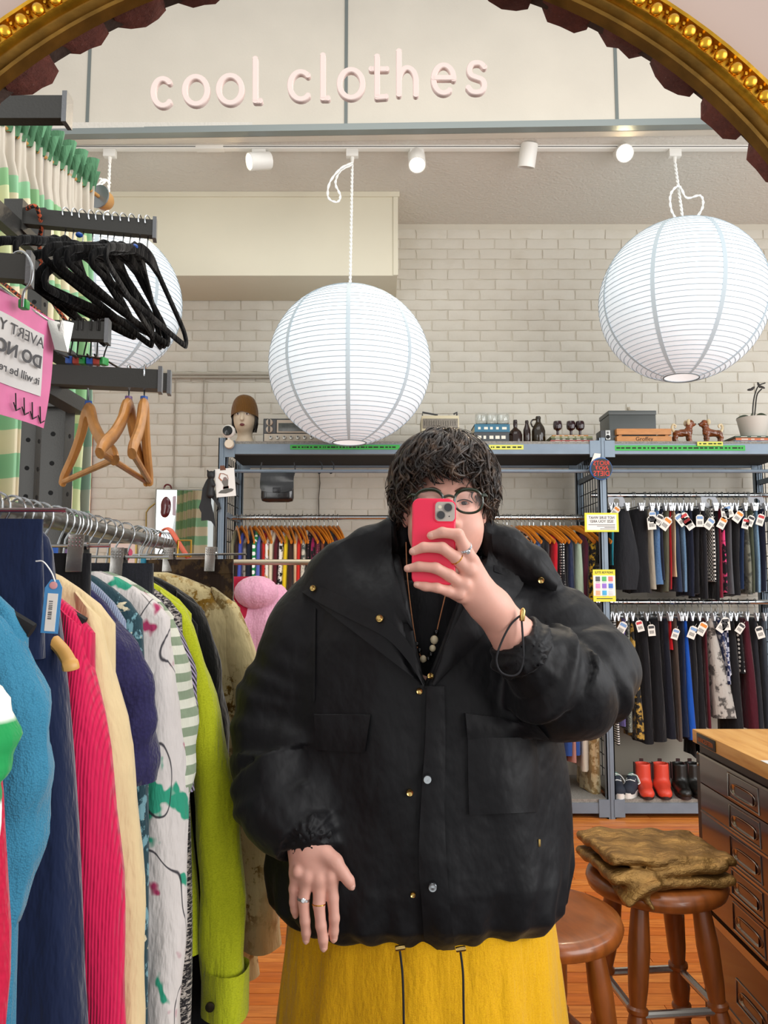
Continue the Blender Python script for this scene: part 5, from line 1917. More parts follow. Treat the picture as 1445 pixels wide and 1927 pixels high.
# --- velvet hangers on the second arm
def hanger_velvet():
    r = obj('velvet_hanger', None)
    r.empty_display_size = .02
    MB().tube([(0, .016 * math.cos(a), -.004 + .016 * math.sin(a)) for a in [math.radians(210 - 21 * i) for i in range(11)]] + [(0, .002, -.035), (0, 0, -.075)], .0016, 6).build('hook', M_hookc, r)
    hw, hz = .205, -.20
    pts = smooth_path([(0, 0, -.072), (0, .03, -.078), (0, .055, -.098), (0, .12, -.135), (0, .185, -.172), (0, hw, -.190), (0, hw + .004, -.205), (0, hw - .02, -.214), (0, 0, -.214), (0, -hw + .02, -.214), (0, -hw - .004, -.205), (0, -hw, -.190), (0, -.185, -.172), (0, -.12, -.135), (0, -.055, -.098), (0, -.03, -.078)], 4, closed=True)
    MB().tube(pts, .0088, 8, closed=True, flat=.5, up=(0, 0, 1)).build('velvet_frame', M_velv, r)
    MB().prism([(-.004, -.035, -.08), (-.004, .035, -.08), (-.004, .06, -.106), (-.004, .02, -.098), (-.004, -.02, -.098), (-.004, -.06, -.106)], (.008, 0, 0)).build('velvet_neck', M_velv, r)
    return r


M_velv = cloth('black_velvet', '#060607', rough=.95, sheen=.15, spec=.1)
hv = hanger_velvet()
pa, pb, hh = ARM3[1]
NVH = 11
for k in range(NVH):
    f = .36 + .60 * k / (NVH - 1)
    o = hv if k == 0 else copy_tree(hv)
    p = pa.lerp(pb, f)
    o.location = (p.x, p.y, p.z + hh / 2)
    o.rotation_euler = (R.uniform(-.12, .12), R.uniform(-.05, .05), R.uniform(-.22, .10) - .05 * (k % 3))
    tag(o, 'empty black velvet hanger, %s from the arm end of the upper black arm' % ORD[NVH - 1 - k], 'hanger', 'black velvet hangers')
for k, (u, v) in enumerate(((149, 442), (207, 463), (253, 464))):
    p = at(u, v, 1.6)
    tag(MB().sphere(p, .008, 10, 6, sc=(1, 1, .7)).build('size_cube', mat('blue_plastic', '#1f4f9e', .4)), 'blue size marker bead, %s along the velvet hanger hooks' % ORD[k], 'size marker', 'blue size markers')


# --- wooden hangers on the lower arm
def hanger_suit(m):
    r = obj('suit_hanger', None)
    r.empty_display_size = .02
    MB().tube([(0, .018 * math.cos(a), -.006 + .018 * math.sin(a)) for a in [math.radians(210 - 21 * i) for i in range(11)]] + [(0, .002, -.04), (0, 0, -.07)], .0018, 6).build('hook', M_hookc, r)
    MB().lathe((0, 0, -.062), [(.0075, -.008), (.0075, .008)], 10).build('size_ring', mat('blue_plastic', '#1f4f9e', .4), r)
    b = MB()
    for s_ in (-1, 1):
        pts = smooth_path([(0, 0, -.073), (0, s_ * .022, -.083), (0, s_ * .05, -.115), (0, s_ * .11, -.155), (0, s_ * .185, -.19), (0, s_ * .205, -.208)], 5)
        b.tube(pts, [.017 - .004 * i / len(pts) for i in range(len(pts))], 10, flat=.62, up=(0, 0, 1))
    b.build('wooden_arms', m, r)
    MB().tube([(0, -.195, -.205), (0, .195, -.205)], .0065, 10).build('trouser_bar', m, r)
    return r


M_hw1 = mat('honey_wood', '#b57d42', .4, vary=.2, vscale=30, stretch=(4, 1, 1))
hs = hanger_suit(M_hw1)
for k, ((u, yw), rz, lab) in enumerate((((272, 1.56), .22, 'honey wooden suit hanger at the outer end of the lower black arm'), ((243, 1.56), .10, 'middle wooden suit hanger with a purple ring on the lower black arm'), ((168, 1.60), .62, 'wooden suit hanger turned edge-on, nearest the black post'))):
    o = hs if k == 0 else copy_tree(hs)
    p = at(u, 720, yw)
    o.location = (p.x, p.y, ARM3[4][0].z + .02)
    o.rotation_euler = (0, 0, rz)
    tag(o, lab, 'hanger', 'wooden suit hangers')
    if k == 1:
        for ch in o.children:
            if ch.name.startswith('size_ring'):
                ch.data = ch.data.copy()
                ch.data.materials[0] = mat('purple_plastic', '#6a4a7d', .4)

# --- wire tangle of clip hangers on the short arm
M_wd = mat('dark_hanger_wire', '#2a2826', .4, .7)
pa, pb, hh = ARM3[3]
for k in range(6):
    f = .30 + .66 * k / 5
    p = pa.lerp(pb, f)
    r = thing('wire_hanger', 'bare dark wire hanger, %s along the short middle black arm' % ORD[k], 'hanger', (p.x, p.y, p.z + hh / 2), 'bare wire hangers')
    yw = R.uniform(-.5, .5)
    r.rotation_euler = (0, 0, yw)
    MB().tube(smooth_path([(0, -.014, -.02), (0, -.012, .003), (0, .012, .004), (0, .014, -.03), (0, .004, -.06), (0, 0, -.075)], 5), .0016, 6).build('hook', M_wd, r)
    MB().tube([(0, -.07, -.088), (0, 0, -.076), (0, .07, -.088)], .0022, 6).build('bar', M_wd, r)
    MB().box((-.007, -.009, -.09), (.007, .009, -.074), 0, .003).build('size_ring', mat(('blue_plastic', 'red_plastic', 'green_plastic')[k % 3], ('#1f4f9e', '#9c3428', '#1e8a3a')[k % 3], .4), r)

# --- pink notice on a clip hanger
q0, q1 = at(106, 603, 1.32), at(82, 806, 1.32)
p0, p1 = at(-95, 492, 1.08), at(-118, 694, 1.08)
ux = (p0 - q0)
uz = (q0 - q1)
pn = thing('pink_notice', 'pink bordered paper notice reading avert your eyes do not shop, at the far left', 'notice', q1)
un = ux.cross(uz).normalized()
if un.y > 0:
    un = -un
P = [[q1 + ux * (j / 10) + uz * (i / 8) + un * (.004 * math.sin(j * .9 + i * .5)) for j in range(11)] for i in range(9)]
local(MB().sheet(P, un * -.0008), pn).build('pink_sheet', mat('pink_paper', '#d9729f', .35, vary=.12, vscale=14, coat=.3), pn)
P = [[q1 + ux * (.10 + .9 * j / 10) + uz * (.26 + .56 * i / 8) + un * (.0018 + .004 * math.sin((1 + .9 * j) * .9 + (2 + 4.5 * i / 8) * .5)) for j in range(11)] for i in range(9)]
local(MB().sheet(P, un * -.0006), pn).build('white_sheet', mat('white_paper_sleeve', '#cfcac6', .35, vary=.05, vscale=20, coat=.2), pn)
b = MB()
ul, zl = ux.normalized(), uz.normalized()
W_ = ux.length
for tx, sz, zz, bo in (('AVERT YOUR EYES', .025, .68, 0), ('DO NOT SHOP', .029, .50, .0009), ('it will be ready soon', .019, .35, .0002)):
    v, f = text_mesh(tx, sz, .0003, bo, 'LEFT')
    org = q1 + ux * .135 + uz * zz + un * .007
    b.add([org + ul * p_[0] * 1.12 + zl * p_[1] + un * p_[2] for p_ in v], [g_[::-1] for g_ in f])
local(b, pn).build('lettering', mat('notice_grey_ink', '#4b4a4c', .7), pn, smooth=False)
b = MB()
for k in range(4):
    o_ = q1 + ux * (.07 + .085 * k) + uz * (.10 + .012 * k) + un * .006
    a_ = o_ + zl * .014 + ul * .006
    e_ = o_ - zl * .014
    b.tube([a_, e_], .0011, 5)
    b.tube([e_ + zl * .012 + ul * .008, e_, e_ + zl * .006 - ul * .009], .0011, 5)
local(b, pn).build('arrow_marks', mat('black_marker', '#141416', .7), pn)
M_clip = mat('clip_steel', '#a5a39e', .25, .9, bump=.12, bscale=300, bdist=.001)
ch_ = thing('notice_hanger', 'chrome clip hanger with a green ring holding the pink notice', 'hanger', at(40, 500, 1.22))
hp = [at(22, 487, 1.22), at(30, 475, 1.22), at(47, 476, 1.21), at(60, 500, 1.2), at(58, 530, 1.2), at(45, 550, 1.2), at(42, 578, 1.2)]
local(MB().tube(smooth_path(hp, 6), .0022, 8), ch_).build('hook', M_hookc, ch_)
local(MB().tube([at(-90, 478, 1.07), at(110, 618, 1.34)], .0028, 8), ch_).build('bar', M_hookc, ch_)
local(MB().box(tuple(at(33, 579, 1.2)), tuple(at(50, 562, 1.2) + Vector((0, .014, 0))), 0, .003), ch_).build('size_ring', mat('green_plastic', '#1e8a3a', .4), ch_)
for (u, v, Y_) in ((107, 632, 1.31),):
    c = at(u, v, Y_)
    local(MB().obox(c, Vector((.008, .008, 0)), Vector((.0014, -.0014, 0)), Vector((-.009, .002, .028)), 0, .001).obox(c + Vector((.008, .012, .003)), Vector((.008, .008, 0)), Vector((.0014, -.0014, 0)), Vector((.004, 0, .027)), 0, .001), ch_).build('clip', M_clip, ch_)

# ------------------------------------------------------------------ garments on the long rail
def hang_garment(name, label, cat, Y, m, xs=-.60, ztop=1.355, sw=.205, hw=.215, length=.72, th=.045, sleeve=None, slen=.55, srad=.062, sfor=.09, scuff=.05, yaw=0.0, seed=1, neck=.075, drop=.075, fold=.010, flare=0.0, sy=-.015, open_front=False):
    """garment on a hanger whose arms run across the rail (x); sleeve at the aisle side"""
    rr = random.Random(seed)
    ph = [rr.random() * 6 for _ in range(4)]
    n = 44
    zs = [0, -.012, -.03, -.055, -drop - .01, -drop - .04] + [-drop - .04 - (length - drop - .04) * (i / 15) for i in range(1, 16)]
    P = []
    for z in zs:
        f = -z / length
        if -z < drop:
            a = neck + (sw - neck) * (-z / drop) ** .75
        else:
            a = sw + (hw - sw) * ((-z - drop) / (length - drop))
        d = th * (.35 + .65 * min(1, -z / .14)) * (1 + flare * f)
        row = []
        for j in range(n):
            w = 2 * PI * j / n
            ca, sa = math.cos(w), math.sin(w)
            x_ = math.copysign(abs(ca) ** .7, ca) * a
            y_ = math.copysign(abs(sa) ** .8, sa) * d
            k_ = fold * (.15 + f * 1.3)
            y_ += k_ * math.sin(x_ * 34 + ph[0] + f * 2.2) + k_ * .5 * math.sin(x_ * 61 + ph[1] - 3 * f)
            x_ += k_ * .6 * math.sin(y_ * 40 + f * 7 + ph[2]) + .012 * math.sin(f * 6 + ph[3]) * f
            row.append((x_, y_, z + (.006 * math.sin(x_ * 25 + ph[1]) if z == zs[-1] else 0)))
        P.append(row)
    root = thing(name, label, cat, (xs, Y, ztop))
    root.rotation_euler = (0, 0, yaw)
    b = MB().grid(P, closed_u=True)
    q = len(P)
    b.f += [tuple(range(n - 1, -1, -1)), tuple(range((q - 1) * n, q * n))]
    b.m += [0, 0]
    b.build('garment_body', m, root, ang=80)
    if sleeve:
        for s_ in ((1,) if sleeve != 'both' else (1, -1)):
            K = 22
            rows = []
            for i in range(K + 1):
                f = i / K
                z = -drop + .02 - slen * f
                x_ = s_ * (sw - .035 + sfor * (f ** .8) + .02 * math.sin(f * PI))
                y_ = sy * f - .01 * math.sin(f * 5 + ph[0])
                ra = srad + (scuff - srad) * f
                ra *= .55 + .45 * min(1, f * 5)
                if sleeve == 'puff':
                    ra *= 1 + .35 * math.exp(-((f - .5) / .35) ** 2)
                row = []
                for j in range(20):
                    w = 2 * PI * j / 20
                    wob = 1 + .10 * math.sin(3 * w + f * 9 + ph[1]) + .06 * math.sin(f * 26 + ph[2] + w)
                    if sleeve == 'puff':
                        wob += .07 * math.sin(9 * w + ph[3]) * (1 if f < .25 or f > .8 else .4)
                    row.append((x_ + math.cos(w) * ra * wob * .85, y_ + math.sin(w) * ra * wob * .8, z - s_ * math.cos(w) * .02 * (1 - f)))
                rows.append(row)
            b = MB().grid(rows, closed_u=True)
            b.f += [tuple(range(19, -1, -1)), tuple(range(K * 20, K * 20 + 20))]
            b.m += [0, 0]
            b.build('sleeve', m, root, ang=80)
            if sleeve == 'cuff':
                last = rows[-1]
                top_ = [tuple(Vector(p_) * 1.0 + Vector((0, 0, .0))) for p_ in rows[-4]]
                cen = sum((Vector(p_) for p_ in last), Vector()) / 20
                cu = [[tuple(cen + (Vector(p_) - cen) * 1.08 + Vector((0, 0, dz))) for p_ in last] for dz in (.085, .04, -.004)]
                MB().grid(cu, closed_u=True).build('cuff', m, root, ang=80)
                c_ = cen + Vector((-.02, -scuff * .95, .035))
                MB().lathe(c_, [(.009, 0), (.009, .004), (.004, .005)], 12, axis=(0, -1, 0)).build('cuff_button', mat('dark_metal_button', '#3c352a', .35, .8), root)
    return root


def rail_hook(root, Y, xs=-.60, wood=None, black=False, z0=RZ + .022):
    """hook of the garment's hanger over the rail"""
    h = thing('garment_hanger', '', 'hanger', (xs, Y, z0))
    MB().tube([(.022 * math.cos(a), 0, -.020 + .024 * math.sin(a)) for a in [math.radians(215 - 20 * i) for i in range(13)]] + [(.006, 0, -.055), (0, 0, -.112)], .0021, 7).build('hook', M_hookc, h)
    b = MB()
    q_ = 1.0 if wood else .72
    pts = smooth_path([(-.17 * q_, 0, -.195), (-.10 * q_, 0, -.155), (-.035, 0, -.125), (0, 0, -.112), (.035, 0, -.125), (.10 * q_, 0, -.155), (.17 * q_, 0, -.195)], 4)
    b.tube(pts, .010, 8, flat=.6, up=(0, 0, 1))
    b.build('arms', wood or M_owood, h)
    return h


def G(label, where, cat, Y, m, name='hanging_garment', wood=None, **k):
    r = hang_garment(name, label, cat, Y, m, **k)
    h = rail_hook(r, Y + R.uniform(-.006, .006), wood=wood)
    h['label'] = 'hanger inside the ' + where
    h['group'] = 'hangers on the long rail'
    return r


black_w = mat('black_hanger_plastic', '#0d0d0e', .7)
G('white top with green sleeve edge at the far left photo edge', 'green and white top at the photo edge', 'top', .775, C('l_green', '#1f8f4c', '#e9e8e2', 'stripe', scale=.16), sleeve='short', slen=.16, sw=.15, hw=.15, length=.30, seed=3, wood=black_w, sfor=.0, srad=.05, scuff=.055, ztop=1.32, xs=-.545)
G('crimson red knit dress, first long red garment from the left', 'crimson red dress', 'dress', .835, C('l_crim', '#c2103c', '#a80c32', 'knit', scale=1), sleeve='long', slen=1.0, sw=.17, hw=.19, length=1.25, seed=5, sfor=.03, srad=.045, scuff=.048, wood=black_w, th=.035)
G('teal blue cotton blouse with gathered puffed sleeve', 'teal blouse', 'blouse', .945, C('l_teal', '#3d87a6', '#2d6f8e', 'knit', scale=3), sleeve='puff', slen=.36, sw=.165, hw=.17, length=1.25, seed=8, srad=.046, scuff=.036, sfor=.012, wood=black_w, th=.04)
nv = hang_garment('velvet_trousers', 'navy blue velvet trousers clipped at the waist, hanging full length', 'trousers', 1.03, C('l_navy', '#101d3c', rough=.9, sheen=.5), xs=-.60, ztop=1.405, sw=.155, hw=.30, neck=.14, drop=.02, length=1.30, th=.05, fold=.028, seed=12, flare=.4)
G('hot pink ribbed knit cardigan', 'hot pink ribbed cardigan', 'cardigan', 1.115, C('l_pink', '#d0184e', '#b00f40', 'rib', scale=1.3), sleeve='long', slen=.95, sw=.185, hw=.20, length=1.15, seed=14, srad=.046, scuff=.048, sfor=.06, wood=black_w, th=.05, ztop=1.345)
G('cream cotton shirt dress with pale buttons', 'cream shirt dress', 'dress', 1.19, C('l_cream', '#d7bf93'), sleeve='long', slen=.86, sw=.185, hw=.215, length=1.10, seed=18, srad=.042, scuff=.040, sfor=.068, th=.04)
G('dark violet navy knit top with wide short sleeve', 'violet navy knit top', 'top', 1.26, C('l_violet', '#2a2652', '#1e1b3c', 'knit', scale=1.2), sleeve='short', slen=.28, sw=.17, hw=.18, length=.42, seed=21, srad=.050, scuff=.056, sfor=.055, th=.045)
G('pale blue-grey ribbed sleeveless top', 'blue-grey ribbed top', 'top', 1.30, C('l_bgrey', '#8d97ad', '#6f7992', 'rib', scale=1.6), sw=.165, hw=.18, length=.55, seed=22, th=.035)
G('dark teal leafy print long dress', 'leafy print dress', 'dress', 1.345, C('l_leaf', '#26414a', '#6f97a0', 'leaf', scale=1.0), sw=.18, hw=.245, length=1.30, seed=25, th=.04, fold=.014)
G('white dress printed with green leaves and dark line drawings', 'white leaf print dress', 'dress', 1.43, C('l_bot', '#d8d0cc', '#2f9678', 'floral', scale=.95), sleeve='long', slen=1.02, sw=.205, hw=.24, length=1.2, seed=27, srad=.050, scuff=.048, sfor=.03, th=.045)
G('sage and white striped shirt', 'sage striped shirt', 'shirt', 1.475, C('l_sage', '#8b9a80', '#d7d6c6', 'stripe', scale=.8), sleeve='long', slen=.40, sw=.20, hw=.22, length=.8, seed=30, srad=.046, scuff=.05, sfor=.035, th=.03)
G('black blouse with lilac and white stripes', 'black striped blouse', 'blouse', 1.52, C('l_bstr', '#151318', '#a595b5', 'vstripe', scale=2.2), sleeve='long', slen=.36, sw=.185, hw=.19, length=.5, seed=33, srad=.045, scuff=.045, sfor=.05, th=.03)
G('black and white tweed long skirt dress', 'black and white tweed dress', 'dress', 1.55, C('l_tweed', '#2a272a', '#c4b9b0', 'tweed', scale=.8), sw=.195, hw=.262, length=1.35, seed=36, th=.04)
G('chartreuse yellow-green denim jacket with a buttoned cuff', 'chartreuse jacket', 'jacket', 1.60, C('l_chart', '#c4cb22', '#aab318', 'tweed', scale=2.5), sleeve='cuff', slen=.80, sw=.20, hw=.22, length=.75, seed=39, srad=.055, scuff=.05, sfor=.125, th=.045)
G('black velvet blazer between the chartreuse and the gold jacket', 'black velvet blazer', 'blazer', 1.70, C('l_bvel', '#0a0a0c', rough=.9, sheen=.35), sleeve='long', slen=.52, sw=.205, hw=.22, length=.80, seed=41, srad=.058, scuff=.054, sfor=.04, th=.055)
G('cream and gold brocade long jacket', 'gold brocade jacket', 'jacket', 1.87, C('l_broc', '#dcc894', '#8f6c28', 'brocade', scale=.75), sleeve='both', slen=.80, sw=.252, hw=.30, length=.93, seed=44, srad=.066, scuff=.055, sfor=.10, th=.06, ztop=1.36)
G('plain black long trousers hanging low at the floor gap', 'black long trousers', 'trousers', 1.66, C('l_blk', '#0b0b0d'), sw=.20, hw=.285, length=1.22, seed=47, th=.03, drop=.1)
G('navy and white patterned top beyond the gold jacket', 'navy and white top', 'top', 2.02, C('l_nw', '#22304f', '#e2dccf', 'print', scale=.8), sw=.22, hw=.23, length=.62, seed=49, th=.04)
G('ivory blouse at the far end of the long rail', 'ivory blouse', 'blouse', 1.96, C('l_ivb', '#d9d2c0'), sw=.225, hw=.24, length=.5, seed=51, th=.035)


# clip hangers with trousers over the rail
def clip_pair(name, label, Y, x0, x1, ztop, length, m, clips, cat='trousers', dy=0.0):
    r = thing(name, label, cat, ((x0 + x1) / 2, Y, ztop))
    w = (x1 - x0) / 2
    b = MB()
    P = []
    for i in range(9):
        f = i / 8
        row = []
        for j in range(24):
            a = 2 * PI * j / 24
            y_ = math.copysign(abs(math.sin(a)) ** .7, math.sin(a)) * (.010 + .016 * f) + .006 * f * math.sin(math.cos(a) * 6 + Y * 9)
            row.append((math.copysign(abs(math.cos(a)) ** .5, math.cos(a)) * w * (1 + .05 * f), y_ + dy * math.cos(a), -length * f))
        P.append(row)
    b.grid(P, closed_u=True)
    b.f += [tuple(range(23, -1, -1)), tuple(range(8 * 24, 9 * 24))]
    b.m += [0, 0]
    b.build('waist_cloth', m, r, ang=60)
    MB().grid([[(p_[0] * 1.006, p_[1] * 1.12, -.0) for p_ in P[0]], [(p_[0] * 1.006, p_[1] * 1.12, -.035) for p_ in P[0]]], closed_u=True).build('waistband', m, r, ang=60)
    h = thing('metal_clip_hanger', 'chrome clip hanger gripping the ' + label.split(' on ')[0].split(',')[0], 'hanger', ((x0 + x1) / 2, Y, ztop), 'chrome clip hangers on the long rail')
    xm = RX - (x0 + x1) / 2
    MB().tube([(xm + .022 * math.cos(a), 0, RZ - ztop + .002 + .024 * math.sin(a)) for a in [math.radians(215 - 20 * i) for i in range(13)]] + [(xm + .004, 0, RZ - ztop - .03), (xm, 0, .012)], .0021, 7).build('hook', M_hookc, h)
    MB().tube([(-w - .03, -dy, .012), (w + .03, dy, .012)], .0028, 8).build('bar', M_hookc, h)
    for cx_ in clips:
        yy = dy * cx_ / max(w, .01)
        for s_ in (-1, 1):
            MB().obox((cx_, yy + s_ * .014, .0), (.0125, 0, 0), (0, .0022, 0), (0, s_ * -.004, .030), 0, .0015).build('clip', M_clip, h)
        MB().lathe((cx_, yy, .012), [(.006, -.014), (.006, .014)], 10, axis=(1, 0, 0)).build('clip_spring', M_chrome, h)
        rg = MB()
        for q_ in range(5):
            rg.obox((cx_ - .0095 + q_ * .00475, yy - .0155, -.012), (.0011, 0, 0), (0, .0018, 0), (0, .0023, .017))
        for q_ in range(12):
            rg.sphere((cx_ - .0085 + (q_ % 4) * .0056, yy - .0185, .012 + (q_ // 4) * .006), .0014, 6, 4)
        rg.build('clip_ridges', M_chrome, h, smooth=False)
    return r


clip_pair('velvet_waist', 'navy velvet trouser waist on the nearest clip hanger', 1.0, -.70, -.445, 1.415, .18, MATS['l_navy'], (-.06,))
clip_pair('black_trousers', 'black cotton trousers on a clip hanger above the pink cardigan', 1.235, -.60, -.47, 1.38, .14, C('l_bt', '#101014'), (.045,))
clip_pair('denim_trousers', 'black denim trousers on a clip hanger above the white print dress', 1.50, -.62, -.455, 1.372, .11, C('l_bd', '#22232a', '#17181d', 'tweed', scale=3), (.02,), dy=.02)
clip_pair('paisley_skirt', 'brown paisley velvet skirt on a clip hanger at the rail end', 1.90, -.60, -.365, 1.392, .22, C('l_pais', '#2b1d15', '#4d3a22', 'print', scale=1.6, sheen=.5), (-.05, .06), 'skirt', dy=-.03)
# extra bare hooks clustered on the rail
for k, Y_ in enumerate((.80, .86, .90, .98, 1.07, 1.10, 1.16, 1.34, 1.40, 1.46, 1.78, 1.92, 2.05, 2.08, 2.11)):
    h = thing('rail_hook', 'chrome hanger hook on the long rail above the garments', 'hook', (RX, Y_, RZ + .022), 'loose chrome hooks on the long rail')
    MB().tube([(.022 * math.cos(a), 0, -.020 + .024 * math.sin(a)) for a in [math.radians(215 - 20 * i) for i in range(13)]] + [(.008, .004, -.055), (0, 0, -.085)], .0021, 7).build('hook', M_hookc, h)
    MB().lathe((0, 0, -.08), [(.007, -.008), (.007, .008)], 8).build('size_ring', mat(('blue_plastic', 'purple_plastic', 'black_ring', 'teal_plastic')[k % 4], ('#1f4f9e', '#6a4a7d', '#141414', '#2388a8')[k % 4], .4), h)
# swing tag on the navy velvet
q = at(97, 1143, .97)
tg = thing('blue_swing_tag', 'blue and pink card tag with a barcode hanging on the navy velvet', 'tag', q)
k = .97 / FPX
tg.rotation_euler = (0, .06, 0)
MB().prism([(-16 * k, 0, -48 * k), (16 * k, 0, -48 * k), (16 * k, 0, 38 * k), (8 * k, 0, 52 * k), (-6 * k, 0, 52 * k), (-16 * k, 0, 36 * k)], (0, .001, 0)).build('tag_card', mat('tag_blue_card', '#4a8fc4', .5), tg, smooth=False)
MB().box((-9 * k, -.0008, -44 * k), (10 * k, 0, 26 * k)).build('tag_sticker', M_tag, tg, smooth=False)
b = MB()
for j in range(10):
    b.box((-5 * k, -.0012, (-22 + j * 3.6) * k), (2 * k, -.0006, (-22 + j * 3.6 + R.uniform(.8, 2.2)) * k))
b.build('barcode', M_bar, tg, smooth=False)
MB().sphere((0, -.001, 41 * k), 8 * k, 12, 6, sc=(1, .1, .9)).build('tag_emblem', mat('tag_pink', '#d99a9a', .5), tg)
MB().tube(smooth_path([(2 * k, 0, 48 * k), (-6 * k, -.002, 66 * k), (-22 * k, -.003, 84 * k), (-38 * k, 0, 84 * k)], 5), .0009, 5).build('tag_string', M_cord, tg)
# yellow wooden hanger tip and belt
tip = thing('wooden_hanger_tip', 'pale wooden hanger arm poking out below the blue tag', 'hanger', at(125, 1240, 1.0))
local(MB().tube(smooth_path([at(100, 1205, 1.03), at(118, 1225, 1.02), at(131, 1248, 1.0), at(134, 1262, 1.0)], 5), [.009] * 10 + [.0105] * 5 + [.006], 10, flat=.7), tip).build('arm_tip', mat('pale_wood', '#d09c52', .4), tip)

bl_ = thing('orange_belt', 'orange-red leather belt with a brass buckle looped at the rail end', 'belt', at(330, 1010, 2.12))
pts = [at(u, v, 2.12) for u, v in ((298, 1022), (304, 1000), (317, 995), (328, 1008), (340, 1028), (354, 1050))]
P = smooth_path(pts, 6)
local(MB().tube(P, .016, 10, flat=.22, up=(.3, -1, .2)), bl_).build('belt_strap', mat('belt_leather', '#bf4a2c', .45, vary=.15, vscale=30), bl_)
c = at(347, 1032, 2.105)
local(MB().tube([c + Vector((.018 * sx_, 0, .022 * sz_)) for sx_, sz_ in ((-1, -1), (1, -1), (1, 1), (-1, 1))], .0032, 8, closed=True), bl_).build('belt_buckle', mat('brass', '#c59a3e', .3, .9), bl_)

# --- far left: mirror leaning on the wall, red bag, framed picture
Ym = 5.16
p, q = at(300, 924, Ym), at(402, 1030, Ym)
wm = thing('wall_mirror', 'small mirror on the back wall showing the checked curtain, behind the toy bat', 'mirror', ((p.x + q.x) / 2, Ym, q.z - .05))
w, h_ = (q.x - p.x) / 2, p.z - q.z + .05
wm.location.y -= .04
wm.rotation_euler = (0, 0, .12)
MB().box((-w - .01, .004, -.01), (w + .01, .03, h_ + .008)).build('mirror_back', mat('mirror_edge', '#8d8d84', .4), wm)
MB().box((-w, 0, 0), (w, .006, h_)).build('mirror_glass', mat('mirror_silver', '#dfe3e2', .02, 1.0), wm, smooth=False)
# second length of checked curtain, the one that mirror shows, hung on the left wall side
Yc2 = 4.5
pr = thing('pink_picture', 'small gold framed picture with pink flowers behind the long rail', 'picture', at(230, 1070, 5.17))
k = 5.17 / FPX
MB().box((-26 * k, 0, 0), (26 * k, .02, 50 * k), 0, .003).build('gold_frame', mat('thin_gold', '#b39a55', .4, .6), pr)
MB().box((-23 * k, -.002, 3 * k), (23 * k, .01, 47 * k)).build('picture_paper', mat('pale_pink_paper', '#e9d3cb', .8), pr, smooth=False)
for x, z, r_ in ((-6, 28, 8), (4, 22, 10), (10, 30, 9), (-2, 14, 7), (-10, 20, 6)):
    MB().lathe((x * k, -.002, z * k), [(r_ * k, 0), (r_ * k * .9, .001)], 12, axis=(0, -1, 0)).build('painted_flower', mat('flower_%d' % (r_ % 3), ('#d4587a', '#c23a52', '#dba0b0')[r_ % 3], .8), pr)
Yr = 5.13
c = at(312, 975, Yr)
rb_ = thing('red_handbag', 'glossy dark red rounded bag hanging near the small mirror', 'bag', c)
k = Yr / FPX


def f_bag(P):
    d = d_ell(P, (0, 0, 22 * k), (14 * k, 10 * k, 26 * k))
    d = smin(d, d_ell(P, (-2 * k, 0, 8 * k), (11 * k, 9 * k, 12 * k)), 4 * k)
    return d


V, F = sdf_mesh(f_bag, (-.07, -.06, -.04), (.07, .06, .17), .006)
obj('bag_shell', np_mesh('bag_shell', V, F, mat('oxblood_patent', '#5a1019', .15, coat=.5)), rb_)
MB().tube(smooth_path([(-8 * k, 0, 40 * k), (-3 * k, 0, 62 * k), (8 * k, 0, 60 * k), (9 * k, 0, 38 * k)], 5), .006, 8).build('bag_handle', mat('oxblood_patent', '#5a1019', .15), rb_)
MB().box((9 * k, -.02, 4 * k), (20 * k, .02, 42 * k), 0, .006).build('bag_lining', mat('pale_lilac_leather', '#cbb8c6', .5), rb_)
os_ = thing('orange_screen', 'orange panel behind the dark red bag at the rail end', 'panel', at(322, 1012, 5.17))
k = 5.17 / FPX
MB().box((-20 * k, 0, 0), (14 * k, .02, 84 * k), 0, .004).build('orange_board', mat('orange_board', '#d8602a', .6), os_)
MB().box((-13 * k, -.004, 6 * k), (6 * k, .004, 26 * k), 0, .002).build('pink_card', mat('pink_card', '#dba39c', .7), os_)
gl = thing('oval_frame', 'pale oval gilt-edged frame beside the orange panel', 'frame', at(287, 1012, 5.17))
MB().prism([(x * k, 0, z * k) for x, z in ((-12, 0), (10, 0), (16, 70), (4, 66), (-8, 56), (-13, 48))][::-1], (0, .015, 0)).build('pale_panel', mat('pale_panel', '#c9c3ba', .5), gl, smooth=False)
MB().tube([(x * k, -.002, z * k) for x, z in ((-12, 0), (-13, 48), (-8, 56), (4, 66), (16, 70))], .005, 6).build('gilt_edge', mat('thin_gold', '#b39a55', .4, .6), gl)

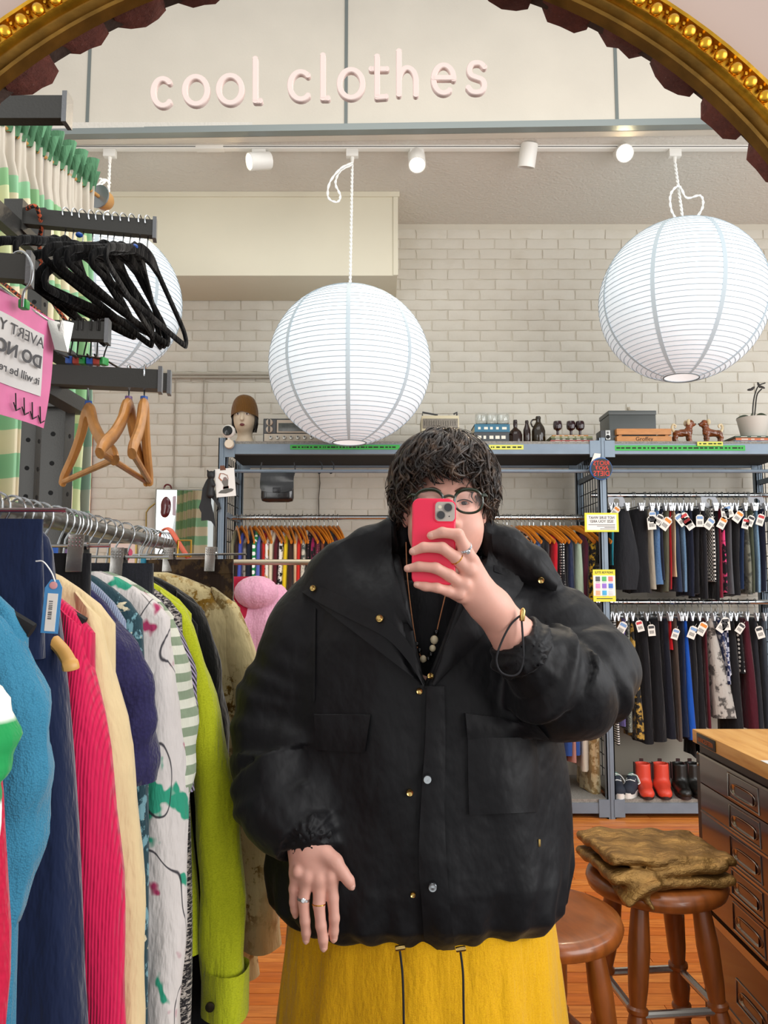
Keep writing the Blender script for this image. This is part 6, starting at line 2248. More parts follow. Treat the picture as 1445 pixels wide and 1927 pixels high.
# --- second chrome rail further in with a pink hoodie
Y2 = 3.0
z2_ = at(520, 1058, Y2).z
r2 = thing('floor_clothes_rail', 'low pale metal clothes rail standing behind the raised coat shoulder', 'clothes rail', (0, Y2, 0))
MB().tube([(at(400, 1058, Y2).x, 0, z2_), (at(640, 1058, Y2).x, 0, z2_)], .0115, 12).build('rail', mat('pale_brass_rail', '#b3a68f', .3, .8), r2)
for u in (400, 640):
    MB().tube([(at(u, 1058, Y2).x, 0, 0.0), (at(u, 1058, Y2).x, 0, z2_)], .012, 12).build('upright', mat('pale_brass_rail', '#b3a68f', .3, .8), r2)
    MB().tube([(at(u, 1058, Y2).x, -.22, .012), (at(u, 1058, Y2).x, .22, .012)], .012, 12).build('foot_bar', mat('pale_brass_rail', '#b3a68f', .3, .8), r2)
hp_ = at(492, 1100, Y2)
pk = hang_garment('pink_hoodie', 'pale pink hooded top on the low rail beside the coat shoulder', 'hoodie', Y2, C('l_hood', '#dba3b7', '#c98ba2', 'knit', scale=.8), xs=hp_.x, ztop=hp_.z, sw=.13, hw=.12, length=.6, th=.10, seed=60, fold=.02, sleeve='long', slen=.4, srad=.06, sfor=.0)
MB().sphere((-.01, -.06, -.03), .085, 16, 10, sc=(1, .8, .75)).build('hood', C('l_hood', '#dba3b7'), pk)
bf = hang_garment('black_fur_jacket', 'black shaggy jacket on the low rail, half behind the coat', 'jacket', Y2, C('l_fur', '#141216', rough=1), xs=at(545, 1150, Y2).x, ztop=at(545, 1120, Y2).z, sw=.12, hw=.13, length=.6, th=.10, seed=63, fold=.02)
rd = hang_garment('crimson_top', 'crimson top on the low rail left of the pink hoodie', 'top', Y2, C('l_rc', '#9c1230'), xs=at(450, 1100, Y2).x, ztop=at(450, 1085, Y2).z, sw=.06, hw=.08, length=.6, th=.10, seed=66)

# ================================================================== RIGHT: CABINET, STOOLS, FOLDED TROUSERS
CF = at(1308, 1372, 2.5)
CX, CZ, CYF, CYN = CF.x, CF.z, 2.5, 1.35
cab = thing('flat_file_cabinet', 'dark brown metal drawer cabinet with chrome handles at the right edge', 'cabinet', (CX, CYN, 0))
M_cab = mat('brown_enamel_steel', '#3f1c12', .22, .15, vary=.25, vscale=6, coat=.5, bump=.1, bscale=30)
M_cabf = mat('dark_brown_frame', '#241410', .35, .2)
BT = .04


def CP(name, mb, m, parent=None, **k):
    return local(mb, cab).build(name, m, parent or cab, **k)


CP('carcass', MB().box((CX + .012, CYN, 0), (CX + .8, CYF, CZ - BT)), M_cabf, smooth=False)
CP('frame_edge', MB().box((CX, CYF - .03, 0), (CX + .02, CYF, CZ - BT)).box((CX, CYN, CZ - BT - .035), (CX + .02, CYF, CZ - BT)), M_cabf, smooth=False)
M_blockw = bpy.data.materials.new('butcher_block')
t = NT(M_blockw)
n1 = t.noise(t.coord((9, .8, 9)), 5, 5, .6)
c = t.ramp(n1, [(.25, lin('#b87a36')), (.5, lin('#d19a52')), (.8, lin('#e0b06a'))])
t.l(c, t.b.inputs['Base Color'])
t.b.inputs['Roughness'].default_value = .4
top = thing('wooden_worktop', 'pale butcher block worktop on the brown drawer cabinet', 'worktop', (CX, CYN, CZ - BT))
MB().box((-.008, 0, 0), (.82, CYF - CYN + .006, BT), 0, .004).build('block', M_blockw, top)
bp, bq = at(1316, 1380, 2.42), at(1345, 1412, 2.2)
b = MB().box((-.0105, CYF - CYN - .17, .003), (-.0085, CYF - CYN - .035, BT - .004), 0, .0006)
b.build('maker_plate', mat('black_plate', '#1a1512', .35), top)
put_text(MB(), 'HANCESTERN', .020, (-.0108, CYF - CYN - .10, .012), (0, -1, 0), (0, 0, 1), (-1, 0, 0), depth=.0003, maxw=.11).build('lettering', mat('plate_orange', '#b3602f', .5), top, smooth=False)
zs = [at(1316, y_, 2.47).z for y_ in (1417, 1471, 1524, 1582, 1638, 1700)]
zs2 = [zs[-1] - .035, zs[-1] - .235, zs[-1] - .24, .05]
M_ctrim = mat('chrome_strip', '#a9a39a', .2, 1.0)


def drawer(z1, z0):
    d = obj('drawer', local(MB().box((CX - .004, CYN + .02, z0 + .0015), (CX + .014, CYF - .034, z1 - .0015), 0, .002), cab).mesh('drawer', M_cab), cab)
    h_ = z1 - z0
    y0, y1 = 2.085, 2.265
    za, zb_ = z0 + h_ * .12, z0 + h_ * .88 if h_ < .12 else z0 + .085
    if h_ > .12:
        za, zb_ = z0 + .05, z0 + .115
    xx = CX - .005
    fr = MB()
    loop = [(xx, y0, za), (xx, y1, za), (xx, y1, zb_), (xx, y0, zb_)]
    fr.tube(loop, .0022, 6, closed=True)
    local(fr, cab).build('handle_frame', M_ctrim, d)
    zc = (za + zb_) / 2 - .006
    pb_ = MB()
    P = []
    for i in range(9):
        f = i / 8
        row = []
        for j in range(15):
            g_ = j / 14
            w = min(1, min(g_, 1 - g_) * 7) ** .5
            row.append((xx - .001 + .010 * math.sin(PI * f) * w, y0 + .03 + (y1 - y0 - .06) * g_, zc - .014 + .028 * f))
        P.append(row)
    pb_.sheet(P, (-.0014, 0, 0))
    local(pb_, cab).build('cup_pull', M_ctrim, d)
    rim = [(xx - .001, y0 + .03, zc - .014), (xx - .001, y1 - .03, zc - .014), (xx - .001, y1 - .03, zc + .014), (xx - .001, y0 + .03, zc + .014)]
    local(MB().tube(smooth_path(rim, 5, True), .0012, 6, closed=True), cab).build('pull_rim', M_ctrim, d)
    return d


for a, b_ in zip(zs[:-1], zs[1:]):
    drawer(a, b_)
drawer(zs2[0], zs2[1])
drawer(zs2[2], zs2[3])
for z, h_ in ((zs[0], .003), (zs[2], .003), (zs[3], .003), (zs[-1] - .022, .012), (zs2[1], .008)):
    CP('chrome_strip', MB().box((CX - .006, CYN + .02, z - h_), (CX - .003, CYF - .034, z + h_)), M_ctrim, smooth=False)
for k in range(2):
    CP('screw', MB().lathe((CX - .001, CYF - .014, CZ - BT - .03 - k * .035), [(.005, 0), (.003, .002)], 10, axis=(-1, 0, 0)), M_ctrim)
tag(MB().box((at(1434, 1432, 2.05).x, 2.0, CZ), (at(1434, 1432, 2.05).x + .10, 2.06, CZ + .0008)).build('paper_slip', mat('slip_white', '#cfcdc8', .5), smooth=False), 'small pale paper slip on the worktop at the right edge', 'paper')

M_swood = mat('stool_wood', '#8a4a1c', .32, vary=.22, vscale=14, stretch=(5, 1, 1), coat=.3)


def turned_leg(a, b, r0):
    a, b = Vector(a), Vector(b)
    L = (b - a).length
    prof = []
    for f, k in ((0, .85), (.06, .95), (.2, 1.15), (.36, 1.0), (.43, .82), (.44, 1.08), (.455, 1.08), (.465, .85), (.50, 1.0), (.56, 1.12), (.62, .92), (.635, .84), (.645, 1.08), (.66, 1.08), (.67, .86), (.69, 1.05), (.705, 1.05), (.715, .86), (.78, 1.1), (.9, .95), (1, .8)):
        prof.append((r0 * k, f * L))
    return MB().lathe(a, prof, 16, axis=(b - a))


def stool(u, v, zs_, dia, label, ring, rot):
    yc = 0
    lo_, hi_ = 1.2, 3.2
    for _ in range(40):
        m_ = (lo_ + hi_) / 2
        if at(u, v, m_).z > zs_:
            lo_ = m_
        else:
            hi_ = m_
    c = at(u, v, lo_)
    s_ = thing('bar_stool', label, 'stool', (c.x, c.y, 0), 'turned wooden stools')
    s_.rotation_euler = (0, 0, rot)
    r = dia / 2
    MB().lathe((0, 0, 0), [(.001, zs_ - .006), (r * .55, zs_ - .004), (r * .86, zs_), (r * .97, zs_ - .006), (r, zs_ - .020), (r * .97, zs_ - .036), (r * .85, zs_ - .046), (.001, zs_ - .046)], 40).build('seat', M_swood, s_, ang=60)
    for i in range(4):
        a = PI / 4 + i * PI / 2
        p = (r * .62 * math.cos(a), r * .62 * math.sin(a), zs_ - .04)
        q = (r * 1.06 * math.cos(a), r * 1.06 * math.sin(a), 0)
        turned_leg(p, q, .0235).build('leg', M_swood, s_)
    if ring:
        pts = []
        for i in range(4):
            a = PI / 4 + i * PI / 2
            f = (zs_ - .29) / zs_
            rr = r * (.62 + .44 * f)
            pts.append((rr * math.cos(a), rr * math.sin(a), .29))
        for i in range(4):
            MB().tube([pts[i], pts[(i + 1) % 4]], .010, 10).build('footrest_bar', mat('stool_chrome', '#b9b6b0', .25, .9), s_)
    else:
        for z in (.18, .30):
            f = (zs_ - z) / zs_
            rr = r * (.62 + .44 * f)
            for i in (0, 2) if z < .25 else (1, 3):
                a, b_ = PI / 4 + i * PI / 2, PI / 4 + (i + 1) * PI / 2
                MB().tube([(rr * math.cos(a), rr * math.sin(a), z), (rr * math.cos(b_), rr * math.sin(b_), z)], .011, 10).build('rung', M_swood, s_)
    return s_, c


sA, cA = stool(1020, 1714, .585, .36, 'round wooden stool partly hidden behind the coat hem', False, .35)
sB, cB = stool(1233, 1640, .585, .355, 'round wooden bar stool with folded bronze trousers on its seat', True, .1)

# folded metallic trousers
M_bronze = bpy.data.materials.new('bronze_coated_cloth')
t = NT(M_bronze)
n1 = t.noise(t.coord((1, 1, 2)), 16, 5, .6)
t.l(t.ramp(n1, [(.3, lin('#6e5028')), (.6, lin('#a07a42')), (.8, lin('#bf9858'))]), t.b.inputs['Base Color'])
t.b.inputs['Metallic'].default_value = .65
t.b.inputs['Roughness'].default_value = .42
t.bump(t.noise(t.coord((1, 2.2, 2)), 22, 5, .6), .8, .012)
z0 = .585
ft = thing('folded_trousers', 'folded bronze metallic trousers lying on the bar stool seat', 'trousers', (cB.x, cB.y, z0))


def rbox(P, c, h_, r_, rot=0.0):
    q = P - np.array(c, dtype=np.float32)
    ca, sa = math.cos(rot), math.sin(rot)
    x, z = q[:, 0] * ca + q[:, 2] * sa, -q[:, 0] * sa + q[:, 2] * ca
    d = np.abs(np.stack([x, q[:, 1], z], 1)) - np.array(h_, dtype=np.float32) + r_
    return np.linalg.norm(np.maximum(d, 0), axis=1) + np.minimum(d.max(1), 0) - r_


def f_fold(P):
    P = P.copy()
    sag = .05 * np.clip(np.abs(P[:, 0]) - .13, 0, 1) ** 1.0 * 1.2
    w = .55 * (.006 * np.sin(P[:, 0] * 38 + P[:, 1] * 21) + .004 * np.sin(P[:, 0] * 71 - P[:, 1] * 43) + .003 * np.sin(P[:, 1] * 90 + P[:, 0] * 25))
    P[:, 2] += sag + w
    d = rbox(P, (.01, -.005, .016), (.165, .145, .014), .0135, .0)
    d = np.minimum(d, rbox(P, (-.02, .0, .043), (.180, .14, .0145), .014, .06))
    d = np.minimum(d, rbox(P, (.0, .01, .068), (.195, .135, .0145), .014, -.05))
    # drooping corner at the left
    d = smin(d, d_caps(P, (-.13, -.12, .02), (-.10, -.175, -.03), .020, .008), .03)
    d = smin(d, rbox(P, (-.12, -.12, .01), (.06, .06, .012), .011, .45), .02)
    return d


V, F = sdf_mesh(f_fold, (-.27, -.24, -.07), (.27, .20, .16), .006)
V[:, 2] = np.maximum(V[:, 2], np.where(np.hypot(V[:, 0], V[:, 1]) < .185, .002, -1))
obj('folded_cloth', np_mesh('folded_cloth', relax(V, F, 1), F, M_bronze), ft)
ft.rotation_euler = (0, 0, .12)
ft.scale = (.86, .9, .88)

# ================================================================== THE PERSON
per = thing('person', 'person in a black padded coat and yellow skirt holding up a red phone', 'person', (.075, 1.66, 0))
M_skin = mat('skin', '#dfa896', .5, vary=.08, vscale=22, sss=.12, bump=.08, bscale=260, bdist=.001)


def PP(name, mb, m, parent=None, **k):
    return local(mb, per).build(name, m, parent or per, **k)


def PPnp(name, V, F, m, ang=180):
    return obj(name, np_mesh(name, V - np.array(per.location[:]), F, m, ang), per)


# ---- head
HX, HY = at(836, 945, 1.56).x, 1.56
HZ = at(836, 945, 1.475).z
HO = np.array((HX, HY, HZ), dtype=np.float32)


def f_face(P0):
    P = P0 - HO
    d = d_ell(P, (0, .012, .035), (.076, .094, .098))
    d = smin(d, d_ell(P, (0, -.028, -.036), (.072, .064, .078)), .03)
    d = smin(d, d_ell(P, (0, -.022, -.066), (.066, .058, .050)), .03)
    d = smin(d, d_ell(P, (0, -.062, -.094), (.028, .022, .02)), .025)
    for s_ in (-1, 1):
        d = smin(d, d_ell(P, (s_ * .042, -.058, -.045), (.026, .022, .026)), .02)
        d = smin(d, d_caps(P, (s_ * .048, -.066, .020), (s_ * .012, -.080, .018), .010, .010), .012)
    for s_ in (-1, 1):
        d = smax(d, -d_ell(P, (s_ * .032, -.098, .0), (.020, .014, .010)), .012)
        d = smin(d, d_ell(P, (s_ * .032, -.074, .0), (.017, .012, .012)), .004)
        d = smax(d, -d_ell(P, (s_ * .032, -.094, -.0015), (.0150, .018, .0052)), .001)
    d = smin(d, d_caps(P, (0, -.084, .010), (0, -.104, -.036), .008, .012), .012)
    for s_ in (-1, 1):
        d = smin(d, d_ell(P, (s_ * .013, -.094, -.041), (.009, .010, .008)), .008)
    d = smin(d, d_ell(P, (0, -.087, -.070), (.024, .009, .006)), .006)
    d = smin(d, d_ell(P, (0, -.086, -.080), (.021, .009, .007)), .005)
    d = smax(d, -d_ell(P, (0, -.098, -.0745), (.022, .008, .0012)), .002)
    for s_ in (-1, 1):
        d = smin(d, d_ell(P, (s_ * .079, .008, -.012), (.009, .018, .031)), .008)
        d = smax(d, -d_ell(P, (s_ * .090, .002, -.010), (.006, .010, .018)), .004)
    d = smin(d, d_caps(P, (0, .018, -.09), (-.01, .08, -.20), .055, .058), .03)
    return d


V1, F1 = sdf_mesh(f_face, HO + (-.11, -.13, -.22), HO + (.11, .14, .15), .0027)


# ---- hands and forearms
def chain(P, pts, k):
    d = None
    for (a, ra), (b, rb_) in zip(pts[:-1], pts[1:]):
        e = d_caps(P, a, b, ra, rb_)
        d = e if d is None else smin(d, e, k)
    return d


def pt(u, v, Y):
    return tuple(at(u, v, Y))


RF = [  # fingers of the raised hand, root to tip
    [(pt(884, 1052, 1.335), .0125), (pt(874, 1030, 1.318), .0112), (pt(862, 1006, 1.308), .0100), (pt(832, 1002, 1.308), .0090), (pt(811, 1008, 1.311), .0076)],
    [(pt(884, 1078, 1.335), .0125), (pt(858, 1050, 1.316), .0108), (pt(832, 1031, 1.306), .0098), (pt(797, 1030, 1.307), .0088), (pt(777, 1038, 1.310), .0074)],
    [(pt(874, 1104, 1.336), .0122), (pt(846, 1083, 1.316), .0104), (pt(820, 1069, 1.307), .0094), (pt(788, 1066, 1.308), .0085), (pt(767, 1070, 1.311), .0070)],
    [(pt(866, 1122, 1.340), .0115), (pt(842, 1112, 1.322), .0092), (pt(822, 1106, 1.312), .0084), (pt(800, 1104, 1.312), .0076), (pt(784, 1100, 1.313), .0062)]]
RT = [(pt(905, 1100, 1.36), .016), (pt(885, 1065, 1.352), .0135), (pt(866, 1035, 1.348), .0115), (pt(848, 1018, 1.345), .0095)]
RWR, RFA = pt(925, 1142, 1.375), pt(985, 1222, 1.425)


def f_rhand(P):
    d = chain(P, RF[0], .004)
    for ch in RF[1:]:
        d = smin(d, chain(P, ch, .004), .0032)
    d = smin(d, chain(P, RT, .005), .004)
    pl = d_caps(P, pt(886, 1062, 1.342), pt(912, 1118, 1.362), .0175, .0225)
    pl = smin(pl, d_caps(P, pt(880, 1088, 1.342), pt(910, 1130, 1.364), .0175, .0225), .012)
    pl = smin(pl, d_caps(P, pt(869, 1112, 1.345), pt(902, 1140, 1.366), .015, .021), .012)
    d = smin(d, pl, .010)
    d = smin(d, d_caps(P, pt(908, 1125, 1.364), RWR, .030, .033), .014)
    d = smin(d, d_caps(P, RWR, RFA, .033, .046), .016)
    d = smin(d, d_caps(P, RFA, pt(1050, 1290, 1.49), .046, .05), .02)
    for (u, v) in ((884, 1048), (886, 1074), (876, 1100), (866, 1119)):
        d = smin(d, d_ell(P, pt(u, v, 1.322), (.008, .006, .008)), .010)
    return d


LF = [  # fingers of the lowered hand
    [(pt(623, 1650, 1.455), .0125), (pt(626, 1690, 1.452), .0108), (pt(629, 1728, 1.450), .0096), (pt(628, 1752, 1.452), .0088), (pt(628, 1766, 1.455), .0074)],
    [(pt(601, 1656, 1.452), .0125), (pt(600, 1702, 1.448), .0108), (pt(604, 1742, 1.446), .0098), (pt(608, 1768, 1.448), .0090), (pt(609, 1783, 1.451), .0075)],
    [(pt(578, 1652, 1.454), .0122), (pt(571, 1695, 1.450), .0104), (pt(574, 1733, 1.449), .0094), (pt(576, 1755, 1.451), .0086), (pt(576, 1769, 1.454), .0070)],
    [(pt(558, 1642, 1.460), .0112), (pt(553, 1672, 1.460), .0092), (pt(553, 1698, 1.462), .0084), (pt(555, 1712, 1.464), .0078), (pt(556, 1722, 1.466), .0062)]]
LT = [(pt(606, 1602, 1.458), .018), (pt(630, 1622, 1.452), .0145), (pt(645, 1643, 1.448), .0112), (pt(656, 1657, 1.447), .0098), (pt(661, 1667, 1.448), .008)]
LWR = pt(578, 1578, 1.475)


def f_lhand(P):
    d = chain(P, LF[0], .004)
    for ch in LF[1:]:
        d = smin(d, chain(P, ch, .004), .0032)
    d = smin(d, chain(P, LT, .006), .007)
    pl = d_caps(P, pt(620, 1650, 1.458), pt(594, 1600, 1.468), .0165, .020)
    pl = smin(pl, d_caps(P, pt(599, 1652, 1.456), pt(582, 1598, 1.468), .017, .021), .012)
    pl = smin(pl, d_caps(P, pt(577, 1650, 1.458), pt(572, 1598, 1.47), .017, .021), .012)
    pl = smin(pl, d_caps(P, pt(559, 1640, 1.463), pt(562, 1598, 1.472), .0145, .019), .012)
    d = smin(d, pl, .009)
    d = smin(d, d_caps(P, pt(578, 1600, 1.470), LWR, .030, .033), .012)
    d = smin(d, d_caps(P, LWR, pt(560, 1500, 1.53), .033, .045), .015)
    for (u, v) in ((622, 1650), (600, 1655), (577, 1651), (558, 1641)):
        d = smin(d, d_ell(P, pt(u, v, 1.444), (.007, .006, .009)), .009)
    return d


def bounds(pts, pad):
    a = np.array(pts)
    return a.min(0) - pad, a.max(0) + pad


allr = [p for c_ in RF for p, r_ in c_] + [p for p, r_ in RT] + [RWR, RFA, pt(1050, 1290, 1.49)]
V2, F2 = sdf_mesh(f_rhand, *bounds(allr, .056), .0024)
alll = [p for c_ in LF for p, r_ in c_] + [p for p, r_ in LT] + [LWR, pt(560, 1500, 1.53)]
V3, F3 = sdf_mesh(f_lhand, *bounds(alll, .05), .0024)

# ---- hidden trunk, arms and legs that carry the clothes
BC = Vector((.075, 1.66, 0))


def f_trunk(P):
    d = d_caps(P, (HX, HY + .05, HZ - .17), (BC.x, 1.65, 1.15), .062, .12)
    d = smin(d, d_ell(P, (BC.x, 1.66, 1.12), (.17, .11, .20)), .06)
    d = smin(d, d_ell(P, (BC.x, 1.66, .86), (.18, .12, .18)), .06)
    for s_, sh, el, ha in ((-1, (628, 1120, 1.65), (530, 1350, 1.61), (560, 1500, 1.53)), (1, (975, 1120, 1.64), (1095, 1270, 1.545), (1050, 1290, 1.49))):
        d = smin(d, d_caps(P, pt(*sh), pt(*el), .055, .045), .04)
        d = smin(d, d_caps(P, pt(*el), pt(*ha), .045, .045), .03)
        d = smin(d, d_caps(P, (BC.x + s_ * .09, 1.66, .78), (BC.x + s_ * .11, 1.66, .45), .085, .062), .04)
        d = smin(d, d_caps(P, (BC.x + s_ * .11, 1.66, .45), (BC.x + s_ * .11, 1.68, .08), .062, .04), .03)
        d = smin(d, d_caps(P, (BC.x + s_ * .11, 1.68, .045), (BC.x + s_ * .12, 1.52, .032), .042, .03), .02)
    return smax(d, .002 - P[:, 2], .004)


V4, F4 = sdf_mesh(f_trunk, (-.45, 1.3, -.03), (.75, 1.95, 1.5), .012)
off = np.cumsum([0, len(V1), len(V2), len(V3)])
VV = np.concatenate([relax(V1, F1, 1, .4), relax(V2, F2, 2, .4), relax(V3, F3, 2, .4), V4])
FF = np.concatenate([F1, F2 + off[1], F3 + off[2], F4 + off[3]])
body = PPnp('body', VV, FF, M_skin)

# ---- eyes, brows, lips, nails
M_eye = mat('eye_ball', '#e8e2dc', .15, coat=.5)
for s_ in (-1, 1):
    c = Vector(HO) + Vector((s_ * .032, -.0695, 0))
    PP('eyeball', MB().sphere(c, .0118, 16, 12), M_eye)
    PP('iris', MB().sphere(c + Vector((0, -.0082, -.0005)), .0062, 12, 8, sc=(1, .8, 1)), mat('iris_brown', '#2a1710', .15))
    PP('eyelash', MB().tube(smooth_path([Vector(HO) + Vector((s_ * x, y_, z)) for x, y_, z in ((.018, -.0845, .001), (.026, -.0868, .0042), (.034, -.0868, .0046), (.043, -.0835, .0022), (.048, -.0800, -.0005))], 4), .0011, 6), mat('lash_dark', '#1c1210', .6))
    pts = smooth_path([Vector(HO) + Vector((s_ * x, y_, z)) for x, y_, z in ((.014, -.0905, .020), (.030, -.088, .026), (.050, -.074, .020))], 5)
    PP('eyebrow', MB().tube(pts, [.0022 + .0012 * math.sin(PI * i / (len(pts) - 1)) for i in range(len(pts))], 6), mat('brow_brown', '#4a2c20', .8))
PP('lips', MB().tube(smooth_path([Vector(HO) + Vector((x, y_, z)) for x, y_, z in ((-.022, -.088, -.075), (-.010, -.0965, -.074), (0, -.0975, -.0755), (.010, -.0965, -.074), (.022, -.088, -.075))], 4), .004, 8, flat=.8), mat('lip_rose', '#b06a62', .45))
M_nail = mat('nail', '#dba997', .3, coat=.4)
for fs, up_ in ((RF, Vector((0, -1, 0))), (LF, Vector((0, -1, 0)))):
    for ch in fs:
        a, b_ = Vector(ch[-2][0]), Vector(ch[-1][0])
        d = (b_ - a).normalized()
        n_ = (up_ - d * up_.dot(d)).normalized()
        r_ = ch[-1][1]
        c = b_ - d * r_ * .05 + n_ * r_ * .78
        sd = d.cross(n_)
        m_ = MB().sphere((0, 0, 0), 1, 12, 8)
        m_.v = [tuple(c + d * (p[0] * r_ * .78) + sd * (p[1] * r_ * .62) + n_ * (p[2] * r_ * .30)) for p in m_.v]
        PP('fingernail', m_, M_nail)
a, b_ = Vector(LT[-2][0]), Vector(LT[-1][0])
d = (b_ - a).normalized()
m_ = MB().sphere((0, 0, 0), 1, 12, 8)
sd = d.cross(Vector((.2, -1, .1)).normalized())
n_ = sd.cross(d)
m_.v = [tuple(b_ - n_ * -.0062 + d * (p[0] * .0065) + sd * (p[1] * .0052) + n_ * (p[2] * .0025)) for p in m_.v]
PP('fingernail', m_, M_nail)

# ---- hair: dark curls
M_hair = bpy.data.materials.new('dark_brown_curls')
t = NT(M_hair)
n1 = t.noise(t.coord((1, 1, 1)), 60, 3)
t.l(t.ramp(n1, [(.3, lin('#140d0a')), (.5, lin('#2a1d15')), (.75, lin('#5a4432'))]), t.b.inputs['Base Color'])
t.b.inputs['Roughness'].default_value = .42
t.b.inputs['Specular IOR Level'].default_value = .5


def f_cap(P0):
    P = P0 - HO
    d = d_ell(P, (0, .014, .040), (.083, .100, .104))
    cut = (.062 - .75 * (P[:, 1] + .085)) - P[:, 2]
    return smax(d, cut * .72, .012)


Vc, Fc = sdf_mesh(f_cap, HO + (-.11, -.12, -.16), HO + (.11, .14, .17), .006)
hv_ = MB()
hv_.v = [tuple(p) for p in Vc]
hv_.f = [tuple(q) for q in Fc]
hv_.m = [0] * len(Fc)
hr_ = random.Random(4)


def hair_end(a):
    """height (relative to eyes) at which locks end, by direction; a=0 front"""
    a = abs((a + PI) % (2 * PI) - PI)
    return interp(a, [0, .55, .8, 1.1, 1.5, 2.2, PI], [.054, .050, .038, .014, -.012, -.040, -.055])


def lock(a, e0, rad, thick, curl, ns=22, n=5, extra=0.0):
    if abs(a) < 1.05:
        extra = min(extra, 0.0)
    zend = hair_end(a) + hr_.uniform(-.014, .016) - extra
    ph, ph2 = hr_.random() * 6.28, hr_.random() * 6.28
    kf = hr_.uniform(.75, 1.35)
    sw = hr_.uniform(-.8, .8)
    e1 = math.asin(max(-.98, min(.95, (zend - .036) / .112)))
    pts = []
    for i in range(ns + 1):
        f = i / ns
        e = e0 + (e1 - e0) * f
        aa = a + sw * f * (1 - .4 * f)
        lift = rad + .012 * math.sin(PI * min(1, f * 1.1)) + curl * .5 * f
        rx, ry, rz = .083 + lift, .099 + lift, .106 + lift
        # below the ear line the hair hangs and flips out
        ce = max(math.cos(e), .86 if e < 0 else 0)
        fl = .016 * max(0, f - .72) / .28 * (1 if abs(math.sin(a)) > .75 else .25)
        x = math.sin(aa) * ce * (rx + fl)
        y_ = -math.cos(aa) * ce * (ry + fl * .4) + .014
        z = .038 + math.sin(e) * rz
        w = f * 6.28 * kf * (.75 + curl * 55)
        cs = curl * (.25 + f)
        x += cs * math.cos(w + ph) * math.cos(aa) + cs * .5 * math.sin(w + ph2) * math.sin(aa)
        y_ += cs * math.cos(w + ph) * math.sin(aa) - cs * .5 * math.sin(w + ph2) * math.cos(aa)
        z += cs * .5 * math.sin(w + ph)
        pts.append(Vector((x, y_, z)) + Vector(HO))
    rd = [thick * (.55 + .45 * math.sin(PI * min(1, (i / ns) * .8 + .2))) * (1 if i < ns - 1 else .45) for i in range(ns + 1)]
    hv_.tube(pts, rd, n)


for k in range(520):
    a = hr_.uniform(-PI, PI)
    lock(a, math.radians(hr_.uniform(18, 86)), hr_.uniform(-.002, .012), hr_.uniform(.0026, .0050), hr_.uniform(.007, .017))
for k in range(230):
    a = hr_.uniform(-.95, .95)
    lock(a, math.radians(hr_.uniform(40, 84)), hr_.uniform(.002, .012), hr_.uniform(.002, .0040), hr_.uniform(.006, .014))
for k in range(150):
    a = hr_.choice((-1, 1)) * hr_.uniform(1.0, 2.0)
    lock(a, math.radians(hr_.uniform(10, 50)), hr_.uniform(.004, .014), hr_.uniform(.0018, .0034), hr_.uniform(.006, .013), extra=hr_.uniform(0, .02))
for k in range(800):
    a = hr_.uniform(-PI, PI) if k % 2 else hr_.uniform(-1.9, 1.9)
    lock(a, math.radians(hr_.uniform(5, 86)), hr_.uniform(.004, .018), hr_.uniform(.0004, .0008), hr_.uniform(.005, .014), 18, 3, extra=hr_.uniform(-.005, .018))
hair = PP('hair', hv_, M_hair, ang=180)

# ================================================================== COAT
M_coat = bpy.data.materials.new('black_padded_nylon')
t = NT(M_coat)
t.b.inputs['Base Color'].default_value = lin('#0a0a0e')
t.b.inputs['Roughness'].default_value = .55
t.b.inputs['Sheen Weight'].default_value = .04
t.b.inputs['Specular IOR Level'].default_value = .28
w1 = t.noise(t.coord((1.2, 1.2, .8), (.3, .5, 0)), 8, 3, .5)
w2 = t.noise(t.coord((1.6, 1.6, 1.0), (.4, .7, .2)), 16, 3, .5)
b1 = t.n('ShaderNodeBump', i_Strength=.5, i_Distance=.03)
t.l(w1, b1.inputs['Height'])
b2 = t.n('ShaderNodeBump', i_Strength=.28, i_Distance=.012)
t.l(w2, b2.inputs['Height'])
t.l(b1.outputs[0], b2.inputs['Normal'])
b3 = t.n('ShaderNodeBump', i_Strength=.08, i_Distance=.001)
t.l(t.noise(t.coord(), 700, 2), b3.inputs['Height'])
t.l(b2.outputs[0], b3.inputs['Normal'])
t.l(b3.outputs[0], t.b.inputs['Normal'])

ZH = at(790, 1780, 1.47).z - .012
cz_ = np.array([ZH - .02, ZH, ZH + .03, ZH + .10, .95, 1.10, 1.22, 1.30, 1.36, 1.40])
ca_ = np.array([.235, .265, .295, .308, .302, .288, .268, .235, .165, .11])
cb_ = np.array([.150, .172, .195, .205, .200, .188, .168, .140, .110, .09])
cxx = np.array([.075, .075, .075, .075, .075, .075, .078, .085, .10, .11])
cyy = np.array([1.66, 1.66, 1.66, 1.66, 1.66, 1.655, 1.645, 1.635, 1.63, 1.63])
SL = [(pt(640, 1095, 1.64), .080), (pt(575, 1200, 1.635), .078), (pt(530, 1320, 1.62), .077), (pt(524, 1440, 1.58), .087), (pt(550, 1520, 1.53), .080), (pt(577, 1562, 1.495), .050)]
SR = [(pt(962, 1118, 1.64), .076), (pt(1050, 1196, 1.605), .088), (pt(1100, 1265, 1.545), .089), (pt(1062, 1300, 1.48), .088), (pt(1006, 1250, 1.435), .066), (pt(984, 1224, 1.415), .052)]
CL_ = [(pt(742, 1000, 1.585), .026), (pt(690, 1022, 1.60), .034), (pt(640, 1052, 1.61), .034), (pt(600, 1095, 1.60), .026)]
CR_ = [(pt(905, 1000, 1.585), .028), (pt(950, 1022, 1.59), .038), (pt(1000, 1062, 1.585), .036), (pt(1034, 1095, 1.575), .026)]
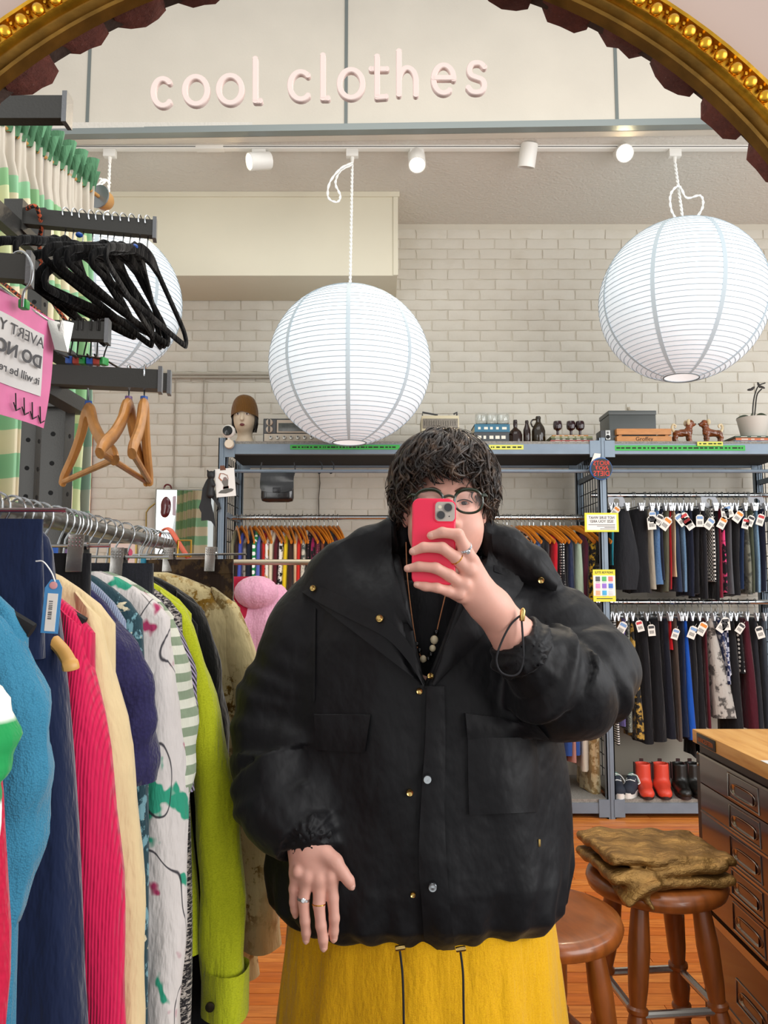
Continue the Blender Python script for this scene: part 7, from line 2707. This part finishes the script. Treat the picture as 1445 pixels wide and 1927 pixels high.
CB_ = [(pt(742, 1000, 1.585), .026), (pt(752, 1006, 1.66), .040), (pt(830, 1006, 1.74), .050), (pt(898, 1006, 1.66), .040), (pt(905, 1000, 1.585), .028)]
wr_ = np.random.RandomState(7)
WV = [(wr_.normal(size=3) * np.array((26, 26, 13)), wr_.uniform(0, 6.28)) for _ in range(10)]
vx, vz1, vz0 = at(800, 1290, 1.5).x, at(800, 1290, 1.49).z, at(800, 1000, 1.55).z


def sleeve_creases(P, ch, amp, freq, d):
    """puckers that run round the arm, strongest at the elbow and the cuff"""
    best, tt = None, None
    L = 0.0
    for (a, ra), (b, rb_) in zip(ch[:-1], ch[1:]):
        a_, b_ = np.array(a, dtype=np.float32), np.array(b, dtype=np.float32)
        ba = b_ - a_
        ln = float(np.linalg.norm(ba))
        tq = np.clip((P - a_) @ ba / (ln * ln), 0, 1)
        e = np.linalg.norm(P - a_ - tq[:, None] * ba, axis=1) - (ra + (rb_ - ra) * tq)
        s_ = L + tq * ln
        if best is None:
            best, tt = e, s_
        else:
            m_ = e < best
            best = np.where(m_, e, best)
            tt = np.where(m_, s_, tt)
        L += ln
    return tt / L


def f_coat(P):
    z = P[:, 2]
    a, b_ = np.interp(z, cz_, ca_), np.interp(z, cz_, cb_)
    x, y_ = P[:, 0] - np.interp(z, cz_, cxx), P[:, 1] - np.interp(z, cz_, cyy)
    k0 = (np.abs(x / a) ** 2.4 + np.abs(y_ / b_) ** 2.4) ** (1 / 2.4)
    d = (k0 - 1) * b_ * .95
    ang = np.arctan2(x / a, -y_ / b_)
    hemf = np.clip((ZH + .16 - z) / .16, 0, 1)
    d += .006 * hemf * np.sin(ang * 26 + 2 * np.sin(z * 20)) + .004 * np.sin(ang * 9 + z * 6) * np.clip((1.2 - z) / .3, 0, 1)
    d = smax(d, ZH - .004 + .006 * np.sin(ang * 15) - z, .012)
    d = smax(d, z - 1.385, .02)
    for ch, sgn in ((SL, -1), (SR, 1)):
        e = chain(P, ch, .05)
        s_ = sleeve_creases(P, ch, 0, 0, e)
        cr = np.sin(s_ * 30 + 2.6 * np.sin(P[:, 0] * 15 + P[:, 2] * 9) + P[:, 2] * 14)
        cr = cr + .5 * np.sin(s_ * 57 - P[:, 0] * 22 + 1.7 * np.sin(P[:, 2] * 25))
        e = e + .0075 * np.sign(cr) * np.abs(cr) ** 1.3 * np.clip(s_ * 1.4, .2, 1)
        e += .004 * np.sin(np.arctan2(P[:, 0] - ch[-1][0][0], P[:, 2] - ch[-1][0][2]) * 13) * np.clip((s_ - .88) * 9, 0, 1)
        d = smin(d, e, .022)
    for ch in (CL_, CR_, CB_):
        d = smin(d, chain(P, ch, .02), .016)
    for wv, ph in WV:
        d = d + .0011 * np.sin(P @ wv.astype(np.float32) + ph)
    # open V at the front and the neck well
    hw = np.clip((z - vz1) / (vz0 - vz1), 0, 1) ** .9 * .086
    cxv = vx + np.clip((z - vz1) / (vz0 - vz1), 0, 1) * (HX - .012 - vx)
    wedge = np.maximum(np.abs(P[:, 0] - cxv) - hw, np.maximum(P[:, 1] - 1.60, vz1 - z))
    d = smax(d, -wedge, .008)
    d = smax(d, -d_caps(P, (HX, HY + .04, HZ - .22), (HX, HY + .03, HZ), .056, .064), .012)
    # sleeve openings
    for wp, fp, r_ in ((RWR, RFA, .040), (pt(578, 1640, 1.47), pt(577, 1555, 1.498), .038)):
        d = smax(d, -d_caps(P, wp, tuple(Vector(wp).lerp(Vector(fp), 1.08)), r_, r_), .008)
    return d


Vj, Fj = sdf_mesh(f_coat, (-.42, 1.27, ZH - .05), (.66, 1.95, 1.52), .0058)
Vj = relax(Vj, Fj, 1, .4)
coat = obj('padded_coat', np_mesh('padded_coat', Vj - np.array(per.location[:]), Fj, M_coat), per)
bvh = BVHTree.FromPolygons([tuple(p) for p in Vj], [tuple(q) for q in Fj])
CAMP = Vector((0, 0, CAMZ))


def on(u, v, lift=0.0, tree=None, fall=1.5):
    h = (tree or bvh).ray_cast(CAMP, ray(u, v))
    if h[0] is None:
        p = at(u, v, fall)
        return p, Vector((0, -1, 0))
    return h[0] + h[1] * lift * 0 + (CAMP - h[0]).normalized() * lift, h[1]


def patch(name, A, B, lift=.006, thick=.010, m=6, parent=None, mat_=None, puff=0.0, sub=4):
    """panel of cloth lying on the coat between two edges given in the photo, draped on the coat's surface"""
    A = smooth_path([(a[0], a[1], 0) for a in A], sub)
    B = smooth_path([(b_[0], b_[1], 0) for b_ in B], sub)
    n = max(len(A), len(B))
    rs = lambda q: [q[min(len(q) - 1, int(round(i * (len(q) - 1) / (n - 1))))] for i in range(n)]
    A, B = rs(A), rs(B)
    P = []
    for a, b_ in zip(A, B):
        row = []
        for j in range(m + 1):
            f = j / m
            q = a.lerp(b_, f)
            l_ = lift + puff * math.sin(PI * f)
            row.append(on(q.x, q.y, l_)[0])
        P.append(row)
    # smooth depth jumps
    for _ in range(2):
        Q = [[p.copy() for p in r_] for r_ in P]
        for i in range(1, len(P) - 1):
            for j in range(1, m):
                Q[i][j] = P[i][j] * .5 + (P[i - 1][j] + P[i + 1][j] + P[i][j - 1] + P[i][j + 1]) * .125
        P = Q
    return PP(name, MB().sheet(P, (0, thick, 0)), mat_ or M_coat, parent or coat, ang=60)


# lapels, placket, pockets
patch('lapel', [(736, 988), (690, 1004), (640, 1022), (600, 1062), (568, 1114)], [(738, 1050), (762, 1140), (782, 1200), (799, 1272), (797, 1290)], .010, .012, 10, puff=.006)
patch('lapel_fold', [(568, 1114), (600, 1134), (664, 1168), (728, 1202), (772, 1250), (797, 1292)], [(590, 1100), (620, 1112), (676, 1138), (736, 1172), (776, 1222), (800, 1284)], .018, .012, 5)
patch('lapel', [(912, 1000), (905, 1060), (880, 1130), (846, 1200), (812, 1285)], [(985, 1028), (985, 1100), (945, 1150), (890, 1215), (818, 1292)], .008, .012, 8, puff=.004)
patch('collar_flap', [(925, 1006), (970, 1014), (1012, 1046), (1052, 1092)], [(930, 1075), (970, 1090), (1010, 1104), (1046, 1112)], .012, .012, 6, puff=.006)
patch('placket', [(803, 1292), (800, 1400), (793, 1500), (788, 1620), (795, 1720), (800, 1800)], [(836, 1292), (838, 1400), (836, 1500), (840, 1620), (848, 1720), (857, 1790)], .009, .010, 5, puff=.003)
patch('pocket_flap', [(591, 1345), (640, 1345), (697, 1346)], [(594, 1411), (640, 1414), (686, 1416)], .009, .008, 5, puff=.003)
patch('pocket_flap', [(876, 1343), (940, 1352), (1012, 1366)], [(880, 1390), (940, 1391), (1034, 1392)], .010, .008, 5, puff=.003)
patch('pocket', [(880, 1388), (881, 1460), (883, 1534)], [(1010, 1388), (1013, 1460), (1011, 1528)], .006, .008, 8, puff=.008)
patch('side_seam', [(590, 1145), (589, 1220), (588, 1320)], [(594, 1145), (593, 1220), (592, 1320)], .004, .004, 2)
# padded cuff welts
for c_, ax_, r_ in ((Vector(SR[-1][0]), Vector(RWR) - Vector(RFA), .047), (Vector(pt(577, 1566, 1.487)), Vector((0, -.2, -1)), .046)):
    ax_ = ax_.normalized()
    a1 = ax_.orthogonal().normalized()
    a2 = ax_.cross(a1)
    ring = [c_ + (a1 * math.cos(w) + a2 * math.sin(w)) * (r_ + .0025 * math.sin(w * 17)) for w in [2 * PI * i / 68 for i in range(68)]]
    PP('cuff', MB().tube(ring, [.0085 + .0016 * math.sin(i * 1.57) for i in range(68)], 10, closed=True), M_coat, coat)

M_brass = mat('brass_snap', '#c9a968', .25, 1.0)
M_silver = mat('silver_snap', '#b9bec2', .25, 1.0)
for u, v, r_, m_ in ((589, 1107, 6.5, M_brass), (714, 1164, 7.5, M_brass), (1018, 1092, 6.5, M_brass), (789, 1301, 6, M_brass), (810, 1272, 5.5, M_brass), (771, 1492, 6.5, M_brass), (777, 1684, 5, M_brass), (804, 1467, 8, M_silver), (814, 1670, 8, M_silver)):
    p, n_ = on(u, v, .023 if v < 1300 else .021 if m_ is M_silver else .004)
    if n_.dot(CAMP - p) < 0:
        n_ = -n_
    n_ = (n_ + Vector((0, -1, 0))).normalized()
    k = r_ * 1.48 / FPX
    PP('snap_button', MB().lathe(p, [(k, -.003), (k, .001), (k * .85, .0028), (k * .4, .0024 if m_ is M_silver else .001), (.0002, .0032 if m_ is M_silver else .001)], 18, axis=n_), m_, coat)
M_dcord = mat('black_drawcord', '#15151a', .7)
cuffp = [at(u, v, 1.352) for u, v in ((982, 1156), (962, 1174), (945, 1205), (934, 1240), (942, 1264), (962, 1272), (978, 1264), (985, 1238), (984, 1205), (981, 1160))]
PP('cuff_cord', MB().tube(smooth_path(cuffp, 6), .0019, 8), M_dcord, coat)
c = at(983, 1158, 1.352)
PP('cord_lock', MB().lathe(c, [(.004, -.010), (.0048, -.008), (.0048, .008), (.004, .010)], 14, axis=(.12, 0, 1)).sphere(c + Vector((.001, 0, .010)), .0035, 10, 6), M_brass, coat)
for us in (((752, 1786), (757, 1830), (759, 1880), (760, 1945)), ((866, 1788), (871, 1830), (872, 1880), (873, 1945))):
    pts = [at(u, v, 1.463) for u, v in us]
    PP('hem_cord', MB().tube(smooth_path(pts, 5), .0021, 8), M_dcord, coat)
    c = at(us[0][0] + 1, us[0][1] - 2, 1.46)
    PP('cord_lock', MB().lathe(c, [(.0042, -.009), (.0048, -.007), (.0048, .007), (.0042, .009)], 14, axis=(1, 0, .15)), M_brass, coat)
PP('zip_pull', MB().box(tuple(at(1015, 1586, 1.50) - Vector((.002, .002, .007))), tuple(at(1015, 1586, 1.50) + Vector((.002, .002, .007))), 0, .001), M_brass, coat)


# ---- black top inside the coat
def f_top(P):
    d = d_ell(P, (.09, 1.665, 1.16), (.20, .135, .24))
    d = smin(d, d_caps(P, (HX - .01, HY + .06, HZ - .21), (HX - .02, 1.63, 1.24), .078, .105), .05)
    return smax(d, P[:, 2] - (HZ - .150), .01)


Vt, Ft = sdf_mesh(f_top, (-.15, 1.48, .9), (.33, 1.82, 1.42), .009)
PPnp('black_top', Vt, Ft, cloth('black_jersey', '#0e0e11'))
bvt = BVHTree.FromPolygons([tuple(p) for p in Vt], [tuple(q) for q in Ft])

# ---- skirt
M_skirt = cloth('yellow_linen', '#eab208', '#d89c04', 'tweed', rough=.8, scale=3)
P = []
NSK = 150
for i in range(26):
    f = i / 25
    z = ZH + .06 - (ZH + .06 - .10) * f
    a = .262 + .055 * f ** .8
    b_ = .165 + .065 * f
    row = []
    for j in range(NSK):
        w = 2 * PI * j / NSK
        fo = (.3 + .9 * f)
        k_ = 1 + fo * (.034 * math.sin(w * 11 + 1.4 * math.sin(f * 3)) + .022 * math.sin(w * 19 + 2 * f) + .008 * math.sin(w * 43))
        row.append((.075 + math.cos(w) * a * k_, 1.66 + math.sin(w) * b_ * k_, z))
    P.append(row)
PP('yellow_skirt', MB().grid(P, closed_u=True), M_skirt, ang=180)

# ================================================================== WHAT THE PERSON WEARS AND HOLDS
# phone
PHC = at(816, 1019, 1.325)
ph = thing('smartphone', 'smartphone in a bright coral red case held up in front of the face', 'phone', PHC)
M_case = mat('coral_red_case', '#f0264f', .38)


def rrect(w, h_, r_, n=8):
    out = []
    for cx_, cz2, a0 in ((w - r_, h_ - r_, 0), (-w + r_, h_ - r_, 90), (-w + r_, -h_ + r_, 180), (w - r_, -h_ + r_, 270)):
        for i in range(n + 1):
            a = math.radians(a0 + 90 * i / n)
            out.append((cx_ + r_ * math.cos(a), cz2 + r_ * math.sin(a)))
    return out


def rslab(w, h_, r_, y0, y1, bev):
    P = []
    for ins, y_ in ((bev, y0), (bev * .3, y0 + bev * .3), (0, y0 + bev), (0, y1 - bev), (bev * .3, y1 - bev * .3), (bev, y1)):
        P.append([(x, y_, z) for x, z in rrect(w - ins, h_ - ins, r_ - ins * .5)])
    n = len(P[0])
    b = MB().grid(P, closed_u=True)
    b.f += [tuple(range(n)), tuple(range(5 * n + n - 1, 5 * n - 1, -1))]
    b.m += [0, 0]
    return b


kk = 1.325 / FPX
rslab(41 * kk, 81.5 * kk, .0135, -.0055, .0055, .0028).build('phone_case', M_case, ph, ang=40)
rslab(38 * kk, 78 * kk, .011, .0045, .0064, .0006).build('screen', mat('phone_screen', '#0b0c0e', .08), ph, ang=40)
cb = Vector((20.5 * kk, 0, 56 * kk))
rslab(21 * kk, 21 * kk, .0085, -.0072, -.004, .0012).xf(Matrix.Translation(cb)).build('camera_rim', M_case, ph, ang=40)
rslab(18.5 * kk, 18.5 * kk, .0070, -.0082, -.004, .0006).xf(Matrix.Translation(cb)).build('camera_plate', mat('starlight_glass', '#b7aea4', .3), ph, ang=40)
for x, z in ((5.5, 7.5), (-8, -7)):
    c = cb + Vector((x * kk, -.008, z * kk))
    MB().lathe(c, [(8.6 * kk, 0), (8.6 * kk, .0018), (7.4 * kk, .0018), (7.2 * kk, .0006)], 24, axis=(0, -1, 0)).build('lens_ring', mat('lens_ring_grey', '#8f8982', .3, .7), ph)
    MB().lathe(c, [(7.2 * kk, 0), (7.2 * kk, .0008), (3.4 * kk, .0009), (.0002, .0009)], 24, axis=(0, -1, 0)).build('camera_lens', mat('lens_glass', '#1c1c20', .06, coat=.8), ph)
MB().lathe(cb + Vector((-9.5 * kk, -.008, 8.5 * kk)), [(3.4 * kk, 0), (3.2 * kk, .0006)], 16, axis=(0, -1, 0)).build('flash', mat('flash_cream', '#e6dcc3', .3), ph)
MB().lathe(cb + Vector((8 * kk, -.008, -9 * kk)), [(1.4 * kk, 0), (1.2 * kk, .0004)], 10, axis=(0, -1, 0)).build('microphone', mat('lens_glass', '#1c1c20', .06), ph)
ph.rotation_euler = (-.03, .012, 0)

# glasses
gy = HY - .112
gl_ = thing('eyeglasses', 'round dark green eyeglasses worn by the person behind the phone', 'glasses', (HX, gy, HZ))
M_gf = mat('dark_green_acetate', '#1f2a1a', .22, coat=.5)
GX = .0375
for s_ in (-1, 1):
    loop = []
    for i in range(36):
        w = 2 * PI * i / 36
        rx, rz = .0270, .0225
        x = rx * math.copysign(abs(math.cos(w)) ** .85, math.cos(w))
        z = rz * math.copysign(abs(math.sin(w)) ** .9, math.sin(w)) - .001
        loop.append((s_ * GX + x, .0045 * (abs(s_ * GX + x) / .06) ** 2, z))
    MB().tube(loop, [.0024 + .0012 * max(0, math.sin(2 * PI * i / 36)) for i in range(36)], 8, closed=True).build('rim', M_gf, gl_)
    n_ = 36
    v = [(s_ * GX + (p[0] - s_ * GX) * .98, p[1] + .0004, p[2] * .98) for p in loop]
    MB().add(v + [(p[0], p[1] + .0012, p[2]) for p in v], [tuple(range(n_)), tuple(range(2 * n_ - 1, n_ - 1, -1))] + [(i, (i + 1) % n_, n_ + (i + 1) % n_, n_ + i) for i in range(n_)]).build('lens', mat('spectacle_lens', '#ffffff', .02, alpha=.03), gl_, smooth=False)
    MB().tube([(s_ * .062, .004, .010), (s_ * .069, .008, .012), (s_ * .074, .02, .011), (s_ * .082, .085, .005), (s_ * .080, .115, -.010)], [.0038, .0035, .003, .0028, .0025], 8).build('temple', M_gf, gl_)
MB().tube(smooth_path([(-.0115, .0, .006), (0, -.001, .0095), (.0115, 0, .006)], 5), .0026, 8).build('bridge', M_gf, gl_)


# rings
def ring(ch, i, f, rscale, m, label, gem=False):
    a, b_ = Vector(ch[i][0]), Vector(ch[i + 1][0])
    c = a.lerp(b_, f)
    d = (b_ - a).normalized()
    r_ = (ch[i][1] + (ch[i + 1][1] - ch[i][1]) * f) * rscale
    u_ = d.orthogonal().normalized()
    v_ = d.cross(u_)
    o = thing('finger_ring', label, 'ring', c, 'finger rings')
    MB().tube([(u_ * math.cos(w) + v_ * math.sin(w)) * r_ for w in [2 * PI * q / 28 for q in range(28)]], .0011, 8, closed=True).build('band', m, o)
    if gem:
        n_ = (Vector((0, -1, 0)) - d * -d.y).normalized()
        MB().lathe(n_ * r_, [(.0035, 0), (.0045, .0025), (.003, .0042), (.0005, .0044)], 10, axis=n_).build('gemstone', mat('clear_gem', '#dfe3e6', .05, .6), o)
        MB().tube([(u_ * math.cos(w) + v_ * math.sin(w)) * r_ * 1.01 + d * .0025 for w in [2 * PI * q / 28 for q in range(28)]], .0009, 8, closed=True).build('band', m, o)
    return o


ring(RF[0], 0, .95, 1.08, M_silver, 'silver ring with a clear stone on the raised hand index finger', True)
ring(RF[1], 0, .95, 1.08, mat('yellow_gold', '#d9a94a', .2, 1.0), 'plain gold ring on the raised hand middle finger')
ring(LF[2], 0, .90, 1.10, M_silver, 'silver ring with a stone on the lowered hand ring finger', True)
ring(LF[1], 0, .98, 1.10, mat('yellow_gold', '#d9a94a', .2, 1.0), 'thin gold ring on the lowered hand middle finger')

# necklace on the black top
nk = thing('bead_necklace', 'necklace of tan cord with cream and black beads over the black top', 'necklace', at(795, 1200, 1.52))
cordp = [on(u, v, .004, bvt, 1.53)[0] for u, v in ((764, 1020), (766, 1080), (771, 1130), (777, 1175), (782, 1208))]
local(MB().tube(smooth_path(cordp, 5), .0012, 6), nk).build('cord', mat('tan_cord', '#a06a45', .7), nk)
cordp = [on(u, v, .004, bvt, 1.53)[0] for u, v in ((782, 1208), (790, 1232), (798, 1243), (808, 1238), (816, 1215), (826, 1170), (845, 1090))]
local(MB().tube(smooth_path(cordp, 5), .0012, 6), nk).build('cord', mat('tan_cord', '#a06a45', .7), nk)
for u, v, r_, m_ in ((784, 1212, 4.5, 0), (789, 1224, 5, 0), (796, 1240, 6.5, 1), (806, 1240, 4.5, 0), (811, 1232, 5, 0), (814, 1220, 6, 1), (817, 1204, 7.5, 1), (821, 1190, 5, 0)):
    p = on(u, v, .007, bvt, 1.53)[0]
    b = MB().sphere(p, r_ * 1.52 / FPX, 12, 8, sc=(1, .9, 1.1))
    local(b, nk).build('bead', (mat('black_bead', '#0c0c0e', .15), mat('cream_bead', '#cfc0a0', .35))[m_], nk)
